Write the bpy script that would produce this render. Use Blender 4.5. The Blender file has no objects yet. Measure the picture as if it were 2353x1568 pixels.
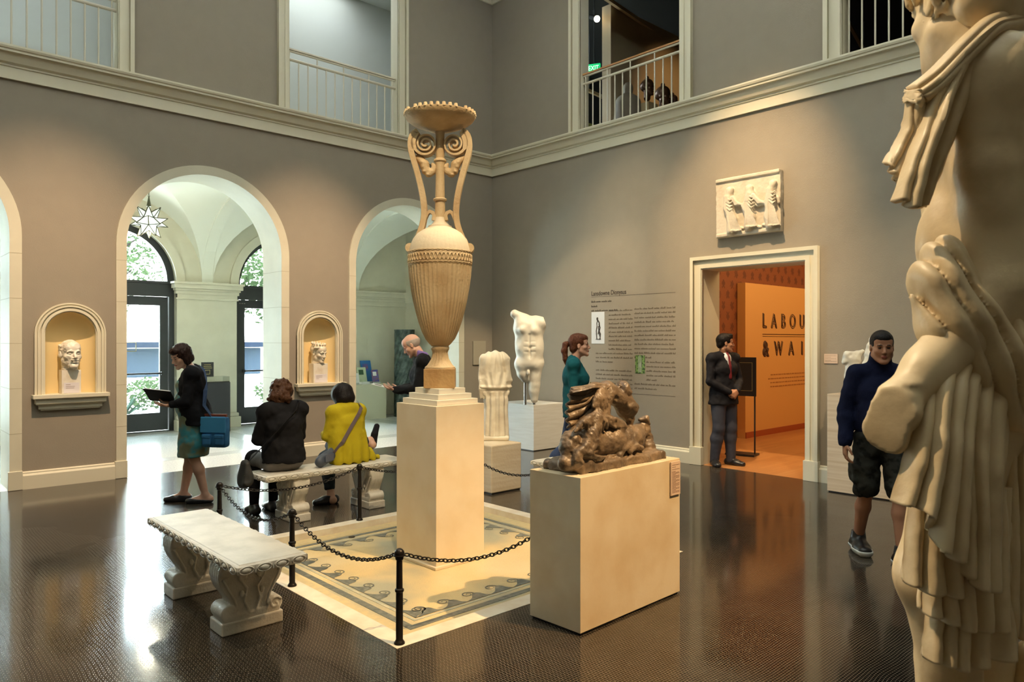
import bpy, bmesh, math, random
import numpy as np
from mathutils import Vector, Matrix
PI = math.pi
SC = bpy.context.scene
COL = SC.collection

# ------------------------------------------------------------------ camera, sky, sun, exposure
cam_d = bpy.data.cameras.new('camera'); cam = bpy.data.objects.new('camera', cam_d); COL.objects.link(cam)
cam.location = (0, 0, 1.65)
cam.rotation_euler = (PI/2, 0, -math.atan2(0.679, 0.734))
cam_d.sensor_width = 36; cam_d.lens = 36*1678/2353
cam_d.clip_start = .05; cam_d.clip_end = 300
cam_d.dof.use_dof = True; cam_d.dof.focus_distance = 5.6; cam_d.dof.aperture_fstop = 9.0
SC.camera = cam
SC.view_settings.view_transform = 'Standard'; SC.view_settings.look = 'None'
SC.view_settings.exposure = 0.0; SC.view_settings.gamma = 1.0; SC.view_settings.use_curve_mapping = False
SC.cycles.use_denoising = True
SC.cycles.max_bounces = 9; SC.cycles.diffuse_bounces = 5; SC.cycles.glossy_bounces = 4; SC.cycles.transparent_max_bounces = 12
SC.cycles.sample_clamp_indirect = 30.0
SC.cycles.caustics_reflective = False; SC.cycles.caustics_refractive = False

world = bpy.data.worlds.new('sky'); SC.world = world; world.use_nodes = True
bg = world.node_tree.nodes['Background']
bg.inputs[0].default_value = (0.74, 0.89, 1.0, 1); bg.inputs[1].default_value = 62

def light(name, kind, loc, target=None, energy=100, color=(1, 1, 1), size=.1, sizey=None, spot=60, blend=.5, portal=False):
    d = bpy.data.lights.new(name, kind); d.energy = energy; d.color = color
    if kind == 'AREA':
        d.size = size
        if sizey: d.shape = 'RECTANGLE'; d.size_y = sizey
        if portal: d.cycles.is_portal = True
    elif kind == 'SPOT':
        d.spot_size = math.radians(spot); d.spot_blend = blend; d.shadow_soft_size = size
    elif kind == 'SUN': d.angle = size
    else: d.shadow_soft_size = size
    o = bpy.data.objects.new(name, d); COL.objects.link(o); o.location = loc
    if target is not None:
        o.rotation_euler = (Vector(target)-Vector(loc)).to_track_quat('-Z', 'Y').to_euler()
    return o
WARM = (1.0, .74, .44); WARM2 = (1.0, .62, .28)
light('sun', 'SUN', (0, 0, 30), (8, 22, 0), 3.5, (1, .97, .9), math.radians(1))
# laylight over the hall: diffuse day from the glass ceiling
light('laylight', 'AREA', (2.9, 3.4, 7.9), (2.9, 3.4, 0), 218, (.96, .97, .86), 9.0, 9.5)
for i in range(3):
    light('door_portal', 'AREA', (-2.74+3.15*(i+1), 14.62, 1.9), (-2.74+3.15*(i+1), 0, 1.9), 1, (1, 1, 1), 2.0, 3.8, portal=True)
def spot(loc, tgt, e0, col=WARM, ang=30, bl=.6, sz=.05):
    return light('track_spot', 'SPOT', loc, tgt, e0*3.0, col, sz, spot=ang, blend=bl)
spot((5.3, 4.2, 7.4), (8.46, 4.75, 2.9), 700, (1, .68, .36), 36, .95)          # relief over the door
spot((1.5, 6.2, 7.4), (1.985, 9.8, .9), 850, (1, .68, .42), 38, 1)           # first niche
spot((4.6, 6.2, 7.4), (5.13, 9.8, .9), 850, (1, .68, .42), 38, 1)           # second niche
spot((1.2, 1.0, 7.4), (3.5, 4.6, 2.4), 500, WARM, 26, .7)             # candelabrum
spot((6.6, 3.0, 7.4), (3.53, 4.61, 2.9), 380, WARM, 24, .7)
spot((4.6, -1.2, 7.4), (3.6, 2.95, .55), 1400, WARM2, 24, .6)            # centaur group, from the right
spot((6.6, 3.2, 7.4), (7.7, 8.0, 1.4), 620, WARM, 24, .35)            # male torso
spot((3.2, 3.6, 7.4), (5.3, 6.1, 1.2), 380, WARM, 22, .6)             # draped figure
spot((3.0, -.4, 7.2), (8.2, 3.2, 1.2), 420, WARM, 24, .7)             # small torsos right
spot((.1, 4.0, 7.2), (1.85, .6, 1.7), 560, WARM, 30, .7)              # near statue, from the front
spot((1.0, 3.0, 7.3), (1.6, 4.6, .3), 200, WARM, 30, .8)
spot((5.6, 6.2, 7.4), (8.46, 6.7, 1.5), 300, WARM, 40, 1)

# ------------------------------------------------------------------ materials
MATS = {}
def lin(c): return tuple((x/12.92 if x <= .04045 else ((x+.055)/1.055)**2.4) for x in c)
def mat(name, col, rough=.5, metal=0, noise=None, bump=0, bscale=40, coat=0, emit=None, spec=.5):
    """noise = (scale, colour2, contrast low, high, (sx,sy,sz))"""
    if name in MATS: return MATS[name]
    m = bpy.data.materials.new(name); m.use_nodes = True; MATS[name] = m
    if 'hair' in name or 'cloth' in name or 'suit' in name or 'knit' in name: spec = .18
    nt = m.node_tree; b = nt.nodes['Principled BSDF']
    b.inputs['Base Color'].default_value = (*col, 1); b.inputs['Roughness'].default_value = rough
    b.inputs['Metallic'].default_value = metal; b.inputs['Coat Weight'].default_value = coat
    b.inputs['Specular IOR Level'].default_value = spec
    if coat: b.inputs['Coat Roughness'].default_value = .08
    if emit:
        b.inputs['Emission Color'].default_value = (*emit[0], 1); b.inputs['Emission Strength'].default_value = emit[1]
    if noise or bump:
        tc = nt.nodes.new('ShaderNodeTexCoord')
    if noise:
        mp = nt.nodes.new('ShaderNodeMapping'); nt.links.new(tc.outputs['Object'], mp.inputs[0])
        if len(noise) > 4: mp.inputs['Scale'].default_value = noise[4]
        n = nt.nodes.new('ShaderNodeTexNoise'); n.inputs['Scale'].default_value = noise[0]; n.inputs['Detail'].default_value = 6
        nt.links.new(mp.outputs[0], n.inputs['Vector'])
        r = nt.nodes.new('ShaderNodeValToRGB'); r.color_ramp.elements[0].position = noise[2]; r.color_ramp.elements[1].position = noise[3]
        r.color_ramp.elements[0].color = (*noise[1], 1); r.color_ramp.elements[1].color = (*col, 1)
        nt.links.new(n.outputs['Fac'], r.inputs[0]); nt.links.new(r.outputs[0], b.inputs['Base Color'])
    if bump:
        n2 = nt.nodes.new('ShaderNodeTexNoise'); n2.inputs['Scale'].default_value = bscale; n2.inputs['Detail'].default_value = 5
        nt.links.new(tc.outputs['Object'], n2.inputs['Vector'])
        bp = nt.nodes.new('ShaderNodeBump'); bp.inputs['Strength'].default_value = min(1, bump); bp.inputs['Distance'].default_value = .01
        nt.links.new(n2.outputs['Fac'], bp.inputs['Height']); nt.links.new(bp.outputs[0], b.inputs['Normal'])
    return m
wall_m = mat('taupe_paint', (.300, .262, .205), .85, noise=(6, (.285, .25, .197), .3, .7), bump=.15, bscale=90)
cream = mat('cream_plaster', (.66, .62, .48), .6, bump=.06, bscale=30)
cream2 = mat('cream_stone', (.63, .60, .47), .55, noise=(3, (.57, .54, .42), .3, .7), bump=.08)
vault_m = mat('vault_plaster', (.74, .75, .66), .8)
ocher = mat('niche_ochre_paint', (.82, .66, .34), .7)
rail_m = mat('rail_paint', (.60, .56, .45), .4)
woodrail = mat('rail_wood', (.42, .20, .08), .35)
ivory = mat('ivory_marble', (.70, .64, .52), .38, noise=(9, (.60, .53, .42), .35, .65), bump=.05)
travertine = mat('travertine', (.70, .60, .43), .45, noise=(3.5, (.60, .47, .29), .3, .62), bump=.05, bscale=60)
trav_light = mat('pale_travertine', (.70, .66, .56), .5, noise=(7, (.64, .58, .48), .3, .65, (1, 1, 6)), bump=.15)
limestone = mat('candelabrum_stone', (.66, .50, .29), .6, noise=(5, (.44, .27, .12), .22, .6, (1, 1, .6)), bump=.5, bscale=50)
marble = mat('white_marble', (.78, .73, .62), .42, noise=(7, (.62, .52, .38), .2, .45), bump=.1)
marble2 = mat('aged_marble', (.74, .67, .53), .48, noise=(5, (.50, .40, .27), .18, .5), bump=.2)
marble_near = mat('honey_marble', (.70, .56, .35), .42, noise=(5, (.42, .30, .16), .25, .52), bump=.2, bscale=25)
brownstone = mat('brown_stone', (.215, .155, .098), .38, noise=(9, (.075, .055, .038), .3, .62), bump=.5, bscale=45)
iron = mat('black_iron', (.028, .024, .021), .32, metal=.6, spec=.4)
bronze = mat('door_bronze', (.022, .025, .025), .4)
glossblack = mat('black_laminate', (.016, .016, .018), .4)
steel = mat('steel', (.55, .55, .55), .25, metal=1)
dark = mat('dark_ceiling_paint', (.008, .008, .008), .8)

# ------------------------------------------------------------------ object helpers
def tag(o, label=None, cat=None, group=None, kind=None):
    if label: o['label'] = label
    if cat: o['category'] = cat
    if group: o['group'] = group
    if kind: o['kind'] = kind
    return o
def empty(name, loc=(0, 0, 0), rz=0, label=None, cat=None, group=None, parent=None):
    o = bpy.data.objects.new(name, None); COL.objects.link(o); o.location = loc; o.rotation_euler = (0, 0, rz)
    o.empty_display_size = .1
    if parent: o.parent = parent
    return tag(o, label, cat, group)
def obj(name, me, m=None, parent=None, kind=None, loc=None, rot=None):
    """link a bmesh or mesh as one object"""
    if isinstance(me, bmesh.types.BMesh):
        bm = me; me = bpy.data.meshes.new(name); bmesh.ops.recalc_face_normals(bm, faces=bm.faces[:]); bm.to_mesh(me); bm.free()
    o = bpy.data.objects.new(name, me); COL.objects.link(o)
    if m is not None:
        ms = m if isinstance(m, (list, tuple)) else [m]
        for x in ms: me.materials.append(x)
    if parent: o.parent = parent
    if kind: o['kind'] = kind
    if loc: o.location = loc
    if rot: o.rotation_euler = rot
    return o
def smooth(o, ang=40):
    me = o.data
    me.shade_smooth() if hasattr(me, 'shade_smooth') else None
    try: me.set_sharp_from_angle(angle=math.radians(ang))
    except Exception: pass
    return o
def B(): return bmesh.new()
def bx(bm, lo, hi, bev=0, mi=0):
    lo = Vector(lo); hi = Vector(hi)
    r = bmesh.ops.create_cube(bm, size=1, matrix=Matrix.Translation((lo+hi)/2) @ Matrix.Diagonal((*(hi-lo), 1)))
    fs = list({f for v in r['verts'] for f in v.link_faces})
    for f in fs: f.material_index = mi
    if bev:
        es = list({e for v in r['verts'] for e in v.link_edges})
        bmesh.ops.bevel(bm, geom=es, offset=bev, segments=2, affect='EDGES', profile=.5)
    return bm
def cyl(bm, a, b, ra, rb=None, n=16, cap=True):
    a = Vector(a); b = Vector(b); rb = ra if rb is None else rb
    M = Matrix.Translation((a+b)/2) @ (b-a).to_track_quat('Z', 'Y').to_matrix().to_4x4()
    bmesh.ops.create_cone(bm, cap_ends=cap, segments=n, radius1=max(ra, 1e-4), radius2=max(rb, 1e-4), depth=(b-a).length, matrix=M)
    return bm
def ball(bm, c, r, n=16, sc=(1, 1, 1)):
    bmesh.ops.create_uvsphere(bm, u_segments=n, v_segments=max(6, n//2), radius=r, matrix=Matrix.Translation(c) @ Matrix.Diagonal((*sc, 1)))
    return bm
def lathe(bm, prof, c=(0, 0, 0), n=48, rfun=None, closed_top=True):
    """prof: list of (r,z). rfun(theta,z,r)->r"""
    rings = []
    for r, z in prof:
        ring = []
        for i in range(n):
            t = 2*PI*i/n; rr = rfun(t, z, r) if rfun else r
            ring.append(bm.verts.new((c[0]+rr*math.cos(t), c[1]+rr*math.sin(t), c[2]+z)))
        rings.append(ring)
    for a, b in zip(rings, rings[1:]):
        for i in range(n): bm.faces.new((a[i], a[(i+1) % n], b[(i+1) % n], b[i]))
    if prof[0][0] > 1e-4: bm.faces.new(rings[0][::-1])
    if prof[-1][0] > 1e-4 and closed_top: bm.faces.new(rings[-1])
    return bm
def sweep(bm, pts, sec, up=(0, 0, 1), closed=False, scale=None, cap=True):
    """sweep closed 2D section [(u,v)] along pts; u = side, v = up-ish"""
    pts = [Vector(p) for p in pts]; n = len(pts); rings = []; up = Vector(up)
    for i, p in enumerate(pts):
        if closed: t = pts[(i+1) % n]-pts[i-1]
        else: t = pts[min(i+1, n-1)]-pts[max(i-1, 0)]
        t.normalize(); s = t.cross(up)
        if s.length < 1e-5: s = Vector((1, 0, 0))
        s.normalize(); v = s.cross(t); k = scale[i] if scale else 1
        rings.append([bm.verts.new(p+s*(a*k)+v*(b*k)) for a, b in sec])
    m = len(sec)
    for i in range(n if closed else n-1):
        a = rings[i]; b = rings[(i+1) % n]
        for j in range(m): bm.faces.new((a[j], a[(j+1) % m], b[(j+1) % m], b[j]))
    if cap and not closed: bm.faces.new(rings[0][::-1]); bm.faces.new(rings[-1])
    return bm
def circ(r, n=8, e=1): return [(r*math.cos(2*PI*i/n), r*e*math.sin(2*PI*i/n)) for i in range(n)]
def plate(outline, holes, depth, M):
    """flat shape in (u,v) with holes, extruded to +-depth/2 along w, placed with matrix M -> mesh"""
    cu = bpy.data.curves.new('t', 'CURVE'); cu.dimensions = '2D'; cu.fill_mode = 'BOTH'; cu.extrude = depth/2
    for loop in [outline]+list(holes):
        sp = cu.splines.new('POLY'); sp.points.add(len(loop)-1)
        for p, q in zip(sp.points, loop): p.co = (q[0], q[1], 0, 1)
        sp.use_cyclic_u = True
    o = bpy.data.objects.new('t', cu); COL.objects.link(o)
    dg = bpy.context.evaluated_depsgraph_get(); me = bpy.data.meshes.new_from_object(o.evaluated_get(dg))
    bpy.data.objects.remove(o); bpy.data.curves.remove(cu)
    me.materials.clear(); me.transform(M); return me
def text_mesh(s, size, M, align='LEFT', extrude=.001, outline=0, spacing=1):
    cu = bpy.data.curves.new('t', 'FONT'); cu.body = s; cu.size = size; cu.align_x = align; cu.extrude = extrude; cu.space_character = spacing
    if outline: cu.fill_mode = 'NONE'; cu.bevel_depth = outline; cu.bevel_resolution = 0
    o = bpy.data.objects.new('t', cu); COL.objects.link(o)
    dg = bpy.context.evaluated_depsgraph_get(); me = bpy.data.meshes.new_from_object(o.evaluated_get(dg))
    bpy.data.objects.remove(o); bpy.data.curves.remove(cu); me.materials.clear(); me.transform(M); return me
# planes: wall A is Y=const (u=X, v=Z); wall B is X=const seen from -X side (u=-Y, v=Z)
def MA(y): return Matrix(((1, 0, 0, 0), (0, 0, -1, y), (0, 1, 0, 0), (0, 0, 0, 1)))       # w -> -Y (towards room)
def MB(x): return Matrix(((0, 0, -1, x), (-1, 0, 0, 0), (0, 1, 0, 0), (0, 0, 0, 1)))      # u -> -Y, w -> -X (towards room)
def archloop(x0, x1, z0, zs, n=24, rise=None):
    c = (x0+x1)/2; r = (x1-x0)/2; h = r if rise is None else rise
    return [(x0, z0), (x1, z0)]+[(c+r*math.cos(PI*i/n), zs+h*math.sin(PI*i/n)) for i in range(n+1)]
def rect(x0, x1, z0, z1): return [(x0, z0), (x1, z0), (x1, z1), (x0, z1)]
def copy_tree(o, parent=None):
    c = o.copy(); COL.objects.link(c)
    if parent: c.parent = parent
    for ch in [x for x in o.children]: copy_tree(ch, c)
    return c

# ------------------------------------------------------------------ signed distance modelling
def rot3(yaw=0, pitch=0, roll=0):
    """columns: local x (right), y (forward), z (up). yaw about z, pitch tips the nose up, roll tips to the right"""
    m = Matrix.Rotation(yaw, 3, 'Z') @ Matrix.Rotation(pitch, 3, 'X') @ Matrix.Rotation(roll, 3, 'Y')
    return np.array(m)
I3 = np.eye(3)
_rng = np.random.default_rng(7); _LAT = _rng.random((32, 32, 32)).astype(np.float32)
def vnoise(x, y, z):
    x, y, z = np.broadcast_arrays(x, y, z)
    xi = np.floor(x).astype(np.int32); yi = np.floor(y).astype(np.int32); zi = np.floor(z).astype(np.int32)
    fx = x-xi; fy = y-yi; fz = z-zi
    fx = fx*fx*(3-2*fx); fy = fy*fy*(3-2*fy); fz = fz*fz*(3-2*fz)
    def L(a, b, c): return _LAT[(xi+a) & 31, (yi+b) & 31, (zi+c) & 31]
    r = 0
    for a in (0, 1):
        for b in (0, 1):
            for c in (0, 1):
                r = r+L(a, b, c)*(fx if a else 1-fx)*(fy if b else 1-fy)*(fz if c else 1-fz)
    return r
class Sdf:
    def __init__(s, lo, hi, vox):
        s.vox = vox; s.lo = np.array(lo, dtype=np.float32)-2*vox; hi = np.array(hi)+2*vox
        s.n = np.maximum(np.ceil((hi-s.lo)/vox).astype(int)+1, 4)
        s.ax = [(s.lo[i]+vox*np.arange(s.n[i])).astype(np.float32) for i in range(3)]
        s.D = np.full(tuple(s.n), .25, dtype=np.float32)
    def _sub(s, lo, hi):
        a = np.clip(np.floor((np.array(lo)-s.lo)/s.vox).astype(int), 0, s.n); b = np.clip(np.ceil((np.array(hi)-s.lo)/s.vox).astype(int)+1, 0, s.n)
        if (b <= a).any(): return None, None
        sl = tuple(slice(a[i], b[i]) for i in range(3))
        x = s.ax[0][sl[0]][:, None, None]; y = s.ax[1][sl[1]][None, :, None]; z = s.ax[2][sl[2]][None, None, :]
        return sl, (x, y, z)
    def _comb(s, sl, d, k, op):
        D = s.D[sl]
        if op == 'sub': d = -d
        if k > 0:
            h = np.maximum(k-np.abs(D-d), 0)/k; e = h*h*k*.25
        else: e = 0
        s.D[sl] = (np.minimum(D, d)-e) if op == 'add' else (np.maximum(D, d)+e)
    def cap(s, a, b, ra, rb=None, k=.02, op='add', flat=None):
        """tapered capsule; flat = (axis, factor): width along axis multiplied by factor"""
        rb = ra if rb is None else rb; a = np.array(a, float); b = np.array(b, float)
        m = max(ra, rb)*max(1, (flat[1] if flat else 1))+k+3*s.vox
        sl, P = s._sub(np.minimum(a, b)-m, np.maximum(a, b)+m)
        if sl is None: return s
        ba = b-a; L = max(1e-9, float(ba@ba))
        p = [P[i]-np.float32(a[i]) for i in range(3)]
        h = np.clip((p[0]*ba[0]+p[1]*ba[1]+p[2]*ba[2])/L, 0, 1).astype(np.float32)
        q = [p[i]-h*np.float32(ba[i]) for i in range(3)]
        d2 = q[0]**2+q[1]**2+q[2]**2
        if flat:
            u = np.array(flat[0], float); u = u/np.linalg.norm(u); w = q[0]*u[0]+q[1]*u[1]+q[2]*u[2]
            d2 = np.maximum(d2-w*w*(1-1/flat[1]**2), 0)
        s._comb(sl, np.sqrt(d2)-(ra+(rb-ra)*h), k, op); return s
    def tube(s, pts, rs, k=.02, op='add', flat=None):
        if not hasattr(rs, '__len__'): rs = [rs]*len(pts)
        for i in range(len(pts)-1): s.cap(pts[i], pts[i+1], rs[i], rs[i+1], k, op, flat)
        return s
    def ell(s, c, r, R=None, k=.02, op='add'):
        r = np.array(r if hasattr(r, '__len__') else (r, r, r), float); R = I3 if R is None else R; c = np.array(c, float)
        m = np.abs(R)@r+k+3*s.vox; sl, P = s._sub(c-m, c+m)
        if sl is None: return s
        p = [P[i]-np.float32(c[i]) for i in range(3)]
        q = [p[0]*R[0, i]+p[1]*R[1, i]+p[2]*R[2, i] for i in range(3)]
        k0 = np.sqrt(sum((q[i]/r[i])**2 for i in range(3))); k1 = np.sqrt(sum((q[i]/r[i]**2)**2 for i in range(3)))
        s._comb(sl, (k0*(k0-1)/np.maximum(k1, 1e-6)).astype(np.float32), k, op); return s
    def box(s, c, h, R=None, rd=.01, k=.0, op='add'):
        h = np.array(h, float); R = I3 if R is None else R; c = np.array(c, float)
        m = np.abs(R)@h+k+3*s.vox; sl, P = s._sub(c-m, c+m)
        if sl is None: return s
        p = [P[i]-np.float32(c[i]) for i in range(3)]
        q = [np.abs(p[0]*R[0, i]+p[1]*R[1, i]+p[2]*R[2, i])-(h[i]-rd) for i in range(3)]
        d = np.sqrt(sum(np.maximum(t, 0)**2 for t in q))+np.minimum(np.maximum(np.maximum(q[0], q[1]), q[2]), 0)-rd
        s._comb(sl, d.astype(np.float32), k, op); return s
    def warp(s, f, lo=None, hi=None):
        """D += f(x,y,z,D) in a box"""
        if lo is None: sl, P = s._sub(s.lo-1, s.lo+s.vox*s.n+1)
        else: sl, P = s._sub(lo, hi)
        if sl is None: return s
        s.D[sl] = s.D[sl]+f(P[0], P[1], P[2]).astype(np.float32); return s
    def half(s, p, nrm):
        """keep the side away from nrm"""
        p = np.array(p, float); nrm = np.array(nrm, float); nrm = nrm/np.linalg.norm(nrm)
        x = s.ax[0][:, None, None]; y = s.ax[1][None, :, None]; z = s.ax[2][None, None, :]
        s.D = np.maximum(s.D, ((x-p[0])*nrm[0]+(y-p[1])*nrm[1]+(z-p[2])*nrm[2]).astype(np.float32)); return s
    def mesh(s, name='m', relax=1):
        D = s.D; D[0] = D[-1] = .1; D[:, 0] = D[:, -1] = .1; D[:, :, 0] = D[:, :, -1] = .1
        n = D.shape; S = D < 0
        c = np.zeros((n[0]-1, n[1]-1, n[2]-1), np.int8)
        for a in (0, 1):
            for b in (0, 1):
                for e in (0, 1): c += S[a:n[0]-1+a, b:n[1]-1+b, e:n[2]-1+e]
        act = np.argwhere((c > 0) & (c < 8)); idx = np.full(c.shape, -1, np.int32)
        idx[act[:, 0], act[:, 1], act[:, 2]] = np.arange(len(act))
        pos = np.zeros((len(act), 3), np.float64); cnt = np.zeros(len(act))
        cor = [(a, b, e) for a in (0, 1) for b in (0, 1) for e in (0, 1)]
        for i in range(8):
            for j in range(i+1, 8):
                A = cor[i]; Bc = cor[j]
                if sum(abs(A[q]-Bc[q]) for q in range(3)) != 1: continue
                d0 = D[act[:, 0]+A[0], act[:, 1]+A[1], act[:, 2]+A[2]]; d1 = D[act[:, 0]+Bc[0], act[:, 1]+Bc[1], act[:, 2]+Bc[2]]
                mk = (d0 < 0) != (d1 < 0); t = np.where(mk, d0/np.where(mk, d0-d1, 1), 0)
                for q in range(3): pos[:, q] += np.where(mk, A[q]+t*(Bc[q]-A[q]), 0)
                cnt += mk
        V = (act+pos/cnt[:, None])*s.vox+s.lo
        F = []
        for axx in range(3):
            u, v = [(1, 2), (2, 0), (0, 1)][axx]
            s0 = [slice(1, -1)]*3; s0[axx] = slice(0, n[axx]-1); s1 = list(s0); s1[axx] = slice(1, n[axx])
            A = S[tuple(s0)]; Bm = S[tuple(s1)]; e = np.argwhere(A != Bm)
            if not len(e): continue
            off = np.array([1, 1, 1]); off[axx] = 0; e = e+off; flip = ~S[e[:, 0], e[:, 1], e[:, 2]]
            def ci(du, dv):
                g = e.copy(); g[:, u] += du; g[:, v] += dv; return idx[g[:, 0], g[:, 1], g[:, 2]]
            q = np.stack([ci(-1, -1), ci(0, -1), ci(0, 0), ci(-1, 0)], 1)
            q[flip] = q[flip][:, ::-1]; F.append(q)
        F = np.concatenate(F); F = F[(F >= 0).all(1)]
        for _ in range(relax):
            acc = np.zeros_like(V); m = np.zeros(len(V))
            for a, b in ((0, 1), (1, 2), (2, 3), (3, 0)):
                for p, q in ((a, b), (b, a)):
                    for ch in range(3): acc[:, ch] += np.bincount(F[:, p], V[F[:, q], ch], len(V))
                    m += np.bincount(F[:, p], minlength=len(V))
            V = V*.5+.5*acc/np.maximum(m, 1)[:, None]
        me = bpy.data.meshes.new(name); me.vertices.add(len(V)); me.vertices.foreach_set('co', V.astype(np.float32).ravel())
        me.loops.add(len(F)*4); me.loops.foreach_set('vertex_index', F.astype(np.int32).ravel())
        me.polygons.add(len(F)); me.polygons.foreach_set('loop_start', np.arange(0, len(F)*4, 4, dtype=np.int32))
        try: me.polygons.foreach_set('loop_total', np.full(len(F), 4, dtype=np.int32))
        except Exception: pass
        me.update(calc_edges=True); me.validate(); me.shade_smooth() if hasattr(me, 'shade_smooth') else None
        s.V = V; s.F = F
        return me
    def paint(s, me, rules):
        """rules: list of (material index, centre, radius or (rx,ry,rz), R)"""
        C = s.V[s.F].mean(1); mi = np.zeros(len(C), np.int32)
        for k, c, r, R in rules:
            r = np.array(r if hasattr(r, '__len__') else (r, r, r), float); q = (C-np.array(c))@(I3 if R is None else R)
            mi[((q/r)**2).sum(1) < 1] = k
        me.polygons.foreach_set('material_index', mi)
# ================================================================== the hall
YA, XB = 9.66, 8.46
ZC0, ZC1 = 4.53, 4.86            # string course between the storeys
TOP = 7.95
X0, Y0 = -3.0, -3.0
ARC = [.41, 3.56, 6.71]          # centres of the arches in the arcade wall
NIC = [1.985, 5.13]
WT = .55                          # wall thickness
def tiles_floor():
    m = bpy.data.materials.new('dark_tessera_floor'); m.use_nodes = True; nt = m.node_tree; N = nt.nodes; L = nt.links; b = N['Principled BSDF']
    tc = N.new('ShaderNodeTexCoord'); nz = N.new('ShaderNodeTexNoise'); nz.inputs['Scale'].default_value = 2.2; nz.inputs['Detail'].default_value = 2
    L.new(tc.outputs['Object'], nz.inputs['Vector'])
    sub = N.new('ShaderNodeVectorMath'); sub.operation = 'SUBTRACT'; L.new(nz.outputs['Color'], sub.inputs[0]); sub.inputs[1].default_value = (.5, .5, .5)
    sc = N.new('ShaderNodeVectorMath'); sc.operation = 'SCALE'; sc.inputs['Scale'].default_value = .05; L.new(sub.outputs[0], sc.inputs[0])
    ad = N.new('ShaderNodeVectorMath'); L.new(tc.outputs['Object'], ad.inputs[0]); L.new(sc.outputs[0], ad.inputs[1])
    br = N.new('ShaderNodeTexBrick'); br.inputs['Scale'].default_value = 1; br.inputs['Brick Width'].default_value = .021; br.inputs['Row Height'].default_value = .015
    br.inputs['Mortar Size'].default_value = .0014; br.inputs['Mortar Smooth'].default_value = .5; br.offset = .35
    L.new(ad.outputs[0], br.inputs['Vector'])
    br.inputs['Color1'].default_value = (.008, .0065, .005, 1); br.inputs['Color2'].default_value = (.020, .0155, .011, 1); br.inputs['Mortar'].default_value = (.21, .17, .125, 1)
    n2 = N.new('ShaderNodeTexNoise'); n2.inputs['Scale'].default_value = 2.0; n2.inputs['Detail'].default_value = 8; L.new(tc.outputs['Object'], n2.inputs['Vector'])
    mx = N.new('ShaderNodeMix'); mx.data_type = 'RGBA'; mx.blend_type = 'MULTIPLY'; mx.inputs[0].default_value = .55
    L.new(br.outputs['Color'], mx.inputs[6]); L.new(n2.outputs['Fac'], mx.inputs[7]); L.new(mx.outputs[2], b.inputs['Base Color'])
    mr = N.new('ShaderNodeMapRange'); L.new(br.outputs['Fac'], mr.inputs[0]); mr.inputs['To Min'].default_value = .10; mr.inputs['To Max'].default_value = .24
    L.new(mr.outputs[0], b.inputs['Roughness'])
    bp = N.new('ShaderNodeBump'); bp.invert = True; bp.inputs['Strength'].default_value = .12; bp.inputs['Distance'].default_value = .001; L.new(br.outputs['Fac'], bp.inputs['Height'])
    L.new(bp.outputs[0], b.inputs['Normal']); b.inputs['Specular IOR Level'].default_value = .5
    return m
floor_m = tiles_floor()
MX0, MX1, MY0, MY1 = 2.204, 4.865, 3.288, 5.93    # mosaic court
me = plate(rect(X0, XB+WT*0, Y0, YA), [rect(MX0, MX1, MY0, MY1)], .2, Matrix.Translation((0, 0, -.1)))
obj('floor', me, floor_m, kind='structure')
# recessed bed of the mosaic and its marble kerb
def mosaic_mat():
    m = bpy.data.materials.new('sea_wave_mosaic'); m.use_nodes = True; nt = m.node_tree; N = nt.nodes; L = nt.links; b = N['Principled BSDF']
    tc = N.new('ShaderNodeTexCoord')
    n = N.new('ShaderNodeTexNoise'); n.inputs['Scale'].default_value = .9; n.inputs['Detail'].default_value = 4; L.new(tc.outputs['Object'], n.inputs['Vector'])
    r = N.new('ShaderNodeValToRGB'); e = r.color_ramp.elements; e[0].position = .40; e[0].color = (.36, .36, .27, 1); e[1].position = .52; e[1].color = (.66, .52, .27, 1)
    x = e.new(.68); x.color = (.72, .62, .40, 1); L.new(n.outputs['Fac'], r.inputs[0])
    v = N.new('ShaderNodeTexVoronoi'); v.feature = 'DISTANCE_TO_EDGE'; v.inputs['Scale'].default_value = 90; L.new(tc.outputs['Object'], v.inputs['Vector'])
    mr = N.new('ShaderNodeMapRange'); mr.inputs['From Max'].default_value = .06; mr.inputs['To Min'].default_value = .72; L.new(v.outputs['Distance'], mr.inputs[0])
    mx = N.new('ShaderNodeMix'); mx.data_type = 'RGBA'; mx.blend_type = 'MULTIPLY'; mx.inputs[0].default_value = 1
    L.new(r.outputs[0], mx.inputs[6]); L.new(mr.outputs[0], mx.inputs[7]); L.new(mx.outputs[2], b.inputs['Base Color'])
    b.inputs['Roughness'].default_value = .35; return m
mos_m = mosaic_mat(); ZM = -.055
grey_t = mat('blue_grey_tesserae', (.105, .12, .115), .4, noise=(30, (.19, .20, .17), .35, .6))
grey_l = mat('pale_grey_tesserae', (.34, .36, .30), .4, noise=(14, (.50, .47, .34), .4, .6))
sand_t = mat('sand_tesserae', (.58, .47, .25), .4, noise=(20, (.50, .42, .25), .35, .6))
kerb_m = mat('kerb_marble', (.76, .70, .58), .4, noise=(8, (.66, .55, .42), .3, .6), bump=.1)
mos = empty('mosaic_pavement', ((MX0+MX1)/2, (MY0+MY1)/2, ZM-.05), 0, 'sunken sand coloured mosaic with wave scroll border around the tall pedestal', 'mosaic')
cx, cy = (MX0+MX1)/2, (MY0+MY1)/2; HW, HL = (MX1-MX0)/2, (MY1-MY0)/2
kb = .125
me = plate(rect(-HW, HW, -HL, HL), [rect(-HW+kb, HW-kb, -HL+kb, HL-kb)], .08, Matrix.Translation((0, 0, .05+.055-.04+.002)))
obj('kerb', me, kerb_m, mos)
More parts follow.
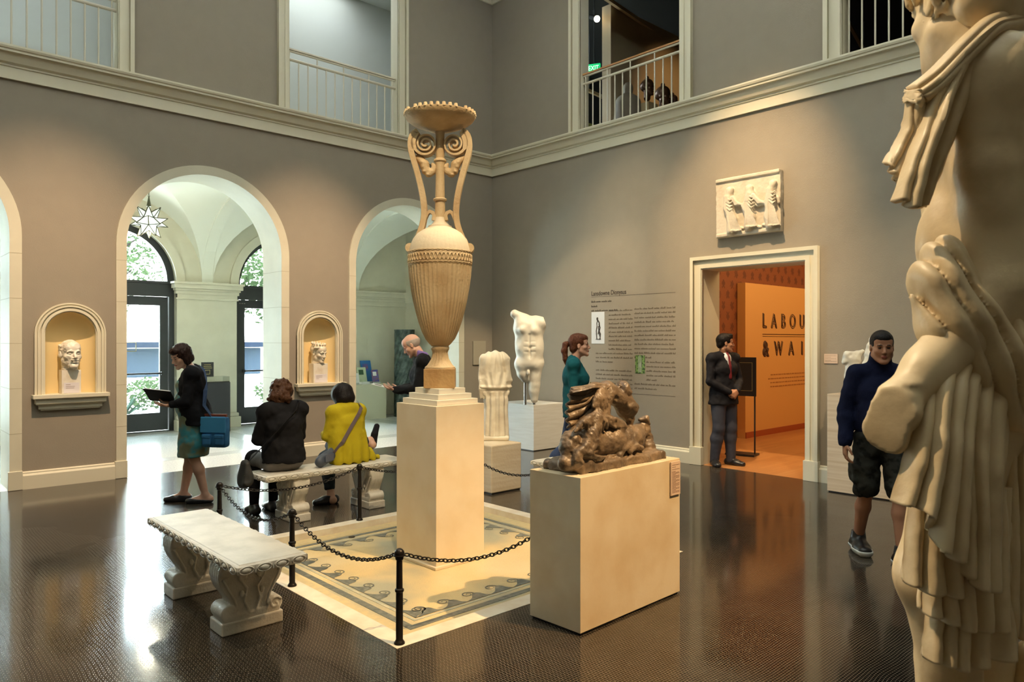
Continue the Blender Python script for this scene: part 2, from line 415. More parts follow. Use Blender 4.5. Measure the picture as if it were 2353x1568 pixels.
bm = B(); bx(bm, (-HW+.01, -HL+.01, -.02), (HW-.01, HL-.01, .05)); obj('mosaic_field', bm, mos_m, mos)
def ring(o, w, m, name, z=.0512):
    me = plate(rect(-HW+o, HW-o, -HL+o, HL-o), [rect(-HW+o+w, HW-o-w, -HL+o+w, HL-o-w)], .002, Matrix.Translation((0, 0, z))); obj(name, me, m, mos)
ring(kb+.0, .13, sand_t, 'border_band'); ring(kb+.155, .05, grey_t, 'border_band'); ring(kb+.25, .02, grey_l, 'border_band')
# running-dog wave scroll: one crest as a curve, repeated along the four sides
def wave_side(bm, L, org, dx, dy, n):
    p = L/n; org = Vector(org); dx = Vector(dx); dy = Vector(dy)
    for i in range(n):
        o = org+dx*(p*i)
        def P(u, v): return bm.verts.new(o+dx*(u*p)+dy*(v*p))
        # body: a swelling tooth leaning into a hook
        bot = [(t/12, 0) for t in range(13)]
        top = [(0, .02), (.10, .04), (.22, .09), (.34, .17), (.44, .28), (.52, .40), (.60, .47), (.70, .49), (.79, .45), (.84, .36), (.86, .25), (.90, .13), (1, .03)]
        vb = [P(*q) for q in bot]; vt = [P(*q) for q in top]
        for a in range(12): bm.faces.new((vb[a], vb[a+1], vt[a+1], vt[a]))
        # spiral hook
        sp = []; c = (.44, .52)
        for a in range(30):
            th = math.radians(-20)+a*math.radians(20); rr = .235*(1-a/34)
            sp.append((c[0]+rr*math.cos(th), c[1]+rr*.9*math.sin(th), .028*(1-a/45)))
        prev = None
        for a, (u, v, w) in enumerate(sp):
            th = math.radians(-20)+a*math.radians(20); q = (P(u+w*math.cos(th), v+w*math.sin(th)), P(u-w*math.cos(th), v-w*math.sin(th)))
            if prev: bm.faces.new((prev[0], q[0], q[1], prev[1]))
            prev = q
wo = kb+.285; A_, B_ = HW-wo, HL-wo
for (org, dx, dy, L) in (((-A_, B_, .0525), (0, -1, 0), (1, 0, 0), 2*B_), ((-A_, -B_, .0525), (1, 0, 0), (0, 1, 0), 2*A_),
                         ((A_, -B_, .0525), (0, 1, 0), (-1, 0, 0), 2*B_), ((A_, B_, .0525), (-1, 0, 0), (0, -1, 0), 2*A_)):
    bm = B(); wave_side(bm, L, org, dx, dy, 9)
    o = obj('wave_scroll', bm, grey_t, mos)
bm = B(); lathe(bm, [(.0, 0), (.028, 0), (.028, .004), (0, .004)], (-.25, HL-.33, .0515), 12); obj('floor_bolt', bm, iron, mos)

# ---- arcade wall (Y = YA): arches below, balconies above
holesA = []
for c in ARC+[-2.74]: holesA.append(archloop(c-1.03, c+1.03, -.5, 2.80, rise=1.03) if False else archloop(c-1.03, c+1.03, .001, 2.80))
nin = .255                               # niche half width
for c in NIC: holesA.append(archloop(c-nin, c+nin, 1.0, 1.73, 16))
UA = [1.57, 5.57, -2.43]; uw = .93
# split the wall at the floor so arches cut right through: outline walks around the arch feet
def arcade_outline(x0, x1, z1, cs, hw, zs):
    pts = [(x0, 0)]
    for c in sorted(cs):
        pts += [(c-hw, 0)]+[(c-hw*math.cos(PI*i/32), zs+hw*math.sin(PI*i/32)) for i in range(33)]+[(c+hw, 0)]
    return pts+[(x1, 0), (x1, z1), (x0, z1)]
low = arcade_outline(X0, XB, ZC0, [.41, 3.56, 6.71], 1.03, 2.80)
me = plate(low, [archloop(c-nin, c+nin, 1.0, 1.73, 16) for c in NIC], WT, MA(YA+WT/2)); obj('wall_arcade_lower', me, wall_m, kind='structure')
me = plate(rect(X0, XB, ZC0, TOP), [rect(c-uw, c+uw, ZC1-.02, 7.3) for c in UA[:2]], .17, MA(YA+.085)); obj('wall_arcade_upper', me, wall_m, kind='structure')
# ---- door wall (X = XB), u = -Y
me = plate([(-YA, 0), (-5.47, 0), (-5.47, 2.65), (-3.93, 2.65), (-3.93, 0), (-Y0, 0), (-Y0, ZC0), (-YA, ZC0)], [], .4, MB(XB+.2)); obj('wall_right_lower', me, wall_m, kind='structure')
UB = [6.67, 2.66]
me = plate(rect(-YA, -Y0, ZC0, TOP), [rect(-c-.93, -c+.93, ZC1-.02, 7.3) for c in UB], .17, MB(XB+.085)); obj('wall_right_upper', me, wall_m, kind='structure')
# unseen sides that close the hall
bm = B(); bx(bm, (X0-.2, Y0, 0), (X0, YA, TOP)); obj('wall_left', bm, wall_m, kind='structure')
bm = B(); bx(bm, (X0-.2, Y0-.2, 0), (XB+.4, Y0, TOP)); obj('wall_back', bm, wall_m, kind='structure')
me = plate(rect(X0-.2, XB+.6, Y0-.2, YA+.6), [rect(-1.7, 7.5, -1.4, 8.2)], .2, Matrix.Translation((0, 0, TOP+.1))); obj('ceiling', me, cream, kind='structure')
bm = B(); bx(bm, (-1.9, -1.6, TOP+.3), (7.7, 8.4, TOP+.35)); obj('ceiling_laylight', bm, mat('frosted_glass', (.8, .85, .8), .3, emit=((.9, .95, .9), .6)), kind='structure')

# ---- string course and crown
def band(name, prof, m, parts=('A', 'B')):
    """prof: [(out from wall, z)] closed polygon, swept along walls A and B with a mitre in the corner"""
    for which in parts:
        bm = B(); rings = []
        for end in (0, 1):
            r = []
            for o, z in prof:
                if which == 'A': r.append(bm.verts.new((X0 if end == 0 else XB-o, YA-o, z)))
                else: r.append(bm.verts.new((XB-o, Y0 if end == 0 else YA-o, z)))
            rings.append(r)
        m_ = len(prof)
        for j in range(m_): bm.faces.new((rings[0][j], rings[0][(j+1) % m_], rings[1][(j+1) % m_], rings[1][j]))
        bm.faces.new(rings[0]); bm.faces.new(rings[1][::-1])
        obj(name+('_arcade' if which == 'A' else '_right'), bm, m, kind='structure')
band('trim_string_course', [(-.02, 4.53), (.035, 4.53), (.035, 4.66), (.05, 4.665), (.05, 4.685), (.085, 4.70), (.115, 4.755), (.13, 4.79), (.17, 4.79), (.17, 4.815), (.185, 4.82), (.195, 4.84), (.195, 4.86), (-.02, 4.86)], cream)
band('trim_crown', [(-.02, 7.55), (.03, 7.55), (.05, 7.6), (.2, 7.75), (.3, 7.8), (.3, 7.94), (-.02, 7.94)], cream)
# ---- baseboards between openings
def base_run(name, which, a, b):
    prof = [(-.01, 0), (.045, 0), (.045, .15), (.035, .165), (.028, .17), (.028, .185), (-.01, .20)]
    bm = B(); rr = []
    for e in (a, b):
        rr.append([bm.verts.new((e, YA-o, z) if which == 'A' else (XB-o, e, z)) for o, z in prof])
    k = len(prof)
    for j in range(k): bm.faces.new((rr[0][j], rr[0][(j+1) % k], rr[1][(j+1) % k], rr[1][j]))
    bm.faces.new(rr[0]); bm.faces.new(rr[1][::-1]); obj(name, bm, cream, kind='structure')
base_run('baseboard_arcade', 'A', 1.51, 2.46); base_run('baseboard_arcade', 'A', 4.66, 5.61); base_run('baseboard_arcade', 'A', 7.81, XB)
base_run('baseboard_right', 'B', 5.58, YA); base_run('baseboard_right', 'B', Y0, 3.85)
# ---- arch casings lining the arcade openings
joint = mat('stone_joint', (.42, .38, .27), .8)
for c in ARC:
    out = arcade_outline(c-1.10, c+1.10, 0, [c], .985, 2.82)
    ringo = [(c-1.10, 0), (c-.985, 0)]+[(c-.985*math.cos(PI*i/40), 2.82+.985*math.sin(PI*i/40)) for i in range(41)]+[(c+.985, 0), (c+1.10, 0)]+[(c+1.10*math.cos(PI*i/40), 2.82+1.10*math.sin(PI*i/40)) for i in range(41)]
    o = obj('trim_arch_casing', plate(ringo, [], WT+.05, MA(YA+WT/2)), cream2, kind='structure'); smooth(o, 30)
    bm = B()
    for s in (-1, 1):
        for z in (.62, 1.12, 1.62, 2.12, 2.62):
            bx(bm, (c+s*1.043-.058, YA-.0262, z), (c+s*1.043+.058, YA-.0235, z+.006))
            bx(bm, (c+s*.985-.0012, YA-.02, z), (c+s*.985+.0012, YA+WT+.02, z+.006))
    obj('trim_stone_joints', bm, joint, kind='structure')
    bm = B()
    for s in (-1, 1): bx(bm, (c+s*1.043-.075, YA-.05, 0), (c+s*1.043+.062, YA+.0, .21), .006)
    obj('trim_arch_plinth', bm, cream2, kind='structure')
# ---- door casing in the right wall
def casing(name, which, c, hw, z0, z1, w, d=.04, pos=None):
    """moulded frame around an opening: three nested steps"""
    bm = B()
    for (a, b, dd) in ((0, w, d*.55), (.012, w*.42, d*.8), (w*.78, w+.012, d*1.3)):
        outer = [(-hw-b, z0), (-hw-a, z0), (-hw-a, z1+a), (hw+a, z1+a), (hw+a, z0), (hw+b, z0), (hw+b, z1+b), (-hw-b, z1+b)]
        me = plate([(x+(c if which == 'A' else -c), z) for x, z in outer], [], dd, MA(pos-dd/2) if which == 'A' else MB(pos-dd/2))
        t = bmesh.new(); bm.from_mesh(me); t.free(); bpy.data.meshes.remove(me)
    return bm
bm = casing('x', 'B', 4.70, .70, 0, 2.60, .155, .05, XB)
for s in (-1, 1): bx(bm, (XB-.07, 4.70+s*.785-.09, 0), (XB, 4.70+s*.785+.09, .24), .004)
obj('trim_door_casing', bm, cream, kind='structure')
bm = B()
for y in (3.925, 5.475): bx(bm, (XB+.001, min(y, y+.0)-.03 if y < 4.7 else y-.06, 0), (XB+.42, y+.06 if y < 4.7 else y+.03, 2.66))
bx(bm, (XB+.001, 3.9, 2.60), (XB+.42, 5.5, 2.68)); obj('trim_door_jamb', bm, cream, kind='structure')
# ---- balcony openings with casing, reveal and railing
def balcony(which, c, label, name_n):
    pos = YA if which == 'A' else XB; w = .16 if which == 'A' else .19; hw = uw-.02
    bm = casing('x', which, c, hw, ZC1, 7.28, w, .05, pos)
    obj('trim_balcony_casing', bm, cream, kind='structure')
    bm = B(); t = .165
    for s in (-1, 1):
        a, b = sorted((c+s*hw, c+s*(hw+.03)))
        bx(bm, (a, YA+.001, ZC1), (b, YA+t+.02, 7.3)) if which == 'A' else bx(bm, (XB+.001, a, ZC1), (XB+t+.02, b, 7.3))
    obj('trim_balcony_reveal', bm, cream, kind='structure')
    r = empty('balcony_railing', (c, YA+.07, ZC1) if which == 'A' else (XB+.07, c, ZC1), 0 if which == 'A' else -PI/2, label, 'railing', 'railings of the upper gallery')
    L = hw
    bm = B(); sweep(bm, [(-L, 0, .78), (L, 0, .78)], circ(.021, 10)); sweep(bm, [(-L, 0, .06), (L, 0, .06)], circ(.018, 8)); sweep(bm, [(-L, 0, .90), (L, 0, .90)], circ(.017, 8))
    obj('rail', bm, rail_m, r)
    bm = B(); sweep(bm, [(-L, 0, .922), (L, 0, .922)], [(-.026, -.008), (.026, -.008), (.026, .01), (.018, .02), (-.018, .02), (-.026, .01)]); obj('handrail', bm, woodrail if which == 'B' else rail_m, r)
    n = 13
    for i in range(n):
        x = -L+.045+(2*L-.09)*i/(n-1); z1 = .90 if i % 3 == 0 else .78
        bm = B(); cyl(bm, (x, 0, .0), (x, 0, z1), .0105, n=8); obj('baluster', bm, rail_m, r)
    return r
balcony('A', 5.57, 'cream metal railing of the balcony above the arcade nearest the corner', 1)
balcony('A', 1.57, 'cream metal railing of the balcony at the upper left edge of the photo', 2)
balcony('B', 6.67, 'cream metal railing with brown wooden handrail before the dark upper gallery with bronze heads', 3)
balcony('B', 2.66, 'cream metal railing at the upper right, partly behind the large statue', 4)
# ---- behind the balconies of the arcade wall: a pale blind wall
bm = B(); bx(bm, (X0, YA+1.5, ZC1-.1), (XB, YA+1.6, 7.9)); bx(bm, (X0, YA+.17, 7.6), (XB+2, YA+1.6, 7.7)); bx(bm, (X0, YA+.17, 4.66), (XB+2, YA+1.6, 4.84))
bx(bm, (X0-.1, YA+.4, 4.6), (X0, YA+1.6, 7.7)); bx(bm, (XB-.6, YA+.4, 4.6), (XB-.5, YA+1.6, 7.7))
obj('wall_gallery_blind', bm, mat('pale_blind', (.60, .63, .60), .8), kind='structure')
for cxx in (1.57, 5.57): light('gallery_tube', 'AREA', (cxx, YA+.95, 7.5), (cxx, YA+1.3, 4.9), 10 if cxx < 3 else 19, (.93, 1, .99), 1.7, .8)

# ================================================================== niches
for i, c in enumerate(NIC):
    nb = B(); n = 20; D_ = .17
    # half-round recess with a quarter-sphere head
    prof = [1.0, 1.73]
    rows = []
    for z in (1.0, 1.73): rows.append([nb.verts.new((c+nin*math.cos(PI*k/n), YA+D_*math.sin(PI*k/n), z)) for k in range(n+1)])
    for m_ in range(1, 9):
        a = PI/2*m_/8; rows.append([nb.verts.new((c+nin*math.cos(a)*math.cos(PI*k/n), YA+D_*math.cos(a)*math.sin(PI*k/n), 1.73+nin*math.sin(a))) for k in range(n+1)])
    for a, b in zip(rows, rows[1:]):
        for k in range(n): nb.faces.new((a[k], a[k+1], b[k+1], b[k]))
    fl = nb.faces.new(rows[0]); bmesh.ops.remove_doubles(nb, verts=nb.verts[:], dist=1e-5)
    o = obj('wall_niche_recess', nb, ocher, kind='structure'); smooth(o, 50)
    # moulded surround
    bm = B()
    for (ri, ro, d) in ((.0, .105, .03), (.01, .04, .05), (.055, .075, .055), (.088, .105, .045)):
        pts = [(c-nin-ro, 1.03)]+[(c-nin-ri, 1.03)]+[(c-(nin+ri)*math.cos(PI*k/30), 1.73+(nin+ri)*math.sin(PI*k/30)) for k in range(31)]+[(c+nin+ri, 1.03), (c+nin+ro, 1.03)]+[(c+(nin+ro)*math.cos(PI*k/30), 1.73+(nin+ro)*math.sin(PI*k/30)) for k in range(31)]
        me = plate(pts, [], d, MA(YA-d/2)); bm.from_mesh(me); bpy.data.meshes.remove(me)
    o = obj('trim_niche_surround', bm, cream, kind='structure'); smooth(o, 30)
    bm = B()   # corbelled shelf
    for (z0, z1, w, d) in ((1.0, 1.045, .385, .115), (.985, 1.0, .36, .095), (.94, .985, .355, .085), (.925, .94, .34, .07), (.88, .925, .32, .05), (.865, .88, .30, .04)):
        bx(bm, (c-w, YA-d, z0), (c+w, YA, z1), .004)
    bx(bm, (c-nin, YA-.02, 1.0), (c+nin, YA+.03, 1.045)); obj('trim_niche_shelf', bm, cream, kind='structure')
    bm = B(); bx(bm, (c-nin+.001, YA+.03, 1.001), (c+nin-.001, YA+.17, 1.044)); obj('trim_niche_sill', bm, cream, kind='structure')
# ================================================================== loggia beyond the arcade
YL0, YL1 = YA+WT, 14.0
XE = 9.62
def stone_floor():
    m = mat('pale_terrazzo', (.74, .75, .73), .13, noise=(60, (.50, .52, .50), .35, .6), spec=.6); return m
lf = stone_floor()
bm = B(); bx(bm, (X0, YA, -.2), (XE+.3, YL1+.6, 0)); obj('floor_loggia', bm, lf, kind='structure')
bm = B()
for x in (1.985, 5.13, 8.28): bx(bm, (x-.16, YA+.02, -.001), (x+.16, YL1, .0015))
for y in (10.6, 13.35): bx(bm, (X0, y, -.001), (XE, y+.3, .002))
obj('floor_stone_bands', bm, mat('grey_terrazzo', (.47, .49, .47), .2, noise=(60, (.38, .40, .38), .35, .6)), kind='structure')
me = plate(arcade_outline(X0, XE, 5.0, [.41, 3.56, 6.71], 1.04, 2.80), [], .03, MA(YL0+.016)); obj('wall_loggia_inner', me, vault_m, kind='structure')
DH = 1.02; BZ = 2.73
me = plate(arcade_outline(X0, XE+.3, 5.0, [.41, 3.56, 6.71], DH, BZ), [], .5, MA(YL1+.25)); obj('wall_loggia_outer', me, cream2, kind='structure')
bm = B(); bx(bm, (XE, YL0, 0), (XE+.2, YL1, 5.0)); obj('wall_loggia_end', bm, cream2, kind='structure')
bm = B(); bx(bm, (X0-.2, YL0-.5, 0), (X0, YL1+.6, 5.0)); obj('wall_loggia_left', bm, cream2, kind='structure')
bm = B(); bx(bm, (XB, YA+.001, 0), (XE+.2, YL0, 5.0)); obj('wall_loggia_corner', bm, cream2, kind='structure')
# groin vaults
bm = B(); yc = (YL0+YL1)/2; ry = (YL1-YL0)/2; NX, NY = 26, 26
for xc in (.41, 3.56, 6.71, 9.86):
    g = []
    for i in range(NX+1):
        row = []
        for j in range(NY+1):
            u = -1+2*i/NX; v = -1+2*j/NY
            u = math.sin(u*PI/2); v = math.sin(v*PI/2)
            z = BZ+1.50*max(math.sqrt(max(0, 1-u*u)), math.sqrt(max(0, 1-v*v)))
            row.append(bm.verts.new((xc+u*1.475, yc+v*ry, z)))
        g.append(row)
    for i in range(NX):
        for j in range(NY):
            a_, b_, c_, d_ = g[i][j], g[i][j+1], g[i+1][j+1], g[i+1][j]
            if (i < NX//2) == (j < NY//2): bm.faces.new((a_, b_, c_)); bm.faces.new((a_, c_, d_))
            else: bm.faces.new((a_, b_, d_)); bm.faces.new((b_, c_, d_))
o = obj('ceiling_groin_vault', bm, vault_m, kind='structure'); smooth(o, 25)
bm = B()   # transverse ribs between the bays
for x in (-1.165, 1.985, 5.13, 8.285):
    pr = [(yc+ry*math.cos(PI*k/30), BZ+1.46*math.sin(PI*k/30)) for k in range(31)]; po = [(YL0+.0, 4.6), (YL1, 4.6)]
    vs = []
    for s in (-.1, .1): vs.append([bm.verts.new((x+s, a, b)) for a, b in pr]+[bm.verts.new((x+s, a, b)) for a, b in po])
    k = len(vs[0])
    for j in range(k): bm.faces.new((vs[0][j], vs[0][(j+1) % k], vs[1][(j+1) % k], vs[1][j]))
    bm.faces.new(vs[0]); bm.faces.new(vs[1][::-1])
obj('ceiling_rib', bm, vault_m, kind='structure')
bm = B(); bx(bm, (X0-.2, YA+.4, 4.9), (XE+.3, YL1+.6, 5.0)); obj('ceiling_loggia_slab', bm, vault_m, kind='structure')
# impost cornice and pilasters on the outer wall
def impost(x0, x1, name='trim_impost'):
    bm = B()
    for (z0, z1, d) in ((2.42, 2.45, .04), (2.52, 2.58, .05), (2.58, 2.62, .08), (2.62, 2.70, .13), (2.70, 2.74, .16)):
        bx(bm, (x0-d*.6, YL1-d, z0), (x1+d*.6, YL1+.06, z1), .004)
    bx(bm, (x0, YL1-.03, 2.45), (x1, YL1+.06, 2.52)); obj(name, bm, cream2, kind='structure')
for a, b in ((1.43, 2.54), (4.58, 5.69), (7.73, XE)): impost(a, b)
bm = B()
for (z0, z1, d) in ((2.52, 2.58, .05), (2.58, 2.62, .08), (2.62, 2.70, .13), (2.70, 2.74, .16)): bx(bm, (XE-d, YL0, z0), (XE, YL1, z1))
obj('trim_impost_end', bm, cream2, kind='structure')
bm = B()
for a, b in ((1.43, 2.54), (4.58, 5.69)):
    bx(bm, (a-.04, YL1-.12, 0), (b+.04, YL1+.05, .20), .01); bx(bm, (a-.02, YL1-.08, .2), (b+.02, YL1+.02, .27), .02)
bx(bm, (7.69, YL1-.03, 0), (XE, YL1+.02, .2)); obj('baseboard_loggia_pier', bm, cream2, kind='structure')
bm = B()
for x in (7.98,):
    for (a, b, c_, d) in ((x, x+.62, 1.35, 1.365), (x, x+.62, 1.72, 1.735), (x, x+.012, 1.35, 1.73), (x+.61, x+.622, 1.35, 1.73)): bx(bm, (a, YL1-.008, c_), (b, YL1+.01, d))
obj('trim_wall_panel', bm, cream2, kind='structure')
# lunette archivolts
for c in (.41, 3.56, 6.71):
    rr = lambda r, z=BZ: [(c+r*math.cos(PI*k/30), z+r*math.sin(PI*k/30)) for k in range(31)]
    me = plate(rr(1.16)+rr(1.0)[::-1], [], .05, MA(YL1-.024)); obj('trim_window_archivolt', me, cream2, kind='structure')
# ---- glazed bronze doors
def glass_mat():
    m = bpy.data.materials.new('clear_glass'); m.use_nodes = True; nt = m.node_tree; N = nt.nodes; N.remove(N['Principled BSDF'])
    t = N.new('ShaderNodeBsdfTransparent'); g = N.new('ShaderNodeBsdfGlossy'); g.inputs['Roughness'].default_value = .02; x = N.new('ShaderNodeMixShader'); f = N.new('ShaderNodeFresnel'); f.inputs[0].default_value = 1.45
    t.inputs[0].default_value = (.93, .96, .95, 1)
    nt.links.new(f.outputs[0], x.inputs[0]); nt.links.new(t.outputs[0], x.inputs[1]); nt.links.new(g.outputs[0], x.inputs[2]); nt.links.new(x.outputs[0], N['Material Output'].inputs[0]); return m
glass = glass_mat()
acry = glass
for idx, c in enumerate((.41, 3.56, 6.71)):
    d = empty('door_%d' % (idx+1), (c, YL1+.22, 0)); d['kind'] = 'structure'
    T = Matrix(((1, 0, 0, 0), (0, 0, -1, 0), (0, 1, 0, 0), (0, 0, 0, 1)))
    # fixed frame with arched head
    out = [(-DH, 0), (DH, 0)]+[(DH*math.cos(PI*k/30), BZ+DH*math.sin(PI*k/30)) for k in range(31)]
    hd = [(-.90, 2.74), (.90, 2.74)]+[(.90*math.cos(PI*k/30), 2.74+.90*math.sin(PI*k/30)) for k in range(31)]
    obj('door_frame', plate(out, [hd, rect(-.93, .93, 0.003, 2.47)], .16, T), bronze, d)
    bm = B(); bx(bm, (-1.0, -.11, 2.46), (1.0, -.06, 2.52)); bx(bm, (-1.0, -.12, 2.70), (1.0, -.06, 2.74)); bx(bm, (-1.02, -.10, 0), (1.02, .1, .012)); obj('threshold', bm, bronze, d)
    obj('pane', plate([(x*1.0, z) for x, z in hd], [], .012, T), glass, d)
    for s in (-1, 1):
        x0, x1 = sorted((s*.01, s*.925))
        lf_ = obj('door_leaf', plate(rect(x0, x1, .02, 2.46), [rect(x0+.14, x1-.14, .34, 2.30)], .06, T), bronze, d)
        obj('pane', plate(rect(x0+.13, x1-.13, .33, 2.31), [], .01, T), glass, lf_)
        bm = B(); cyl(bm, (x0+.1, -.08, 1.06), (x1-.1, -.08, 1.06), .018, n=8)
        for xx in (x0+.11, x1-.11): bx(bm, (xx-.02, -.09, 1.03), (xx+.02, -.03, 1.09))
        obj('push_bar', bm, bronze, lf_)
        bm = B()
        for k in range(3): bx(bm, (x0+.03+k*.045, -.034, 2.385), (x0+.06+k*.045, -.0305, 2.395))
        obj('closer_cover', bm, steel, lf_)
# gold square sticker on the first door pane
bm = B()
for (a, b, c_, e) in ((0, .17, 0, .012), (0, .17, .158, .17), (0, .012, 0, .17), (.158, .17, 0, .17)): bx(bm, (3.78+a, YL1+.195, 1.46+c_), (3.78+b, YL1+.2, 1.46+e))
tag(obj('window_decal', bm, mat('gold_vinyl', (.45, .36, .14), .5)), 'thin gold square outline decal on the glass of the door behind the standing reader', 'decal')
# fire alarm tag on the jamb
fa = obj('alarm_plate', B() if False else bx(B(), (4.555, YL1+.02, 1.30), (4.60, YL1+.06, 1.46)), mat('alarm_red', (.62, .03, .03), .4)); tag(fa, 'small red alarm pull station on the jamb beside the reading woman', 'alarm')
bm = B()
for k in range(4): bx(bm, (4.553, YL1+.032, 1.33+k*.028), (4.556, YL1+.048, 1.345+k*.028))
obj('alarm_label', bm, mat('white_plastic', (.75, .75, .75), .4), fa)
# ---- star lantern
star = empty('star_lantern', (3.56, 12.15, 3.50), 0, 'glowing glass star lantern hanging on a chain in the loggia', 'lantern')
gl_em = mat('lit_white_glass', (.8, .85, .8), .4, emit=((.93, 1.0, .93), .55)); lead = mat('lead_came', (.10, .10, .06), .4, metal=.6)
bm = bmesh.new(); bmesh.ops.create_icosphere(bm, subdivisions=1, radius=.13)
random.seed(3); ed = []
base = bm.verts[:]; faces = [f for f in bm.faces]
fr = B(); g2 = B()
ics = [v.co.copy() for v in bm.verts]
cents = [(f.calc_center_median(), [v.co.copy() for v in f.verts]) for f in bm.faces]
# merge triangles into 20 original groups by taking subdivision-1 icosphere = 20 faces
for c_, vs in cents:
    tip = c_.normalized()*.285
    tv = g2.verts.new(tip); vv = [g2.verts.new(v) for v in vs]
    for a in range(3): g2.faces.new((vv[a], vv[(a+1) % 3], tv)); sweep(fr, [vs[a], tip], circ(.0075, 4), up=(.3, .5, .8))
    ball(fr, tip, .007, 6)
bm.free()
obj('glass_star', g2, gl_em, star); obj('came_frame', fr, lead, star)
bm = B(); cyl(bm, (0, 0, .24), (0, 0, .40), .035, .006, 10)
obj('cap', bm, lead, star)
bm = B()
for k in range(11):
    z = .40+k*.034; M = Matrix.Translation((0, 0, z)) @ Matrix.Rotation(PI/2*(k % 2), 4, 'Z')
    pts = [M @ Vector((.011*math.cos(t*PI/5), 0, .021*math.sin(t*PI/5))) for t in range(10)]; sweep(bm, pts, circ(.0032, 5), up=M.to_3x3() @ Vector((0, 1, 0)), closed=True)
obj('hanging_chain', bm, lead, star)
light('lantern_lamp', 'POINT', (3.56, 12.15, 3.1), None, 45, (1, .90, .68), .12)
# ---- information desk with brochures
desk = empty('information_desk', (8.33, 13.6, 0), 0, 'beige information counter carrying brochures inside the loggia', 'desk')
bm = B(); bx(bm, (-.58, -.28, .0), (.32, .36, .70)); bx(bm, (-.60, -.30, .70), (.34, .38, .735), .004); obj('counter', bm, mat('desk_beige', (.50, .49, .36), .5), desk)
blue = mat('leaflet_blue', (.03, .16, .42), .4); cards = [('leaflet_blue', blue), ('leaflet_blue', blue), ('leaflet_photo', mat('leaflet_red', (.25, .12, .16), .4, noise=(25, (.06, .10, .45), .4, .6))), ('leaflet_green', mat('leaflet_green', (.50, .58, .40), .5)), ('leaflet_photo', mat('leaflet_red', (.3, .1, .1)))]
def stand_card(name, loc, w, h, m, label, tilt=.25, back=True, mark=None, group='brochures on the information counter'):
    r = empty(name, loc, 0, label, 'brochure', group)
    bm = B(); bx(bm, (-w/2, -.006, .004), (w/2, .006, h)); o = obj('card', bm, m, r, rot=(-tilt, 0, 0))
    if mark: bm = B(); bx(bm, (-w*.32, -.009, h*.55), (w*.2, -.0055, h*.85)); obj('printed_picture', bm, mark, r, rot=(-tilt, 0, 0))
    bm = B(); bx(bm, (-w/2-.01, .0, 0), (w/2+.01, h*.28+.02, .006)); bx(bm, (-w/2-.01, -.03, 0), (w/2+.01, -.02, .035)); obj('holder', bm, acry if False else mat('clear_plastic', (.5, .55, .55), .1), r); return r
dk = mat('leaf_dark', (.05, .12, .06)); wht = mat('paper_white', (.75, .77, .76), .6)
stand_card('brochure_holder', (8.06, 13.78, .735), .24, .42, blue, 'blue topped leaflet rack at the left end of the information counter', mark=cards[2][1])
stand_card('brochure_holder', (8.52, 13.84, .735), .26, .50, blue, 'tallest blue leaflet rack, rear right of the information counter', mark=cards[2][1])
stand_card('brochure_holder', (8.26, 13.62, .735), .22, .36, cards[3][1], 'pale green leaflet with dark picture, centre of the information counter', mark=dk)
stand_card('brochure_holder', (8.56, 13.58, .735), .17, .30, cards[2][1], 'multicoloured leaflet holder at the right front of the information counter', mark=wht)
stand_card('brochure_holder', (8.02, 13.50, .735), .18, .24, wht, 'white leaflet at the left front of the information counter')
for k, (x, y, a, l) in enumerate(((8.18, 13.44, .1, 'flat stack of white leaflets lying on the counter in front of the green one'), (8.36, 13.42, -.3, 'single loose white leaflet lying right of the stack on the counter'))):
    bm = B(); bx(bm, (-.1, -.06, 0), (.1, .06, .05 if k == 0 else .008)); tag(obj('leaflet', bm, wht, loc=(x, y, .737), rot=(0, 0, a)), l, 'leaflet', 'loose leaflets')
# ---- green spiral-fluted column shaft
bm = B(); rf = lambda t, z, r: r-.016*(.5+.5*math.cos(13*(t-z*1.9)))**2
pr = [(.235, 0), (.235, .04)]+[(.232-.012*k/40, .04+1.82*k/40) for k in range(1, 41)]+[(.225, 1.90)]
lathe(bm, pr, (0, 0, 0), 156, lambda t, z, r: r if z < .03 or z > 1.88 else rf(t, z, r)); o = obj('spiral_column', bm, mat('green_marble', (.10, .14, .12), .25, noise=(9, (.025, .045, .04), .4, .7)), loc=(9.16, 13.38, 0)); smooth(o, 60)
tag(o, 'dark green spiral fluted column shaft standing in the loggia corner', 'column')
# ---- black display plinth with acrylic case and card
pl = empty('display_plinth', (5.06, 13.45, 0), 0, 'black display stand with clear case between the glass doors', 'plinth')
bm = B(); bx(bm, (-.22, -.17, 0), (.22, .17, .90), .004); obj('body', bm, glossblack, pl)
bm = B(); bx(bm, (-.21, -.16, .90), (.21, .16, 1.005)); obj('clear_case', bm, glass, pl)
sg = empty('sign_card', (4.93, 13.45, 1.006), 0, 'small black card with gold square, standing on the black display stand', 'sign')
bm = B(); bx(bm, (-.11, -.006, 0), (.11, .006, .26)); obj('card', bm, glossblack, sg)
bm = B(); gold = MATS.get('gold_vinyl')
for (a, b, c_, e) in ((-.045, .045, .04, .048), (-.045, .045, .112, .12), (-.045, -.037, .04, .12), (.037, .045, .04, .12)): bx(bm, (a, -.008, c_), (b, -.0055, e))
for k in range(3): bx(bm, (-.08+.01*k, -.008, .15+.03*k), (.08-.01*k, -.0055, .158+.03*k))
obj('gold_print', bm, gold, sg)

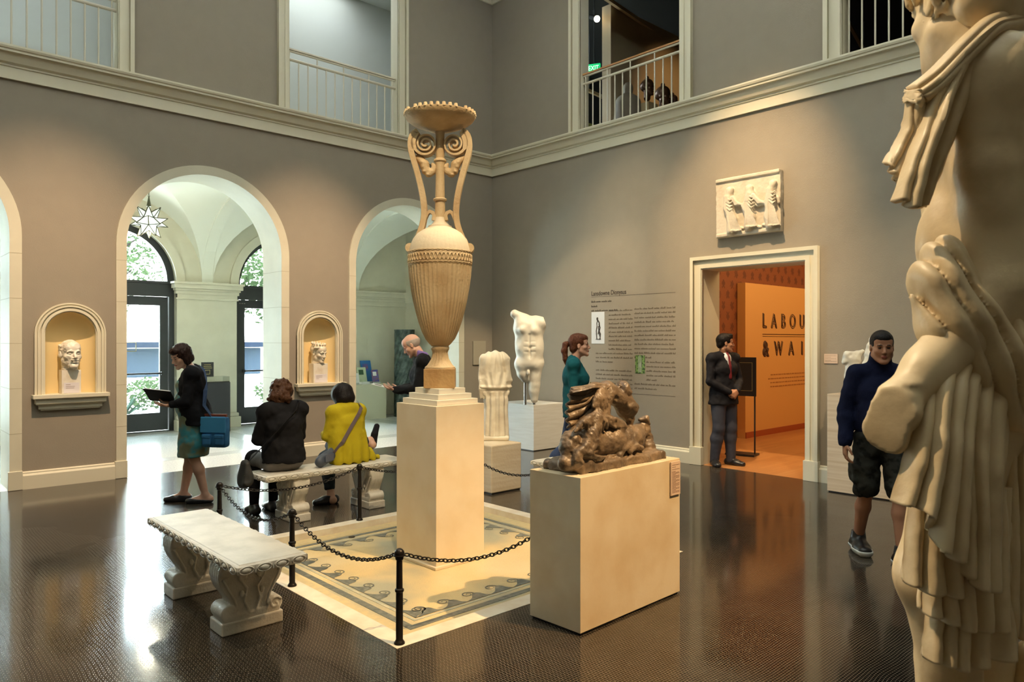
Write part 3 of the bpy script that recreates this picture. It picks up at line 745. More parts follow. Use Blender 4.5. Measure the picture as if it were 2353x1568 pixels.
# ================================================================== outdoors beyond the doors
bm = B(); bx(bm, (-22, YL1+.5, -.25), (40, 60, -.02)); obj('ground_terrace', bm, mat('paving', (.60, .58, .52), .7, noise=(2, (.52, .50, .45), .3, .7)), kind='structure')
hb = empty('shopfront_building', (11, 36, 0), 0, 'pale building with dark ground floor openings across the terrace outside', 'building')
bm = B(); bx(bm, (-22, 0, -.02), (24, 6, 7)); obj('facade', bm, mat('facade_cream', (.85, .80, .70), .8), hb)
for k in range(9):
    bm = B(); bx(bm, (-20+k*4.6, -.15, .0), (-18.2+k*4.6, .1, 1.3)); w_ = obj('window', bm, mat('shop_glass', (.013, .018, .025), .9, spec=0), hb)
    bm = B(); bx(bm, (-20.2+k*4.6, -1.0, 1.35), (-18.0+k*4.6, .0, 1.6)); obj('awning', bm, mat('awning_navy', (.005, .007, .012), .9, spec=0), hb)
rr = random.Random(5)
leafm = mat('sunlit_leaf', (.016, .024, .010), .9, spec=0); leafm2 = mat('grey_green_leaf', (.010, .018, .013), .9, spec=0); bark = mat('pale_bark', (.014, .011, .010), .9, spec=0)
def foliage(bm, cen, rad, n, size, flat=.8):
    for _ in range(n):
        while True:
            p = Vector((rr.uniform(-1, 1), rr.uniform(-1, 1), rr.uniform(-1, 1)))
            if p.length < 1: break
        p = Vector(cen)+Vector((p.x*rad, p.y*rad, p.z*rad*flat)); s = size*rr.uniform(.6, 1.3)
        a = Vector((rr.gauss(0, 1), rr.gauss(0, 1), rr.gauss(0, .6))).normalized(); b = a.orthogonal().normalized()
        vs = [bm.verts.new(p+a*s*u+b*s*v*.45) for u, v in ((-1, 0), (0, -1), (1, 0), (0, 1))]; bm.faces.new(vs)
def tree(x, y, h, label, seed):
    rr.seed(seed); t = empty('tree', (x, y, 0), 0, label, 'tree', 'trees on the terrace outside')
    bm = B(); pts = [(0, 0, -.02), (.1, 0, h*.25), (-.1, .1, h*.5)]; sweep(bm, pts, circ(.16, 8), scale=[1, .8, .6])
    tips = []
    for k in range(7):
        a = rr.uniform(0, 2*PI); q = [Vector((-.05, .05, h*(.3+.05*k))), Vector((math.cos(a)*h*.16, math.sin(a)*h*.16, h*(.45+.06*k))), Vector((math.cos(a)*h*.3, math.sin(a)*h*.3, h*(.55+.06*k)))]
        sweep(bm, q, circ(.07, 6), scale=[1, .7, .3]); tips.append(q[2])
    obj('trunk', bm, bark, t)
    bm = B()
    for q in tips: foliage(bm, q, h*.2, 420, .10)
    obj('foliage', bm, leafm, t)
tree(4.1, 21.5, 5.2, 'tree outside seen through the left half of the nearest glass door', 1)
tree(8.4, 23.0, 5.5, 'tree outside seen through the narrow right glass door', 2)
tree(1.0, 24.5, 6.0, 'tree outside at the far left behind the door arch', 3)
tree(6.3, 28, 7, 'farther tree outside between the two doors', 4)
def agave(x, y, s, label, seed):
    rr.seed(seed); bm = B()
    for k in range(22):
        a = k*2.4; el = .35+.9*(k/22); L = s*rr.uniform(.8, 1.1)
        pts = [Vector((math.cos(a)*math.cos(el)*L*t, math.sin(a)*math.cos(el)*L*t, math.sin(el)*L*t-.25*L*t*t)) for t in (0, .3, .65, 1)]
        sweep(bm, pts, [(-.05, 0), (0, -.012), (.05, 0), (0, .01)], scale=[.7, 1, .7, .05])
    tag(obj('agave_plant', bm, leafm2, loc=(x, y, -.03)), label, 'plant', 'agaves outside')
agave(4.55, 17.3, .8, 'spiky agave outside the door, left of the standing reader', 1); agave(3.9, 18.0, .7, 'agave further left outside the first door', 2)
for k, (x, y, l) in enumerate(((8.5, 18.3, 'low green bush outside the right hand door'), (10.2, 19.8, 'low bush behind and right of the nearer one outside'), (5.6, 19.2, 'low bush outside behind the agaves'))):
    rr.seed(20+k); bm = B(); foliage(bm, (0, 0, .35), .55, 500, .07); tag(obj('bush', bm, leafm, loc=(x, y, 0)), l, 'bush', 'bushes outside')

# ================================================================== orange gallery through the right door
XG0 = XB+.4
def wood_floor():
    m = bpy.data.materials.new('oak_boards'); m.use_nodes = True; nt = m.node_tree; N = nt.nodes; L = nt.links; b = N['Principled BSDF']
    tc = N.new('ShaderNodeTexCoord'); br = N.new('ShaderNodeTexBrick'); br.inputs['Brick Width'].default_value = 1.1; br.inputs['Row Height'].default_value = .075; br.inputs['Mortar Size'].default_value = .001; br.inputs['Scale'].default_value = 1
    br.inputs['Color1'].default_value = (.52, .25, .09, 1); br.inputs['Color2'].default_value = (.43, .19, .065, 1); br.inputs['Mortar'].default_value = (.2, .08, .03, 1)
    L.new(tc.outputs['Object'], br.inputs['Vector']); L.new(br.outputs['Color'], b.inputs['Base Color']); b.inputs['Roughness'].default_value = .28; return m
bm = B(); bx(bm, (XB+.0, -.5, -.2), (19, 6.7, -.0)); obj('floor_gallery', bm, wood_floor(), kind='structure')
def damask():
    m = bpy.data.materials.new('damask_wallpaper'); m.use_nodes = True; nt = m.node_tree; N = nt.nodes; L = nt.links; b = N['Principled BSDF']
    tc = N.new('ShaderNodeTexCoord'); sp = N.new('ShaderNodeSeparateXYZ'); L.new(tc.outputs['Object'], sp.inputs[0])
    def M(op, a, bv=None):
        n = N.new('ShaderNodeMath'); n.operation = op
        for i, v in enumerate((a, bv)):
            if v is None: continue
            if isinstance(v, (int, float)): n.inputs[i].default_value = v
            else: L.new(v, n.inputs[i])
        return n.outputs[0]
    u = M('SINE', M('MULTIPLY', sp.outputs['X'], 2*PI/.27)); v = M('SINE', M('MULTIPLY', sp.outputs['Z'], 2*PI/.36)); w = M('MULTIPLY', M('SINE', M('MULTIPLY', sp.outputs['X'], 2*PI/.07)), M('SINE', M('MULTIPLY', sp.outputs['Z'], 2*PI/.08)))
    s = M('GREATER_THAN', M('ADD', M('MULTIPLY', u, v), M('MULTIPLY', w, .35)), .42)
    x = N.new('ShaderNodeMix'); x.data_type = 'RGBA'; L.new(s, x.inputs[0]); x.inputs[6].default_value = (.24, .075, .025, 1); x.inputs[7].default_value = (.14, .04, .016, 1); L.new(x.outputs[2], b.inputs['Base Color']); b.inputs['Roughness'].default_value = .7; return m
bm = B(); bx(bm, (XG0, 6.55, 0), (19, 6.7, 4.4)); obj('wall_gallery_wallpaper', bm, damask(), kind='structure')
orange = mat('orange_board', (.74, .42, .14), .6)
bm = B(); bx(bm, (19, -.5, 0), (19.2, 6.7, 4.4)); bx(bm, (XG0, -.7, 0), (19.2, -.5, 4.4)); bx(bm, (XG0-.001, -.5, 0), (XG0+.05, 3.86, 4.4)); obj('wall_gallery_sides', bm, orange, kind='structure')
bm = B(); bx(bm, (XB+.4, -.5, 4.4), (19.2, 6.7, 4.5)); bx(bm, (XG0-.0, 5.54, 0), (XG0+.12, 6.56, 4.4)); obj('ceiling_gallery', bm, cream, kind='structure')
pn = empty('exhibition_panel', (11.29, 6.42, 0), 0, 'large orange exhibition title board with raised letters, seen through the doorway', 'panel')
bm = B(); bx(bm, (0, -.03, .0), (6.5, .12, 2.64)); obj('board', bm, orange, pn)
bm = B(); bx(bm, (0, -.05, 0), (6.5, -.03, .10)); obj('skirting', bm, mat('red_skirting', (.38, .09, .03), .5), pn)
TP = lambda x, z: Matrix.Translation((x, -.033, z)) @ Matrix(((1, 0, 0, 0), (0, 0, -1, 0), (0, 1, 0, 0), (0, 0, 0, 1)))
ink = mat('brown_ink', (.07, .03, .015), .6)
import sys
for s_, x, z in (('L', .578, 1.89), ('A', .871, 1.89), ('B', 1.254, 1.895), ('O', 1.568, 1.895), ('U', 1.962, 1.90), ('&', .578, 1.40), ('W', .985, 1.40), ('A', 1.52, 1.40), ('I', 2.03, 1.40)):
    for nm, dx_, dz_, ol in (('letter', 0, 0, .0035), ('letter_shade', .018, -.012, .0055)):
        me = text_mesh(s_, .36, Matrix.Identity(4), outline=ol if s_ != '&' else .016); xs = [v.co.x for v in me.vertices]
        me.transform(TP(x+dx_, z+dz_) @ Matrix.Diagonal((.80, 1, 1, 1)) @ Matrix.Translation((-min(xs), 0, 0))); obj(nm, me, ink, pn)
bm = B(); bx(bm, (.578, -.036, 1.765), (3.4, -.030, 1.775)); bx(bm, (.578, -.036, 1.73), (3.4, -.030, 1.735)); obj('rule', bm, ink, pn)
bm = B(); rr.seed(9)
for k, (a, b) in enumerate(((.87, 3.0), (.78, 3.0), (.86, 3.0), (.86, 3.0))):
    x = a
    while x < b:
        w = rr.uniform(.04, .12); bx(bm, (x, -.034, 1.04-k*.07), (x+w, -.030, 1.06-k*.07)); x += w+.025
obj('small_print', bm, mat('faded_ink', (.42, .19, .06), .7), pn)
light('gallery_wash', 'AREA', (13.2, 3.6, 4.3), (13.2, 6.4, 1.2), 145, (1, .62, .26), 5, .6)
light('gallery_wash', 'AREA', (10.3, 4.6, 4.3), (10.4, 5.2, 0), 45, (1, .66, .32), 1.6, 1.0)
# framed notice stand behind the guard
st = empty('notice_stand', (9.63, 5.50, 0), math.radians(-78), 'black framed notice on a floor stand just behind the guard', 'sign')
bm = B(); bx(bm, (-.20, -.012, .855), (.20, .012, 1.415)); obj('frame', bm, glossblack, st)
bm = B()
for (a, b, c_, e) in ((-.15, .15, .93, .935), (-.15, .15, 1.335, 1.34), (-.15, -.145, .93, 1.34), (.145, .15, .93, 1.34)): bx(bm, (a, -.016, c_), (b, -.0125, e))
obj('gold_line', bm, gold, st)
bm = B()
for x in (-.19, .172): bx(bm, (x, -.01, .03), (x+.018, .01, 1.10))
obj('upright', bm, glossblack, st)
bm = B(); bx(bm, (-.21, -.13, 0), (.21, .13, .03), .004); obj('base', bm, glossblack, st)

# ================================================================== upper dark gallery behind the right wall
ZU = 4.86; beige = mat('gallery_beige', (.42, .33, .20), .8); XG0 = XB+.17
bm = B(); bx(bm, (XG0, .5, ZU-.15), (17, 12, ZU-.02)); obj('floor_upper', bm, mat('upper_floor', (.20, .12, .06), .4), kind='structure')
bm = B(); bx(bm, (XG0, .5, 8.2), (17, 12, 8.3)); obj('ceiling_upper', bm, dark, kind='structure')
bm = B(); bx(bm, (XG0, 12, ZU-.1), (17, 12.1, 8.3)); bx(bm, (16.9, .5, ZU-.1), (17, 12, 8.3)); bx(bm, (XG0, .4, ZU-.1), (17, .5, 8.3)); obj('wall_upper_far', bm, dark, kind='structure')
bm = B(); bx(bm, (10.0, 8.25, ZU-.02), (16.9, 8.45, 7.59)); obj('wall_upper_partition', bm, beige, kind='structure')
bm = B(); bx(bm, (9.6, 11.2, ZU-.02), (14, 11.3, 6.7)); obj('wall_upper_green', bm, mat('olive_green', (.30, .32, .10), .8), kind='structure')
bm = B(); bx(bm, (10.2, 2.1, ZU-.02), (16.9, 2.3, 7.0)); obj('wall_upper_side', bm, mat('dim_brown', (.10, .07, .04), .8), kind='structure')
for k, (p, q) in enumerate((((9.2, 8.0, 7.5), (16, 8.9, 7.5)), ((9.2, 9.9, 6.9), (14, 10.4, 6.9)), ((10.4, 5.0, 7.6), (16, 6.2, 7.6)), ((9.2, 3.0, 7.3), (15, 3.2, 7.3)))):
    tr = empty('track_rail', p, 0, ['lighting track crossing the dark ceiling above the spotlight', 'lower lighting track far left in the dark upper gallery', 'lighting track at the right of the dark upper gallery opening', 'lighting track seen through the right hand balcony'][k], 'track')
    bm = B(); sweep(bm, [(0, 0, 0), Vector(q)-Vector(p)], [(-.03, -.03), (.03, -.03), (.03, .03), (-.03, .03)]); obj('rail', bm, beige, tr)
    bm = B()
    for t in (.1, .5, .9): v = (Vector(q)-Vector(p))*t; cyl(bm, v, (v.x, v.y, 8.2-p[2]), .008, n=6)
    obj('hanger', bm, dark, tr)
sp = empty('spotlight', (9.87, 8.50, 7.37), 0, 'lit track spotlight hanging in the dark upper gallery', 'spotlight')
bm = B(); cyl(bm, (0, .10, .06), (0, -.04, -.02), .045, n=14); cyl(bm, (0, .05, .04), (0, .05, .16), .008, n=6); obj('housing', bm, dark, sp)
bm = B(); cyl(bm, (0, -.041, -.021), (-.004, -.05, -.026), .055, n=14); obj('lamp', bm, mat('lamp_glow', (1, .9, .7), emit=((1, .80, .5), 25)), sp)
ex = empty('exit_sign', (10.655, 9.20, 6.88), math.radians(-62), 'green lit EXIT sign at the left of the dark upper gallery', 'sign')
bm = B(); bx(bm, (-.12, -.025, -.075), (.12, .025, .075)); obj('housing', bm, mat('exit_green', (.01, .35, .12), emit=((.01, .62, .20), .75)), ex); bm = B(); cyl(bm, (0, 0, .07), (0, 0, 1.33), .01, n=6); obj('hanger', bm, dark, ex)
o = obj('lettering', text_mesh('EXIT', .125, Matrix.Translation((-.11, -.027, -.045)) @ Matrix(((.80, 0, 0, 0), (0, 0, -1, 0), (0, 1, 0, 0), (0, 0, 0, 1)))), mat('exit_white', (.6, 1, .7), emit=((.55, 1, .65), 1.6)), ex)
light('upper_spot', 'SPOT', (10.9, 6.3, 8.0), (12.0, 8.0, 5.6), 150, WARM2, .05, spot=70, blend=.8)
light('upper_green', 'POINT', (10.6, 10.3, 6.9), None, 8, (.9, 1, .5), .1)
# ================================================================== tall candelabrum on its pedestal
def fluted_noise(D): pass
ped = empty('pedestal', (3.515, 4.64, ZM), 0, 'tall cream stone pedestal with stepped top in the middle of the mosaic', 'pedestal')
bm = B(); bx(bm, (-.235, -.262, 0), (.235, .262, 1.215), .003); obj('shaft', bm, travertine if False else mat('pedestal_limestone', (.72, .63, .48), .5, noise=(4, (.66, .55, .38), .25, .6), bump=.06), ped)
bm = B(); bx(bm, (-.26, -.287, .0), (.26, .287, .022), .004); obj('foot_slab', bm, MATS['pedestal_limestone'], ped)
for k, (w, z0, z1) in enumerate(((.20, 1.215, 1.255), (.165, 1.255, 1.296), (.13, 1.296, 1.337))):
    bm = B(); bx(bm, (-w, -w-.027, z0), (w, w+.027, z1), .003); obj('step', bm, mat('step_marble', (.78, .72, .60), .45), ped)
PZ = ZM+1.337
K = .00345
zz = lambda y: 1.65+(784-y)*K-PZ
can = empty('stone_candelabrum', (3.515, 4.64, PZ), -math.atan2(.679, .734)+.03, 'tall carved stone candelabrum vase with scrolled handles and dished top', 'vase')
bm = B(); bx(bm, (-.12, -.12, 0), (.12, .12, zz(847)), .004); obj('base_block', bm, mat('amber_stone', (.58, .36, .15), .55, noise=(6, (.38, .19, .06), .25, .6), bump=.4), can)
prof = [(35, 847), (35, 844), (30, 840), (24, 833), (19, 824), (17, 812), (19, 806), (21, 803), (21, 798), (18, 794)]
bm = B(); lathe(bm, [(r*K, zz(y)) for r, y in prof], n=60, rfun=lambda t, z, r: r*(1+.05*math.cos(20*t)*(1 if r < .1 and z < zz(808) else 0))); o = obj('foot', bm, limestone, can); smooth(o)
body = [(18, 796), (24, 790), (33, 779), (41, 762), (48, 742), (55, 717), (61, 692), (66, 664), (70, 636), (72, 612)]
def flute(t, z, r): return r*(1-.028*abs(math.sin(22*t))**.6)
bm = B()
pts = []
for (a, b) in zip(body, body[1:]):
    for k in range(4): pts.append((a[0]+(b[0]-a[0])*k/4, a[1]+(b[1]-a[1])*k/4))
pts.append(body[-1]); lathe(bm, [((r+1.2)*K, zz(y)) for r, y in pts], n=264, rfun=flute); o = obj('fluted_belly', bm, limestone, can); smooth(o, 80)
# interlace band
bm = B(); lathe(bm, [(71*K, zz(613)), (72.3*K, zz(611)), (72.3*K, zz(582)), (71*K, zz(580))], n=80)
for ph in (0, PI):
    n = 26*8; pl_ = []
    for i in range(n):
        t = 2*PI*i/n; pl_.append(((73*K)*math.cos(t), (73*K)*math.sin(t), zz(596)+.028*math.sin(26*t+ph)))
    sweep(bm, pl_, circ(.0055, 5), closed=True)
    for zc, amp in ((609, .010), (583, .009)):
        sweep(bm, [((72.6*K)*math.cos(2*PI*i/n), (72.6*K)*math.sin(2*PI*i/n), zz(zc)+amp*abs(math.sin(20*PI*i/n+ph/2))) for i in range(n)], circ(.0045, 5), closed=True)
o = obj('interlace_band', bm, limestone, can); smooth(o, 60)
bm = B(); lathe(bm, [((r)*K, zz(y)) for r, y in ((71.5, 582), (71, 575), (67.5, 563), (61, 549), (52, 538), (41, 530), (30, 525), (27, 523), (27, 520), (21, 518), (15, 511), (12, 500))], n=132, rfun=lambda t, z, r: r*(1-.008*abs(math.sin(22*t))**.6)); o = obj('shoulder', bm, mat('shoulder_stone', (.72, .60, .42), .6, bump=.3), can); smooth(o, 60)
bm = B(); lathe(bm, [(12*K, zz(503)), (11.5*K, zz(470)), (11.5*K, zz(463)), (15*K, zz(462)), (16*K, zz(459)), (15*K, zz(457)), (11*K, zz(455)), (10*K, zz(400)), (12*K, zz(374)), (15*K, zz(371)), (14*K, zz(367)), (10*K, zz(364)), (10*K, zz(310)), (13*K, zz(296))], n=24); o = obj('stem', bm, limestone, can); smooth(o)
bm = B(); lathe(bm, [(13*K, zz(303)), (30*K, zz(299)), (34*K, zz(296)), (50*K, zz(291)), (53*K, zz(290)), (68*K, zz(283)), (77*K, zz(276)), (82*K, zz(268)), (82*K, zz(265)), (70*K, zz(270)), (20*K, zz(280)), (0, zz(281))], n=64)
for i in range(36):
    t = 2*PI*i/36; c = Vector((79*K*math.cos(t), 79*K*math.sin(t), zz(263.5)))
    if i % 9 != 4: cyl(bm, c-Vector((0, 0, .012)), c+Vector((0, 0, .017)), .0165, .012, 8)
o = obj('dish', bm, limestone, can); smooth(o, 35)
for s in (-1, 1):
    path = [(62, 568), (55, 556), (46, 536), (38.5, 512), (36, 488), (38, 462), (44, 430), (52, 398), (61, 368), (67, 345), (67.5, 325), (62, 310), (50, 302)]
    for k in range(1, 40):
        a = math.radians(70-k*24) ; r = 29-(26.0*k/40)
        if k > 1: path.append((33+r*math.cos(a), 333-r*math.sin(a)))
    P3 = [(s*u*K, 0, zz(y)) for u, y in path]
    # resample smooth (Chaikin) on the long part
    q = [Vector(p) for p in P3]; out = [q[0]]
    for a, b in zip(q, q[1:]): out += [a*.75+b*.25, a*.25+b*.75]
    out.append(q[-1]); n_ = len(out)
    sc_ = [1 if i < 26 else max(.55, 1-.45*(i-26)/12) for i in range(n_)]
    bm = B(); sec = [(-.048, -.024), (.048, -.024), (.048, .018), (.02, .024), (-.02, .024), (-.048, .018)]
    up_pts = out
    rings = []
    for i, p in enumerate(up_pts):
        t = (up_pts[min(i+1, n_-1)]-up_pts[max(i-1, 0)]).normalized(); nrm = t.cross(Vector((0, 1, 0))).normalized(); th = sc_[i]
        rings.append([bm.verts.new(p+Vector((0, 1, 0))*a+nrm*(b*th*(.62 if i > 30 else 1))) for a, b in sec])
    for a, b in zip(rings, rings[1:]):
        for j in range(6): bm.faces.new((a[j], a[(j+1) % 6], b[(j+1) % 6], b[j]))
    bm.faces.new(rings[0]); bm.faces.new(rings[-1][::-1])
    h = obj('scroll_handle', bm, limestone, can); smooth(h, 50)
    bm = B(); cyl(bm, (s*68*K, -.055, zz(571)), (s*68*K, .055, zz(571)), .036, n=18); cyl(bm, (s*60*K, -.03, zz(590)), (s*60*K, .03, zz(575)), .03, n=10); o = obj('handle_scroll_end', bm, limestone, h); smooth(o)
    # inner tendrils: small hook by the shoulder, leafy bracket beneath the volute
    bm = B(); sweep(bm, [(s*u*K, 0, zz(y)) for u, y in ((11, 505), (13, 494), (20, 487), (28, 490), (34, 503), (40, 520), (48, 536), (54, 548))], [(-.03, -.012), (.03, -.012), (.03, .012), (-.03, .012)], up=(0, 1, 0)) if False else None
    pt = [Vector((s*u*K, 0, zz(y))) for u, y in ((15, 507), (13, 497), (16, 490), (23, 487), (29, 491), (34, 503), (40, 520), (48, 536), (56, 552))]
    rings = []
    for i, p in enumerate(pt):
        t = (pt[min(i+1, 8)]-pt[max(i-1, 0)]).normalized(); nrm = t.cross(Vector((0, 1, 0))).normalized()
        rings.append([bm.verts.new(p+Vector((0, 1, 0))*a+nrm*b) for a, b in ((-.03, -.014), (.03, -.014), (.03, .014), (-.03, .014))])
    for a, b in zip(rings, rings[1:]):
        for j in range(4): bm.faces.new((a[j], a[(j+1) % 4], b[(j+1) % 4], b[j]))
    bm.faces.new(rings[0]); bm.faces.new(rings[-1][::-1]); o = obj('tendril', bm, limestone, can); smooth(o, 60)
    S = Sdf((min(s*5*K, s*55*K)-.03, -.08, zz(412)), (max(s*5*K, s*55*K)+.03, .08, zz(345)), .006)
    S.tube([(s*u*K, 0, zz(y)) for u, y in ((52, 362), (44, 368), (36, 378), (32, 392), (24, 399), (16, 394), (12, 384), (17, 377))], [.02, .028, .034, .03, .024, .02, .018, .012], .02)
    for k, (u, y) in enumerate(((39, 385), (35, 396), (28, 403), (42, 374))): S.ell((s*u*K, 0, zz(y)), (.018, .04, .014), k=.01)
    obj('leaf_bracket', S.mesh(), limestone, can)

# ================================================================== stone benches
def make_bench():
    r = empty('stone_bench', (0, 0, 0))
    bm = B(); L, W = 1.50, .40    # length along y
    prof = [(0, .392), (W/2-.05, .394), (W/2-.018, .400), (W/2-.003, .412), (W/2+.002, .43), (W/2-.001, .449), (W/2-.012, .4535), (W/2-.020, .4535), (W/2-.024, .458), (0, .458)]
    rings = []
    for (w_, z) in prof:
        d = w_-W/2; a, b = (w_, L/2+d) if w_ > 0 else (W/2-.05, L/2-.05)
        if w_ <= 0: a, b = W/2-.06, L/2-.06
        rings.append([bm.verts.new((x, y, z)) for x, y in ((-a, -b), (a, -b), (a, b), (-a, b))])
    for a, b in zip(rings, rings[1:]):
        for j in range(4): bm.faces.new((a[j], a[(j+1) % 4], b[(j+1) % 4], b[j]))
    bm.faces.new(rings[0]); bm.faces.new(rings[-1]); seat = obj('seat_slab', bm, bench_m, r)
    # egg-and-dart moulding
    bm = B()
    def eggs(p, d, nrm, Ln, n):
        p = Vector(p); d = Vector(d); nrm = Vector(nrm)
        for i in range(n):
            c = p+d*(Ln*(i+.5)/n); w_ = Ln/n
            M = Matrix.Translation(c) @ Matrix((d.to_4d(), nrm.to_4d(), Vector((0, 0, 1, 0)), Vector((0, 0, 0, 1)))).transposed().to_4x4()
            M = Matrix.Translation(c) @ Matrix([[d.x, nrm.x, 0, 0], [d.y, nrm.y, 0, 0], [0, 0, 1, 0], [0, 0, 0, 1]])
            bmesh.ops.create_uvsphere(bm, u_segments=10, v_segments=6, radius=1, matrix=M @ Matrix.Diagonal((w_*.27, .010, .015, 1)))
            ringp = [M @ Vector((w_*.39*math.cos(a*PI/8), .001, .020*math.sin(a*PI/8))) for a in range(16)]
            sweep(bm, ringp, circ(.0032, 5), up=nrm, closed=True)
            q = M @ Vector((w_*.5, .0, 0)); cyl(bm, q-Vector((0, 0, .018)), q+Vector((0, 0, .02)), .0035, .002, 5)
    z = .428
    eggs((-W/2+.0, -L/2-.002, z), (1, 0, 0), (0, -1, 0), W, 4); eggs((-W/2, L/2+.002, z), (1, 0, 0), (0, 1, 0), W, 4)
    eggs((-W/2-.002, -L/2, z), (0, 1, 0), (-1, 0, 0), L, 14); eggs((W/2+.002, -L/2, z), (0, 1, 0), (1, 0, 0), L, 14)
    o = obj('egg_moulding', bm, bench_m, seat); smooth(o, 60)
    for sy in (-1, 1):
        y0 = sy*.40
        S = Sdf((-.23, y0-.11, -.0), (.23, y0+.11, .41), .0055)
        hw = [(.405, .165), (.37, .186), (.33, .193), (.29, .188), (.25, .172), (.21, .145), (.18, .124), (.15, .118), (.10, .14), (.07, .145)]
        for (z0, w0), (z1, w1) in zip(hw, hw[1:]): S.cap((0, y0, z0), (0, y0, z1), .075, .075, k=.0, flat=((1, 0, 0), 1.0)) if False else None
        def shape(x, y, z):
            zs_ = np.array([a for a, b in hw][::-1]); ws = np.array([b for a, b in hw][::-1]); w_ = np.interp(z, zs_, ws)
            th = .070+.010*np.cos(z*14)
            fl = .004*np.abs(np.sin((y-y0)*95))*(np.abs(x) > w_*.8)
            return np.maximum(np.maximum(np.abs(x)-w_+fl, np.abs(y-y0)-th), np.maximum(.06-z, z-.405))*.85
        x, y, z = S.ax[0][:, None, None], S.ax[1][None, :, None], S.ax[2][None, None, :]
        S.D = np.minimum(S.D, shape(x, y, z).astype(np.float32))
        for sx in (-1, 1):
            S.cap((sx*.135, y0-.078, .118), (sx*.135, y0+.078, .118), .046, k=.01)
            S.cap((sx*.150, y0-.072, .355), (sx*.150, y0+.072, .355), .030, k=.02)
            S.warp(lambda x, y, z: np.maximum(np.abs(y-y0)-.083-S.D, 0)) if sx == 9 else None
            S.D = np.maximum(S.D, (np.abs(y-y0)-.082).astype(np.float32))
            for fy in (-1, 1):   # volute eyes and rims, front and back
                yy = y0+fy*.084
                S.tube([(sx*(.135+ (.040-.0035*k)*math.cos(k*.7+.5)), yy, .118+(.040-.0035*k)*math.sin(k*.7+.5)) for k in range(10)], .006, k=.004)
                S.tube([(sx*(.115-(.030-.003*k)*math.cos(k*.7)), yy, .345+(.030-.003*k)*math.sin(k*.7)) for k in range(8)], .006, k=.004)
                S.tube([(sx*.165, yy-fy*.006, .31), (sx*.130, yy-fy*.006, .24), (sx*.098, yy-fy*.006, .18), (sx*.085, yy-fy*.004, .13)], .0075, k=.006)
                S.tube([(sx*.09, yy-fy*.008, .38), (sx*.07, yy-fy*.008, .30), (sx*.03, yy-fy*.008, .24), (sx*.045, yy-fy*.008, .17), (sx*.02, yy-fy*.008, .11)], .007, k=.008)
                S.ell((sx*.045, yy-fy*.010, .315), (.02, .008, .03), k=.006); S.ell((sx*.06, yy-fy*.01, .215), (.014, .008, .022), k=.006)
        S.box((0, y0, .085), (.165, .082, .025), rd=.012, k=.01)
        leg = obj('leg', S.mesh(relax=1), bench_m, r)
        bm = B(); bx(bm, (-.180, y0-.092, 0), (.180, y0+.092, .072), .008); obj('foot_block', bm, bench_m, leg)
    return r
bench_m = mat('weathered_marble', (.66, .62, .54), .45, noise=(7, (.52, .49, .42), .3, .6), bump=.25, bscale=60)
b1 = make_bench(); b1.location = (1.75, 4.56, 0); tag(b1, 'carved white stone bench, empty, nearest the camera at left', 'bench', 'carved stone benches around the mosaic')
b2 = copy_tree(b1); b2.location = (3.51, 6.36, 0); b2.rotation_euler = (0, 0, PI/2); tag(b2, 'carved stone bench on which the two women sit')
b3 = copy_tree(b1); b3.location = (5.315, 4.50, 0); tag(b3, 'stone bench mostly hidden behind the plinth of the brown animal group')
# ================================================================== posts and chains
posts = [((2.25, 3.335), 'iron post at the front corner of the mosaic'), ((2.25, 4.61), 'iron post midway along the mosaic edge beside the empty bench'), ((2.25, 5.88), 'iron post at the far left corner of the mosaic, behind the empty bench'),
         ((3.53, 5.88), 'iron post in front of the bench with the seated women'), ((4.81, 5.88), 'iron post at the far corner behind the tall pedestal'), ((4.81, 4.61), 'iron post midway along the right edge, near the hidden bench'),
         ((4.81, 3.335), 'iron post at the right corner behind the brown group plinth'), ((3.53, 3.335), 'iron post directly behind the plinth of the brown animal group')]
def make_post():
    r = empty('chain_post')
    bm = B(); lathe(bm, [(.030, 0), (.030, .008), (.024, .016), (.0195, .024), (.0195, .28), (.024, .284), (.0255, .291), (.024, .298), (.018, .302), (.0165, .455), (.021, .458), (.021, .464), (.016, .468)], n=20); o = obj('shaft', bm, iron, r); smooth(o)
    bm = B(); ball(bm, (0, 0, .492), .028, 18); cyl(bm, (0, 0, .464), (0, 0, .475), .023, n=16); o = obj('ball_finial', bm, iron, r); smooth(o)
    bm = B(); sweep(bm, [(.030*math.cos(t*PI/10), .030*math.sin(t*PI/10), .482) for t in range(20)], circ(.0045, 6), closed=True); o = obj('hook_ring', bm, iron, r); smooth(o, 60); return r
pp = make_post()
for i, ((x, y), l) in enumerate(posts):
    o = pp if i == 0 else copy_tree(pp); o.location = (x, y, .002); tag(o, l, 'post', 'black chain posts around the mosaic')
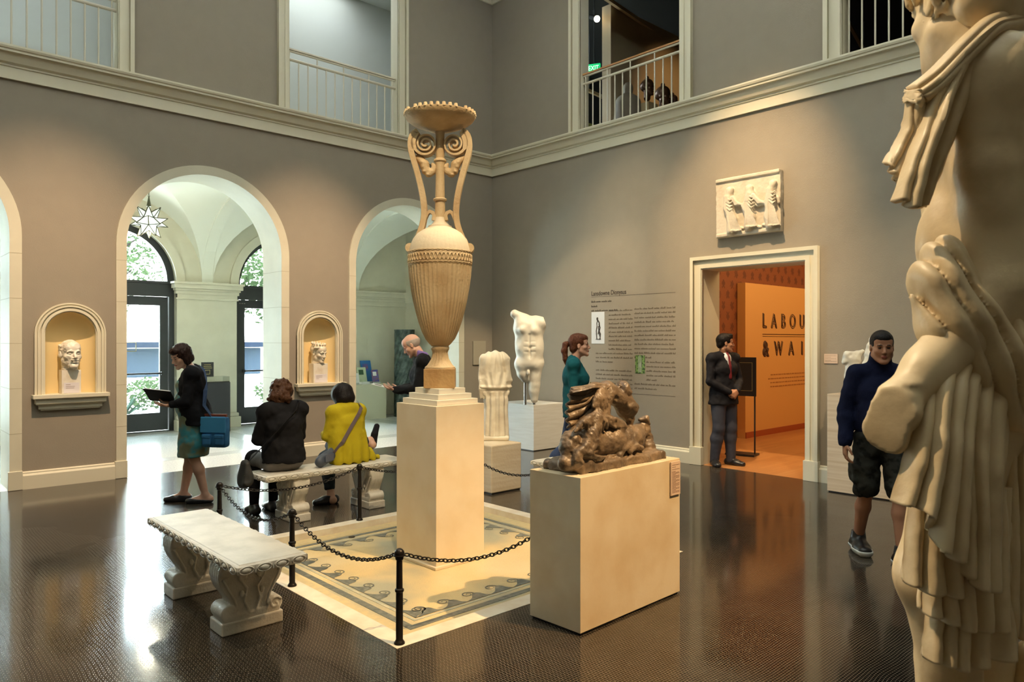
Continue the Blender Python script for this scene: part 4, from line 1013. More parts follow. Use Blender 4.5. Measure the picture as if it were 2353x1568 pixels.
def chain(a, b, sag, label):
    a = Vector((*a, .482)); b = Vector((*b, .482)); d = (b-a).normalized(); a = a+d*.034; b = b-d*.034; Ls = (b-a).length; n = max(8, int(Ls*1.06/.031)); bm = B(); side = Vector((-d.y, d.x, 0))
    for k in range(n):
        t = (k+.5)/n; p = a.lerp(b, t)-Vector((0, 0, sag*4*t*(1-t))); tg = (b-a)-Vector((0, 0, sag*4*(1-2*t))); tg.normalize()
        up = side.cross(tg).normalized(); w = side if k % 2 else up; w2 = up if k % 2 else side
        w = (side*.75+up*.66).normalized() if k % 2 else (up*.75-side*.66).normalized(); w2 = tg.cross(w)
        pts = [p+tg*(.0195*math.cos(q*PI/5))+w*(.0115*math.sin(q*PI/5)) for q in range(10)]; sweep(bm, pts, circ(.0038, 5), up=w2, closed=True)
    me = bpy.data.meshes.new('c'); bm.to_mesh(me); bm.free(); me.transform(Matrix.Translation(-a)); o = obj('chain', me, iron, loc=a); smooth(o, 60)
    tag(o, label, 'chain', 'barrier chains around the mosaic')
cl = ['chain from the front corner post back towards the empty bench', 'chain behind the empty bench from the middle post to the far left post', 'chain hanging across the front of the seated women, left half', 'chain passing behind the top of the tall pedestal beside the yellow cardigan', 'chain at the right in front of the draped headless statue', 'chain along the right edge of the mosaic by the hidden bench', 'chain behind the brown group plinth at its right end', 'chain from the front corner post right to behind the brown group plinth']
for i in range(8): chain(posts[i][0], posts[(i+1) % 8][0], .13 if i not in (2, 3) else .10, cl[i])
# ================================================================== plinths
def plinth(name, c, h, z, rz, m, label, rd=.003):
    r = empty('plinth', (*c, 0), rz, label, 'plinth'); bm = B(); bx(bm, (-h[0], -h[1], .012), (h[0], h[1], z), rd); obj('block', bm, m, r)
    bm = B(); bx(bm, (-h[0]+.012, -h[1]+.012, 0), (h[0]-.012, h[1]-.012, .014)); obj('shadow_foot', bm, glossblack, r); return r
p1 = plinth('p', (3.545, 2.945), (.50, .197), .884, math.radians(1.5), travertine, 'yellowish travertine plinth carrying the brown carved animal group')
lb = mat('label_card', (.66, .50, .38), .6); tx = mat('label_ink', (.22, .14, .10), .7)
def label_card(parent_label, loc, rot, w, h, rows, cat='label', seed=1):
    r = empty('wall_label', loc, 0, parent_label, cat); r.rotation_euler = rot
    bm = B(); bx(bm, (-w/2, -.004, 0), (w/2, .004, h)); obj('card', bm, lb, r)
    bm = B(); rnd = random.Random(seed)
    for k in range(rows):
        zc = h-.02-(h-.03)*k/rows; x = -w/2+.012; e = (w/2-.012) if k % 7 not in (2, 6) else 0
        if k in (1, 3, 5): continue
        while x < e:
            ww = rnd.uniform(.008, .02); bx(bm, (x, -.0048, zc-.0018), (min(x+ww, e), -.0038, zc+.0016)); x += ww+.004
    obj('small_print', bm, tx, r); return r
label_card('beige text card fixed to the side of the travertine plinth', (3.985, 2.752, .655), (0, 0, math.radians(1.5)), .105, .215, 26, seed=3)
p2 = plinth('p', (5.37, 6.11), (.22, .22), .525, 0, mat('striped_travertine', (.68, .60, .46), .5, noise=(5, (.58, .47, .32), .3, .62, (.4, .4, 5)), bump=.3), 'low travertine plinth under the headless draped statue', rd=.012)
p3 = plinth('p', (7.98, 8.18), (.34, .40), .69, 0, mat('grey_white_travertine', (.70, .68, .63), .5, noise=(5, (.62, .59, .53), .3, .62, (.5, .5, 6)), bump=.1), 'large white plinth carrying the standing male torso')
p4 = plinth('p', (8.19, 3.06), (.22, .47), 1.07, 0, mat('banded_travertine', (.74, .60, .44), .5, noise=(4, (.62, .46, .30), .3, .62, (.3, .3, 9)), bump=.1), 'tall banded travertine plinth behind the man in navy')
# wall plaque near the corner, small label by the door
o = obj('wall_plaque', bx(B(), (-.14, -.03, -.205), (.14, 0, .205), .004), mat('plaque_putty', (.40, .36, .27), .7), loc=(8.15, YA, 1.445)); tag(o, 'plain putty coloured rectangular plaque on the wall near the corner', 'plaque')
label_card('small pinkish label on the wall right of the doorway', (XB-.006, 3.70, 1.39), (0, 0, -PI/2), .155, .11, 9, seed=8)
# ================================================================== text and pictures on the right wall
ws = empty('wall_text', (XB, 6.60, .88), 0, 'long introductory text applied to the right wall behind the woman in teal', 'text')
WX = lambda y, z: (-.002, y-6.60, z-.88)
TB = lambda y, z: Matrix.Translation(WX(y, z)) @ Matrix(((0, 0, -1, 0), (-1, 0, 0, 0), (0, 1, 0, 0), (0, 0, 0, 1)))
vin = mat('vinyl_text', (.035, .025, .018), .7); vin2 = mat('thin_vinyl_text', (.11, .085, .06), .7)
me = text_mesh('Lansdowne Dionysus', .098, TB(7.36, 2.34) @ Matrix.Diagonal((.80, 1, 1, 1))); obj('heading', me, vin, ws)
bm = B()
for z in (2.318, .885): bx(bm, WX(5.84, z)[0:1]+WX(5.84, z)[1:], (0, WX(7.36, z)[1], WX(0, z)[2]+.004))
obj('rule', bm, vin2, ws)
rnd = random.Random(11)
def words(bm, ya, yb, z, h=.020, full=True):
    y = ya; e = yb if full else ya-(ya-yb)*rnd.uniform(.2, .6)
    while y > e+.02:
        w = rnd.uniform(.03, .13); w = min(w, y-e); 
        x = y
        while x > y-w:      # letters: short uneven strokes
            lw = rnd.uniform(.004, .008); hh = h*rnd.choice((.55, .6, .65, 1)); a = WX(x, z); bx(bm, (-.0015, a[1]-lw, a[2]), (0, a[1], a[2]+hh)); x -= lw+.0045
        y -= w+.018
bm = B(); words(bm, 7.36, 6.95, 2.235, .03); words(bm, 7.36, 7.24, 2.165, .03); words(bm, 7.36, 6.83, 2.10, .025); obj('subheading', bm, vin, ws)
rows = [(2.09-.0635*k) for k in range(19)]
for k, z in enumerate(rows):
    if k != 13: bm = B(); words(bm, 7.02 if k < 10 else 7.27, 6.58, z, .026, k != 12); obj('text_line', bm, vin2, ws)
    bm = B(); words(bm, 6.54 if not 12 <= k <= 16 else 6.33, 5.84, z+.012, .026, k not in (11, 16, 18)); obj('text_line', bm, vin2, ws)
pc = obj('printed_picture', bx(B(), (-.004, 7.10-6.60, 1.61-.88), (0, 7.355-6.60, 2.09-.88)), mat('picture_white', (.66, .68, .70), .6), ws); pc['label'] = 'white picture with dark sketch of a figure'
S = Sdf((-.02, .50, .73), (.02, .76, 1.21), .0045)
def Q(u, v): return (-.006, .5+.255*(1-u), .73+.48*(1-v))
for pts, r in (((Q(.46, .20), Q(.46, .24)), .016), ((Q(.47, .28), Q(.42, .36), Q(.44, .46)), .007), ((Q(.52, .28), Q(.60, .34), Q(.62, .44)), .011), ((Q(.60, .40), Q(.66, .50), Q(.60, .62), Q(.66, .76)), .012), ((Q(.44, .46), Q(.38, .60), Q(.42, .84)), .009), ((Q(.55, .46), Q(.56, .6), Q(.52, .70)), .008), ((Q(.60, .60), Q(.70, .70), Q(.66, .86)), .010), ((Q(.36, .86), Q(.72, .86)), .006)): S.tube(pts, r, k=.002)
S.half((-.0, 0, 0), (1, 0, 0)); S.half((-.0075, 0, 0), (-1, 0, 0)); obj('ink_figure', S.mesh(relax=0), vin, pc)
gp = mat('foliage_picture', (.20, .36, .09), .6, noise=(34, (.03, .07, .02), .42, .58)); pc2 = obj('printed_picture', bx(B(), (-.004, 6.355-6.60, 1.185-.88), (0, 6.525-6.60, 1.445-.88)), gp, ws); pc2['label'] = 'small green garden photograph'
obj('pale_figure', bx(B(), (-.006, 6.41-6.60, 1.20-.88), (-.003, 6.47-6.60, 1.43-.88)), mat('pale_grey_print', (.35, .38, .30), .6, noise=(20, (.2, .3, .15), .4, .6)), pc2)
# ================================================================== sculpted figures
FW = np.array((.679, .734, 0)); RT = np.array((.734, -.679, 0))
def at(px, py, t):
    """a point t metres in front of the viewpoint of the reference, used to take the proportions of the carvings"""
    return np.array((0, 0, 1.65))+t*(FW+RT*((px-1176.5)/1678)+np.array((0, 0, 1))*((784-py)/1678))
def head(S, c, R, s=1.0, female=False, stone=False, jaw=1.0, ears=True, k=.012):
    c = np.array(c, float)
    L = lambda x, y, z: c+R@(np.array((x, y, z))*s)
    E = lambda p, r, kk=k, op='add', Rr=None: S.ell(L(*p), np.array(r)*s, R if Rr is None else Rr, kk*s, op)
    j = jaw*(.93 if female else 1)
    E((0, -.015, .035), (.076, .098, .088), .01); E((0, .025, -.030), (.062*j, .070, .088), .02); E((0, .05, .05), (.062, .045, .055), .02)
    for q in (-1, 1):
        S.cap(L(q*.050*j, .005, -.055), L(q*.016*j, .072, -.100), .021*s*j, .017*s, k=.02*s)
        E((q*.042, .056, -.024), (.022, .024, .020), .02)
        E((q*.031, .103, .004), (.019, .020, .012), .012, 'sub')
        E((q*.031, .0765, .002), (.0145, .013, .0105), .004)
        S.tube([L(q*.012, .093, .018), L(q*.032, .091, .024), L(q*.048, .078, .016)], .006*s, k=.008*s)
        if ears:
            E((q*.078, -.005, -.005), (.008, .017, .030), .006); E((q*.086, -.001, .0), (.006, .009, .017), .003, 'sub')
    E((0, .080, -.104), (.022*j, .018, .017), .015)
    S.cap(L(0, .088, .014), L(0, .112, -.030), .008*s, .0115*s, k=.010*s); E((0, .100, -.036), (.018, .012, .008), .006)
    E((0, .0945, -.060), (.023, .010, .0055), .005); E((0, .093, -.071), (.019, .010, .006), .005); S.cap(L(-.022, .101, -.0655), L(.022, .101, -.0655), .0022*s, k=.003*s, op='sub')
def hand(S, w, d, n, side=1, curl=.5, s=1.0, spread=1.0, k=.008):
    """w wrist, d direction to the knuckles, n palm normal (palm faces n), side +1: thumb on d x n side"""
    w = np.array(w, float); d = np.array(d, float); d /= np.linalg.norm(d); n = np.array(n, float); n -= d*(n@d); n /= np.linalg.norm(n); l = np.cross(d, n)*side
    R = np.stack([l, d, n], 1); P = lambda a, b, c: w+(l*a+d*b+n*c)*s
    S.box(P(0, .045, 0), np.array((.038, .046, .014))*s, R, rd=.013*s, k=.012*s)
    for i, (off, ln) in enumerate(((.029, .068), (.010, .076), (-.010, .071), (-.028, .055))):
        b = P(off, .086, 0); a = 0; p = b; rad = .0088*s
        for seg, f in enumerate((.45, .32, .23)):
            a += curl*(.75 if seg == 0 else .95); dd = d*math.cos(a)+n*math.sin(a)+l*off*3*spread*(1 if seg == 0 else .3); dd /= np.linalg.norm(dd)
            q = p+dd*ln*f*s*1.05; S.cap(p, q, rad, rad*.93, k=.004*s); p = q; rad *= .93
    p = P(.030, .022, .006); q = P(.055, .052, .014+.012*curl); S.cap(p, q, .0125*s, .0105*s, k=.010*s); S.cap(q, P(.060, .084, .020+.026*curl), .0105*s, .0085*s, k=.003*s)
def nrm(v): v = np.array(v, float); return v/max(1e-9, np.linalg.norm(v))
def limb_arm(S, sh, el, wr, s=1, g=0, k=.02):
    S.cap(sh, el, (.047+g)*s, (.038+g)*s, k=k); m = np.array(el)*.7+np.array(wr)*.3; S.cap(el, m, (.038+g)*s, (.039+g)*s, k=k); S.cap(m, wr, (.039+g)*s, (.025+g)*s, k=k)
def limb_leg(S, hp, kn, an, s=1, g=0, k=.03):
    hp, kn, an = map(np.array, (hp, kn, an)); S.cap(hp, kn, (.083+g)*s, (.053+g)*s, k=k); m = kn*.68+an*.32
    back = np.array((0, -.012, 0))*s; S.cap(kn, m+back, (.050+g)*s, (.054+g)*s, k=k); S.cap(m+back, an, (.053+g)*s, (.036+g)*s, k=k)
def foot(S, an, fwd, s=1, g=0, sole=0):
    an = np.array(an, float); f = nrm((fwd[0], fwd[1], 0)); z = .035+g*0
    h = np.array((an[0], an[1], 0))-f*.045*s; t = h+f*.215*s; up = np.array((0, 0, 1)); sd = np.cross(f, up); h0 = an[2]-.085*s
    S.cap(an, h+up*(h0+.045*s), (.034+g)*s, (.036+g)*s, k=.02); S.cap(h+up*(h0+.034*s), h+f*.14*s+up*(h0+.032*s), (.034+g)*s, (.036+g)*s, k=.02, flat=(sd, 1.15)); S.cap(h+f*.12*s+up*(h0+.032*s), t+up*(h0+.026*s), (.035+g)*s, (.026+g)*s, k=.02, flat=(sd, 1.3)); S.cap(an, h+f*.12*s+up*(h0+.04*s), (.034+g)*s, (.032+g)*s, k=.02)
def xyrot(v, a): v = np.array(v, float); c, s_ = math.cos(a), math.sin(a); return np.array((v[0]*c-v[1]*s_, v[0]*s_+v[1]*c, v[2]))
STAND = dict(head=(0, .03, 1.575), neck=(0, -.01, 1.44), chest=(0, .0, 1.27), waist=(0, .0, 1.07), pelvis=(0, 0, .93),
             shL=(-.175, -.01, 1.385), shR=(.175, -.01, 1.385), elL=(-.225, -.02, 1.10), elR=(.225, -.02, 1.10), wrL=(-.235, .06, .86), wrR=(.235, .06, .86),
             hpL=(-.09, 0, .91), hpR=(.09, 0, .91), knL=(-.10, .02, .49), knR=(.10, .02, .49), anL=(-.10, -.02, .085), anR=(.10, -.02, .085))
def torso(S, J, g=0, s=1, low='pelvis', shoulders=True, fem=False, wz=1.0):
    ax = nrm(np.array(J['shR'])-np.array(J['shL'])); a2 = nrm(np.array(J['hpR'])-np.array(J['hpL']))
    S.cap(J['pelvis'], J['waist'], (.108+g)*s, (.100+g)*s*wz, k=.04, flat=(a2, 1.50 if fem else 1.38)); S.cap(J['waist'], J['chest'], (.098+g)*s*wz, (.112+g)*s, k=.04, flat=(ax, 1.38))
    up = np.array(J['neck'])*.55+np.array(J['chest'])*.45; S.cap(J['chest'], up, (.112+g)*s, (.075+g)*s, k=.04, flat=(ax, 1.38))
    if shoulders:
        for q in ('shL', 'shR'): S.cap(np.array(J['neck'])*.6+up*.4, J[q], (.052+g)*s, (.054+g)*s, k=.04)
def make_body(name_loc, rz, J, skin, headR, bounds, label, group=None, s=1.0, fem=False, hands=None, feet=None, vox=.0062, bust=0, jaw=1, neckr=.052):
    r = empty('person', name_loc, rz, label, 'person', group)
    J2 = {**STAND, **J}; J2 = {k_: np.array(v, float)*s for k_, v in J2.items()}
    S = Sdf(bounds[0], bounds[1], vox)
    torso(S, J2, -.004, s, fem=fem)
    hb = J2['head']+headR@(np.array((0, -.025, -.075))*s)
    S.cap(J2['neck']-np.array((0, 0, .03)), hb, (neckr+.006)*s, neckr*s, k=.025)
    head(S, J2['head'], headR, s, fem, jaw=jaw)
    for q in 'LR': limb_arm(S, J2['sh'+q], J2['el'+q], J2['wr'+q], s, -.002 if not fem else -.006); limb_leg(S, J2['hp'+q], J2['kn'+q], J2['an'+q], s, 0)
    for q, d, n, cu in (hands or ()): hand(S, J2['wr'+q], d, n, 1 if q == 'R' else -1, cu, s*(.92 if fem else 1))
    for q, f in (feet or (('L', (0, 1)), ('R', (0, 1)))): foot(S, J2['an'+q], f, s)
    me = S.mesh()
    H = J2['head']; Rr = headR; L = lambda x, y, z: H+Rr@(np.array((x, y, z))*s)
    S.paint(me, [(1, L(0, .098, -.0655), np.array((.024, .014, .0125))*s, Rr), (2, L(-.031, .088, .002), np.array((.013, .012, .0055))*s, Rr), (2, L(.031, .088, .002), np.array((.013, .012, .0055))*s, Rr),
                 (2, L(-.032, .092, .025), np.array((.019, .014, .0045))*s, Rr), (2, L(.032, .092, .025), np.array((.019, .014, .0045))*s, Rr)])
    o = obj('body', me, [skin, mat('lip', (.36, .10, .08), .45), mat('eye_dark', (.03, .018, .012), .3)], r)
    return r, J2, o
def cloth(name, parent, bounds, build, m, vox=.0085, wr=.006, wf=16, relax=1, stretch=(1, 1, 1)):
    S = Sdf(bounds[0], bounds[1], vox); build(S)
    if wr: S.warp(lambda x, y, z: wr*2*(vnoise(x*wf*stretch[0]+3, y*wf*stretch[1]+7, z*wf*stretch[2]+5)-.5)+wr*(vnoise(x*wf*2.3, y*wf*2.3, z*wf*2.3+1)-.5))
    return obj(name, S.mesh(relax=relax), m, parent)
def hairmesh(parent, H, R, s, build, m, amp=.007, f=90, vox=.0055, name='hair', stretch=(1, 1, .35), ext=.2):
    S = Sdf(H-ext, H+ext, vox); L = lambda x, y, z: H+R@(np.array((x, y, z))*s); build(S, L)
    S.warp(lambda x, y, z: amp*2*(vnoise(x*f*stretch[0], y*f*stretch[1], z*f*stretch[2])-.5))
    return obj(name, S.mesh(), m, parent)
skin_l = mat('skin_light', (.58, .34, .24), .5, spec=.4); skin_t = mat('skin_tan', (.44, .22, .13), .5, spec=.4); skin_p = mat('skin_pink', (.60, .35, .26), .5, spec=.4)
black_c = mat('black_cloth', (.009, .009, .011), .85, bump=.2, bscale=200)
hair_br = mat('brown_hair', (.085, .035, .015), .45, noise=(60, (.04, .017, .008), .35, .6), bump=.6, bscale=120); hair_bk = mat('black_hair', (.010, .008, .008), .38, bump=.5, bscale=120)
shoe_bk = mat('black_leather', (.015, .015, .017), .3)
def head_for(heading): return math.atan2(-heading[0], heading[1])
IMG_L = -RT; CAMW = -FW

# ---------------------------------------------------------------- reader at the left, blue bag
hd = nrm(IMG_L*.95+CAMW*.25); rz = head_for(hd)
Jr = dict(head=(.0, .13, 1.56), neck=(0, .02, 1.43), chest=(0, .02, 1.26), waist=(0, .03, 1.07), pelvis=(0, .0, .93), elR=(.20, .02, 1.10), elL=(-.22, .05, 1.09), wrR=(.12, .23, 1.06), wrL=(-.12, .24, 1.05), shL=(-.165, 0, 1.375), shR=(.165, 0, 1.375),
          hpL=(-.085, 0, .91), hpR=(.085, -.02, .91), anR=(.08, .12, .085), knR=(.09, .06, .49), anL=(-.07, -.12, .085), knL=(-.085, -.01, .49))
hR = rot3(math.radians(42), math.radians(-20), math.radians(0))
rd_, Jv, _b = make_body((2.69, 7.70, 0), rz, Jr, skin_l, hR, ((-.36, -.32, 0), (.36, .55, 1.75)), 'standing woman in black cardigan and teal patterned dress reading an open black folder', s=.955, fem=True, hands=(('R', (-.3, .9, .1), (0, -.1, 1), .35), ('L', (.3, .9, .1), (0, -.1, 1), .35)))
dressm = mat('teal_print', (.03, .23, .27), .6, noise=(9, (.16, .18, .10), .42, .58))
def bld(S):
    torso(S, Jv, .012, .955, fem=True, shoulders=False, wz=1.15); S.ell((0, .085, 1.02), (.12, .10, .14), k=.06); S.ell((-.07, .115, 1.20), (.06, .055, .065), k=.04); S.ell((.07, .115, 1.20), (.06, .055, .065), k=.04)
    S.cap((0, .01, .93), (0, .0, .62), .135, .150, k=.05, flat=((1, 0, 0), 1.35)); S.cap((0, .0, .62), (0, .01, .49), .150, .150, k=.03, flat=((1, 0, 0), 1.32)); S.half((0, 0, .475), (0, 0, -1)); S.half((0, 0, 1.34), (0, .35, 1))
cloth('dress', rd_, ((-.32, -.25, .44), (.32, .30, 1.45)), bld, dressm, wr=.006, wf=14, stretch=(1, 1, .35))
def bld(S):
    torso(S, Jv, .032, .955, fem=True); S.cap((0, -.03, .93), (0, -.04, .80), .135, .145, k=.04, flat=((1, 0, 0), 1.45)); S.half((0, 0, .80), (0, 0, -1))
    for q in 'LR': limb_arm(S, Jv['sh'+q], Jv['el'+q], Jv['el'+q]*.25+Jv['wr'+q]*.75, .955, .014)
    S.box((0, .22, 1.0), (.085, .14, .5), rd=.02, op='sub', k=.01); S.cap((0, -.01, 1.43), (0, .06, 1.50), .062, k=.01, op='sub')
cloth('cardigan', rd_, ((-.34, -.25, .76), (.34, .36, 1.5)), bld, black_c, wr=.008)
def bld(S, L): S.ell(L(0, -.018, .044), np.array((.091, .110, .098))*.955, hR, .01); S.ell(L(0, .04, .078), np.array((.070, .070, .046))*.955, hR, .01); S.ell(L(0, -.07, -.035), np.array((.078, .055, .065))*.955, hR, .02); S.ell(L(.075, -.01, -.02), (.022, .045, .075), hR, .02); S.ell(L(-.075, -.01, -.02), (.022, .045, .075), hR, .02); S.cap(L(.02, -.10, -.06), L(.05, -.14, -.10), .025, .008, k=.02); S.ell(L(0, .115, -.035), (.070, .065, .083), hR, .01, 'sub')
hairmesh(rd_, Jv['head'], hR, .955, bld, mat('dark_brown_hair', (.022, .010, .008), .4, bump=.5, bscale=120))
for q in 'LR':
    a = Jv['an'+q]; o = cloth('shoe', rd_, ((a[0]-.08, a[1]-.12, -.01), (a[0]+.08, a[1]+.24, .13)), lambda S: (foot(S, a, (0, 1), .955, .004), S.half((0, 0, .052), (0, -.12, 1)), S.half((0, 0, 0), (0, 0, -1)), S.cap(a+np.array((0, .03, -.02)), a+np.array((0, .07, -.01)), .030, op='sub', k=.005)), shoe_bk, vox=.006, wr=0)
fd = empty('open_folder', (0, 0, 0), 0, 'open black folder with white pages held by the standing woman', 'folder'); Mr = Matrix.Translation((2.69, 7.70, 0)) @ Matrix.Rotation(rz, 4, 'Z')
def put(e, p, r=0, tilt=0): e.matrix_world = Mr @ Matrix.Translation(p) @ Matrix.Rotation(r, 4, 'Z') @ Matrix.Rotation(tilt, 4, 'X'); return e
e = fd; e.location = Mr @ Vector((0, .32, 1.095)); e.rotation_euler = (math.radians(8), math.radians(24), rz)
bm = B(); bx(bm, (-.17, -.13, -.006), (.17, .13, .0), .002); obj('cover', bm, mat('matte_black_board', (.012, .012, .014), .75, spec=.15), fd)
bm = B(); bx(bm, (-.163, -.122, .0005), (-.004, .122, .010)); bx(bm, (.004, -.122, .0005), (.163, .122, .010)); obj('pages', bm, wht, fd)
bagm = mat('blue_canvas', (.02, .13, .30), .7, noise=(8, (.04, .20, .42), .4, .6)); bag = empty('messenger_bag', Mr @ Vector((-.19, -.23, .58)), 0, 'blue canvas messenger bag with pockets at the hip of the standing woman', 'bag'); bag.rotation_euler = (0, 0, head_for(FW)-.15)
bm = B(); bx(bm, (-.135, -.05, 0), (.135, .05, .31), .03); o = obj('bag_body', bm, bagm, bag); smooth(o)
bm = B(); bx(bm, (-.137, -.062, .15), (.137, -.045, .31), .008); obj('flap', bm, mat('light_blue_canvas', (.05, .27, .50), .7), bag)
for x in (-.06, .075): bm = B(); bx(bm, (x-.045, -.078, .03), (x+.045, -.045, .13), .012); pk = obj('pocket', bm, bagm, bag); bm = B(); bx(bm, (x-.047, -.083, .10), (x+.047, -.05, .135), .006); obj('pocket_flap', bm, bagm, pk)
bm = B(); bx(bm, (-.12, -.012, .305), (.12, .012, .335), .004); obj('leather_trim', bm, mat('red_leather', (.25, .05, .02), .5), bag)
pl_ = [Mr @ Vector(p) for p in ((-.19, -.20, .88), (-.165, -.118, 1.0), (-.11, -.122, 1.15), (-.03, -.105, 1.28), (.05, -.075, 1.36), (.09, -.02, 1.40))]
bi = Matrix.Translation(bag.location) @ Matrix.Rotation(bag.rotation_euler[2], 4, 'Z'); bi.invert()
bm = B(); sweep(bm, [bi @ p for p in pl_], [(-.02, -.002), (.02, -.002), (.02, .002), (-.02, .002)]); obj('strap', bm, mat('navy_strap', (.02, .05, .12), .7), bag)

# ---------------------------------------------------------------- seated women
SIT = dict(pelvis=(0, 0, .56), waist=(0, .0, .70), chest=(0, .02, .90), neck=(0, .03, 1.07), head=(0, .09, 1.20), shL=(-.17, .02, 1.02), shR=(.17, .02, 1.02), elL=(-.21, .08, .76), elR=(.21, .10, .76), wrL=(-.10, .28, .74), wrR=(.10, .28, .74),
           hpL=(-.09, .02, .545), hpR=(.09, .02, .545), knL=(-.10, .42, .53), knR=(.10, .42, .53), anL=(-.11, .40, .085), anR=(.09, .42, .085))
def seated(x, y, rz, J, label, hR, s=1, skin=skin_l):
    return make_body((x, y, 0), rz, {**SIT, **J}, skin, hR, ((-.45, -.25, 0), (.62, .62, 1.42)), label, 'women seated on the bench', s=s, fem=True, hands=(('L', (.6, .7, 0), (0, 0, -1), .5), ('R', (-.6, .7, 0), (0, 0, -1), .5)))
hR = rot3(math.radians(-35), math.radians(-30), 0)
w1, J1, _b = seated(3.03, 6.38, 0, dict(head=(.02, .09, 1.165)), 'seated woman in black jacket with wavy brown hair, back to the camera', hR, .99)
def bld(S):
    torso(S, J1, .026, .99, fem=True); S.cap((0, -.01, .62), (0, -.02, .55), .13, .135, k=.03, flat=((1, 0, 0), 1.45)); S.half((0, 0, .535), (0, 0, -1))
    for q in 'LR': limb_arm(S, J1['sh'+q], J1['el'+q], J1['wr'+q]*.9+J1['el'+q]*.1, .99, .018)
    S.cap(J1['neck']-np.array((0, 0, .02)), J1['neck']+np.array((0, .01, .055)), .075, .068, k=.02)
cloth('jacket', w1, ((-.36, -.3, .5), (.36, .35, 1.25)), bld, black_c, wr=.010, wf=13)
cloth('skirt', w1, ((-.32, -.25, .44), (.32, .60, .66)), lambda S: (S.cap((0, -.01, .555), (0, .05, .545), .105, .105, k=.03, flat=((1, 0, 0), 1.85)), [limb_leg(S, J1['hp'+q], J1['kn'+q], J1['kn'+q]-np.array((0, 0, .05)), 1, .012) for q in 'LR'], S.half((0, 0, .462), (0, 0, -1))), mat('grey_skirt', (.16, .15, .14), .8), wr=.004)
cloth('tights', w1, ((-.2, .2, .03), (.2, .6, .6)), lambda S: [limb_leg(S, J1['kn'+q], J1['kn'+q], J1['an'+q], 1, .006) for q in 'LR'], black_c, wr=.0)
def bld(S, L): S.ell(L(0, -.02, .035), (.102, .118, .105), hR, .01); S.ell(L(0, -.06, -.045), (.095, .08, .075), hR, .03); S.ell(L(.05, -.05, -.085), (.06, .06, .04), hR, .03); S.ell(L(-.05, -.06, -.085), (.06, .06, .04), hR, .03); S.ell(L(0, .13, -.03), (.065, .075, .09), hR, .01, 'sub')
hairmesh(w1, J1['head'], hR, 1, bld, mat('chestnut_hair', (.075, .034, .017), .45, noise=(50, (.05, .018, .008), .35, .6), bump=.6, bscale=90), amp=.016, f=38, stretch=(1, 1, .8), ext=.24)
for q in 'LR':
    a = J1['an'+q]; cloth('shoe', w1, ((a[0]-.08, a[1]-.12, -.01), (a[0]+.08, a[1]+.24, .13)), lambda S: (foot(S, a, (0, 1), .99, .006), S.half((0, 0, .10), (0, 0, 1))), shoe_bk, vox=.007, wr=0)
bgk = empty('shoulder_bag', (2.68, 6.40, .33), math.radians(80), 'black slouchy bag hanging past the end of the bench beside the seated woman in black', 'bag')
S = Sdf((-.14, -.07, -.01), (.14, .07, .32), .008); S.cap((0, 0, .07), (0, 0, .22), .062, .045, k=.02, flat=((1, 0, 0), 1.8)); S.warp(lambda x, y, z: .012*(vnoise(x*18, y*18, z*9)-.5)*2); obj('bag_body', S.mesh(), mat('speckled_black', (.02, .02, .018), .6, noise=(60, (.10, .09, .05), .3, .36)), bgk)
bi = (Matrix.Translation(bgk.location) @ Matrix.Rotation(math.radians(80), 4, 'Z')).inverted()
bm = B(); sweep(bm, [bi @ Vector(p) for p in ((2.71, 6.39, .58), (2.83, 6.28, .75), (2.96, 6.23, .90), (3.08, 6.235, 1.01), (3.15, 6.31, 1.085), (3.17, 6.40, 1.08))], [(-.018, -.002), (.018, -.002), (.018, .003), (-.018, .003)], up=(.3, 1, 0)); obj('strap', bm, black_c, bgk)
hR = rot3(math.radians(15), math.radians(-25), 0)
w2, J2_, _b = seated(3.69, 6.38, 0, dict(head=(-.01, .085, 1.135), neck=(0, .03, 1.03), shL=(-.15, .02, .985), shR=(.15, .02, .985), chest=(0, .02, .87), elL=(-.19, .06, .74), knL=(.04, .38, .60), anL=(.46, .30, .62), knR=(-.02, .40, .47), anR=(.0, .33, .085), hpL=(-.07, .02, .55), hpR=(.07, .02, .545)), 'seated woman in mustard yellow cardigan with black bobbed hair, back to the camera', hR, .97)
def bld(S):
    torso(S, J2_, .022, .97, fem=True)
    S.cap((0, -.01, .72), (.0, -.04, .50), .12, .125, k=.04, flat=((1, 0, 0), 1.65)); S.cap((.05, -.05, .60), (.22, -.02, .475), .09, .07, k=.05, flat=((1, 0, 0), 1.7))
    for q in 'LR': limb_arm(S, J2_['sh'+q], J2_['el'+q], J2_['wr'+q], .97, .012)
    S.cap(J2_['neck']-np.array((0, .02, .02)), J2_['neck']+np.array((0, -.0, .02)), .085, .07, k=.02, flat=((1, 0, 0), 1.25))
    S.half((0, 0, .462), (0, 0, -1))
    def folds(x, y, z):
        f = np.clip((.78-z)/.25, 0, 1); return .011*f*np.sin(x*62+2.5*vnoise(x*6, y*6, z*5))+0*y
    S.warp(folds)
cloth('cardigan', w2, ((-.34, -.28, .44), (.42, .34, 1.12)), bld, mat('mustard_knit', (.50, .40, .015), .85, bump=.4, bscale=160), wr=.004, wf=14)
def bld(S, L): S.ell(L(0, -.015, .025), (.103, .118, .108), hR, .01); S.ell(L(0, -.03, -.045), (.098, .10, .07), hR, .03); S.half(L(0, 0, -.10), -hR[:, 2]); S.ell(L(0, .14, -.04), (.07, .075, .10), hR, .01, 'sub')
hairmesh(w2, J2_['head'], hR, 1, bld, hair_bk, amp=.003, f=60, ext=.24)
jean = mat('dark_denim', (.022, .035, .07), .8); jean2 = mat('dark_trousers', (.012, .022, .03), .85)
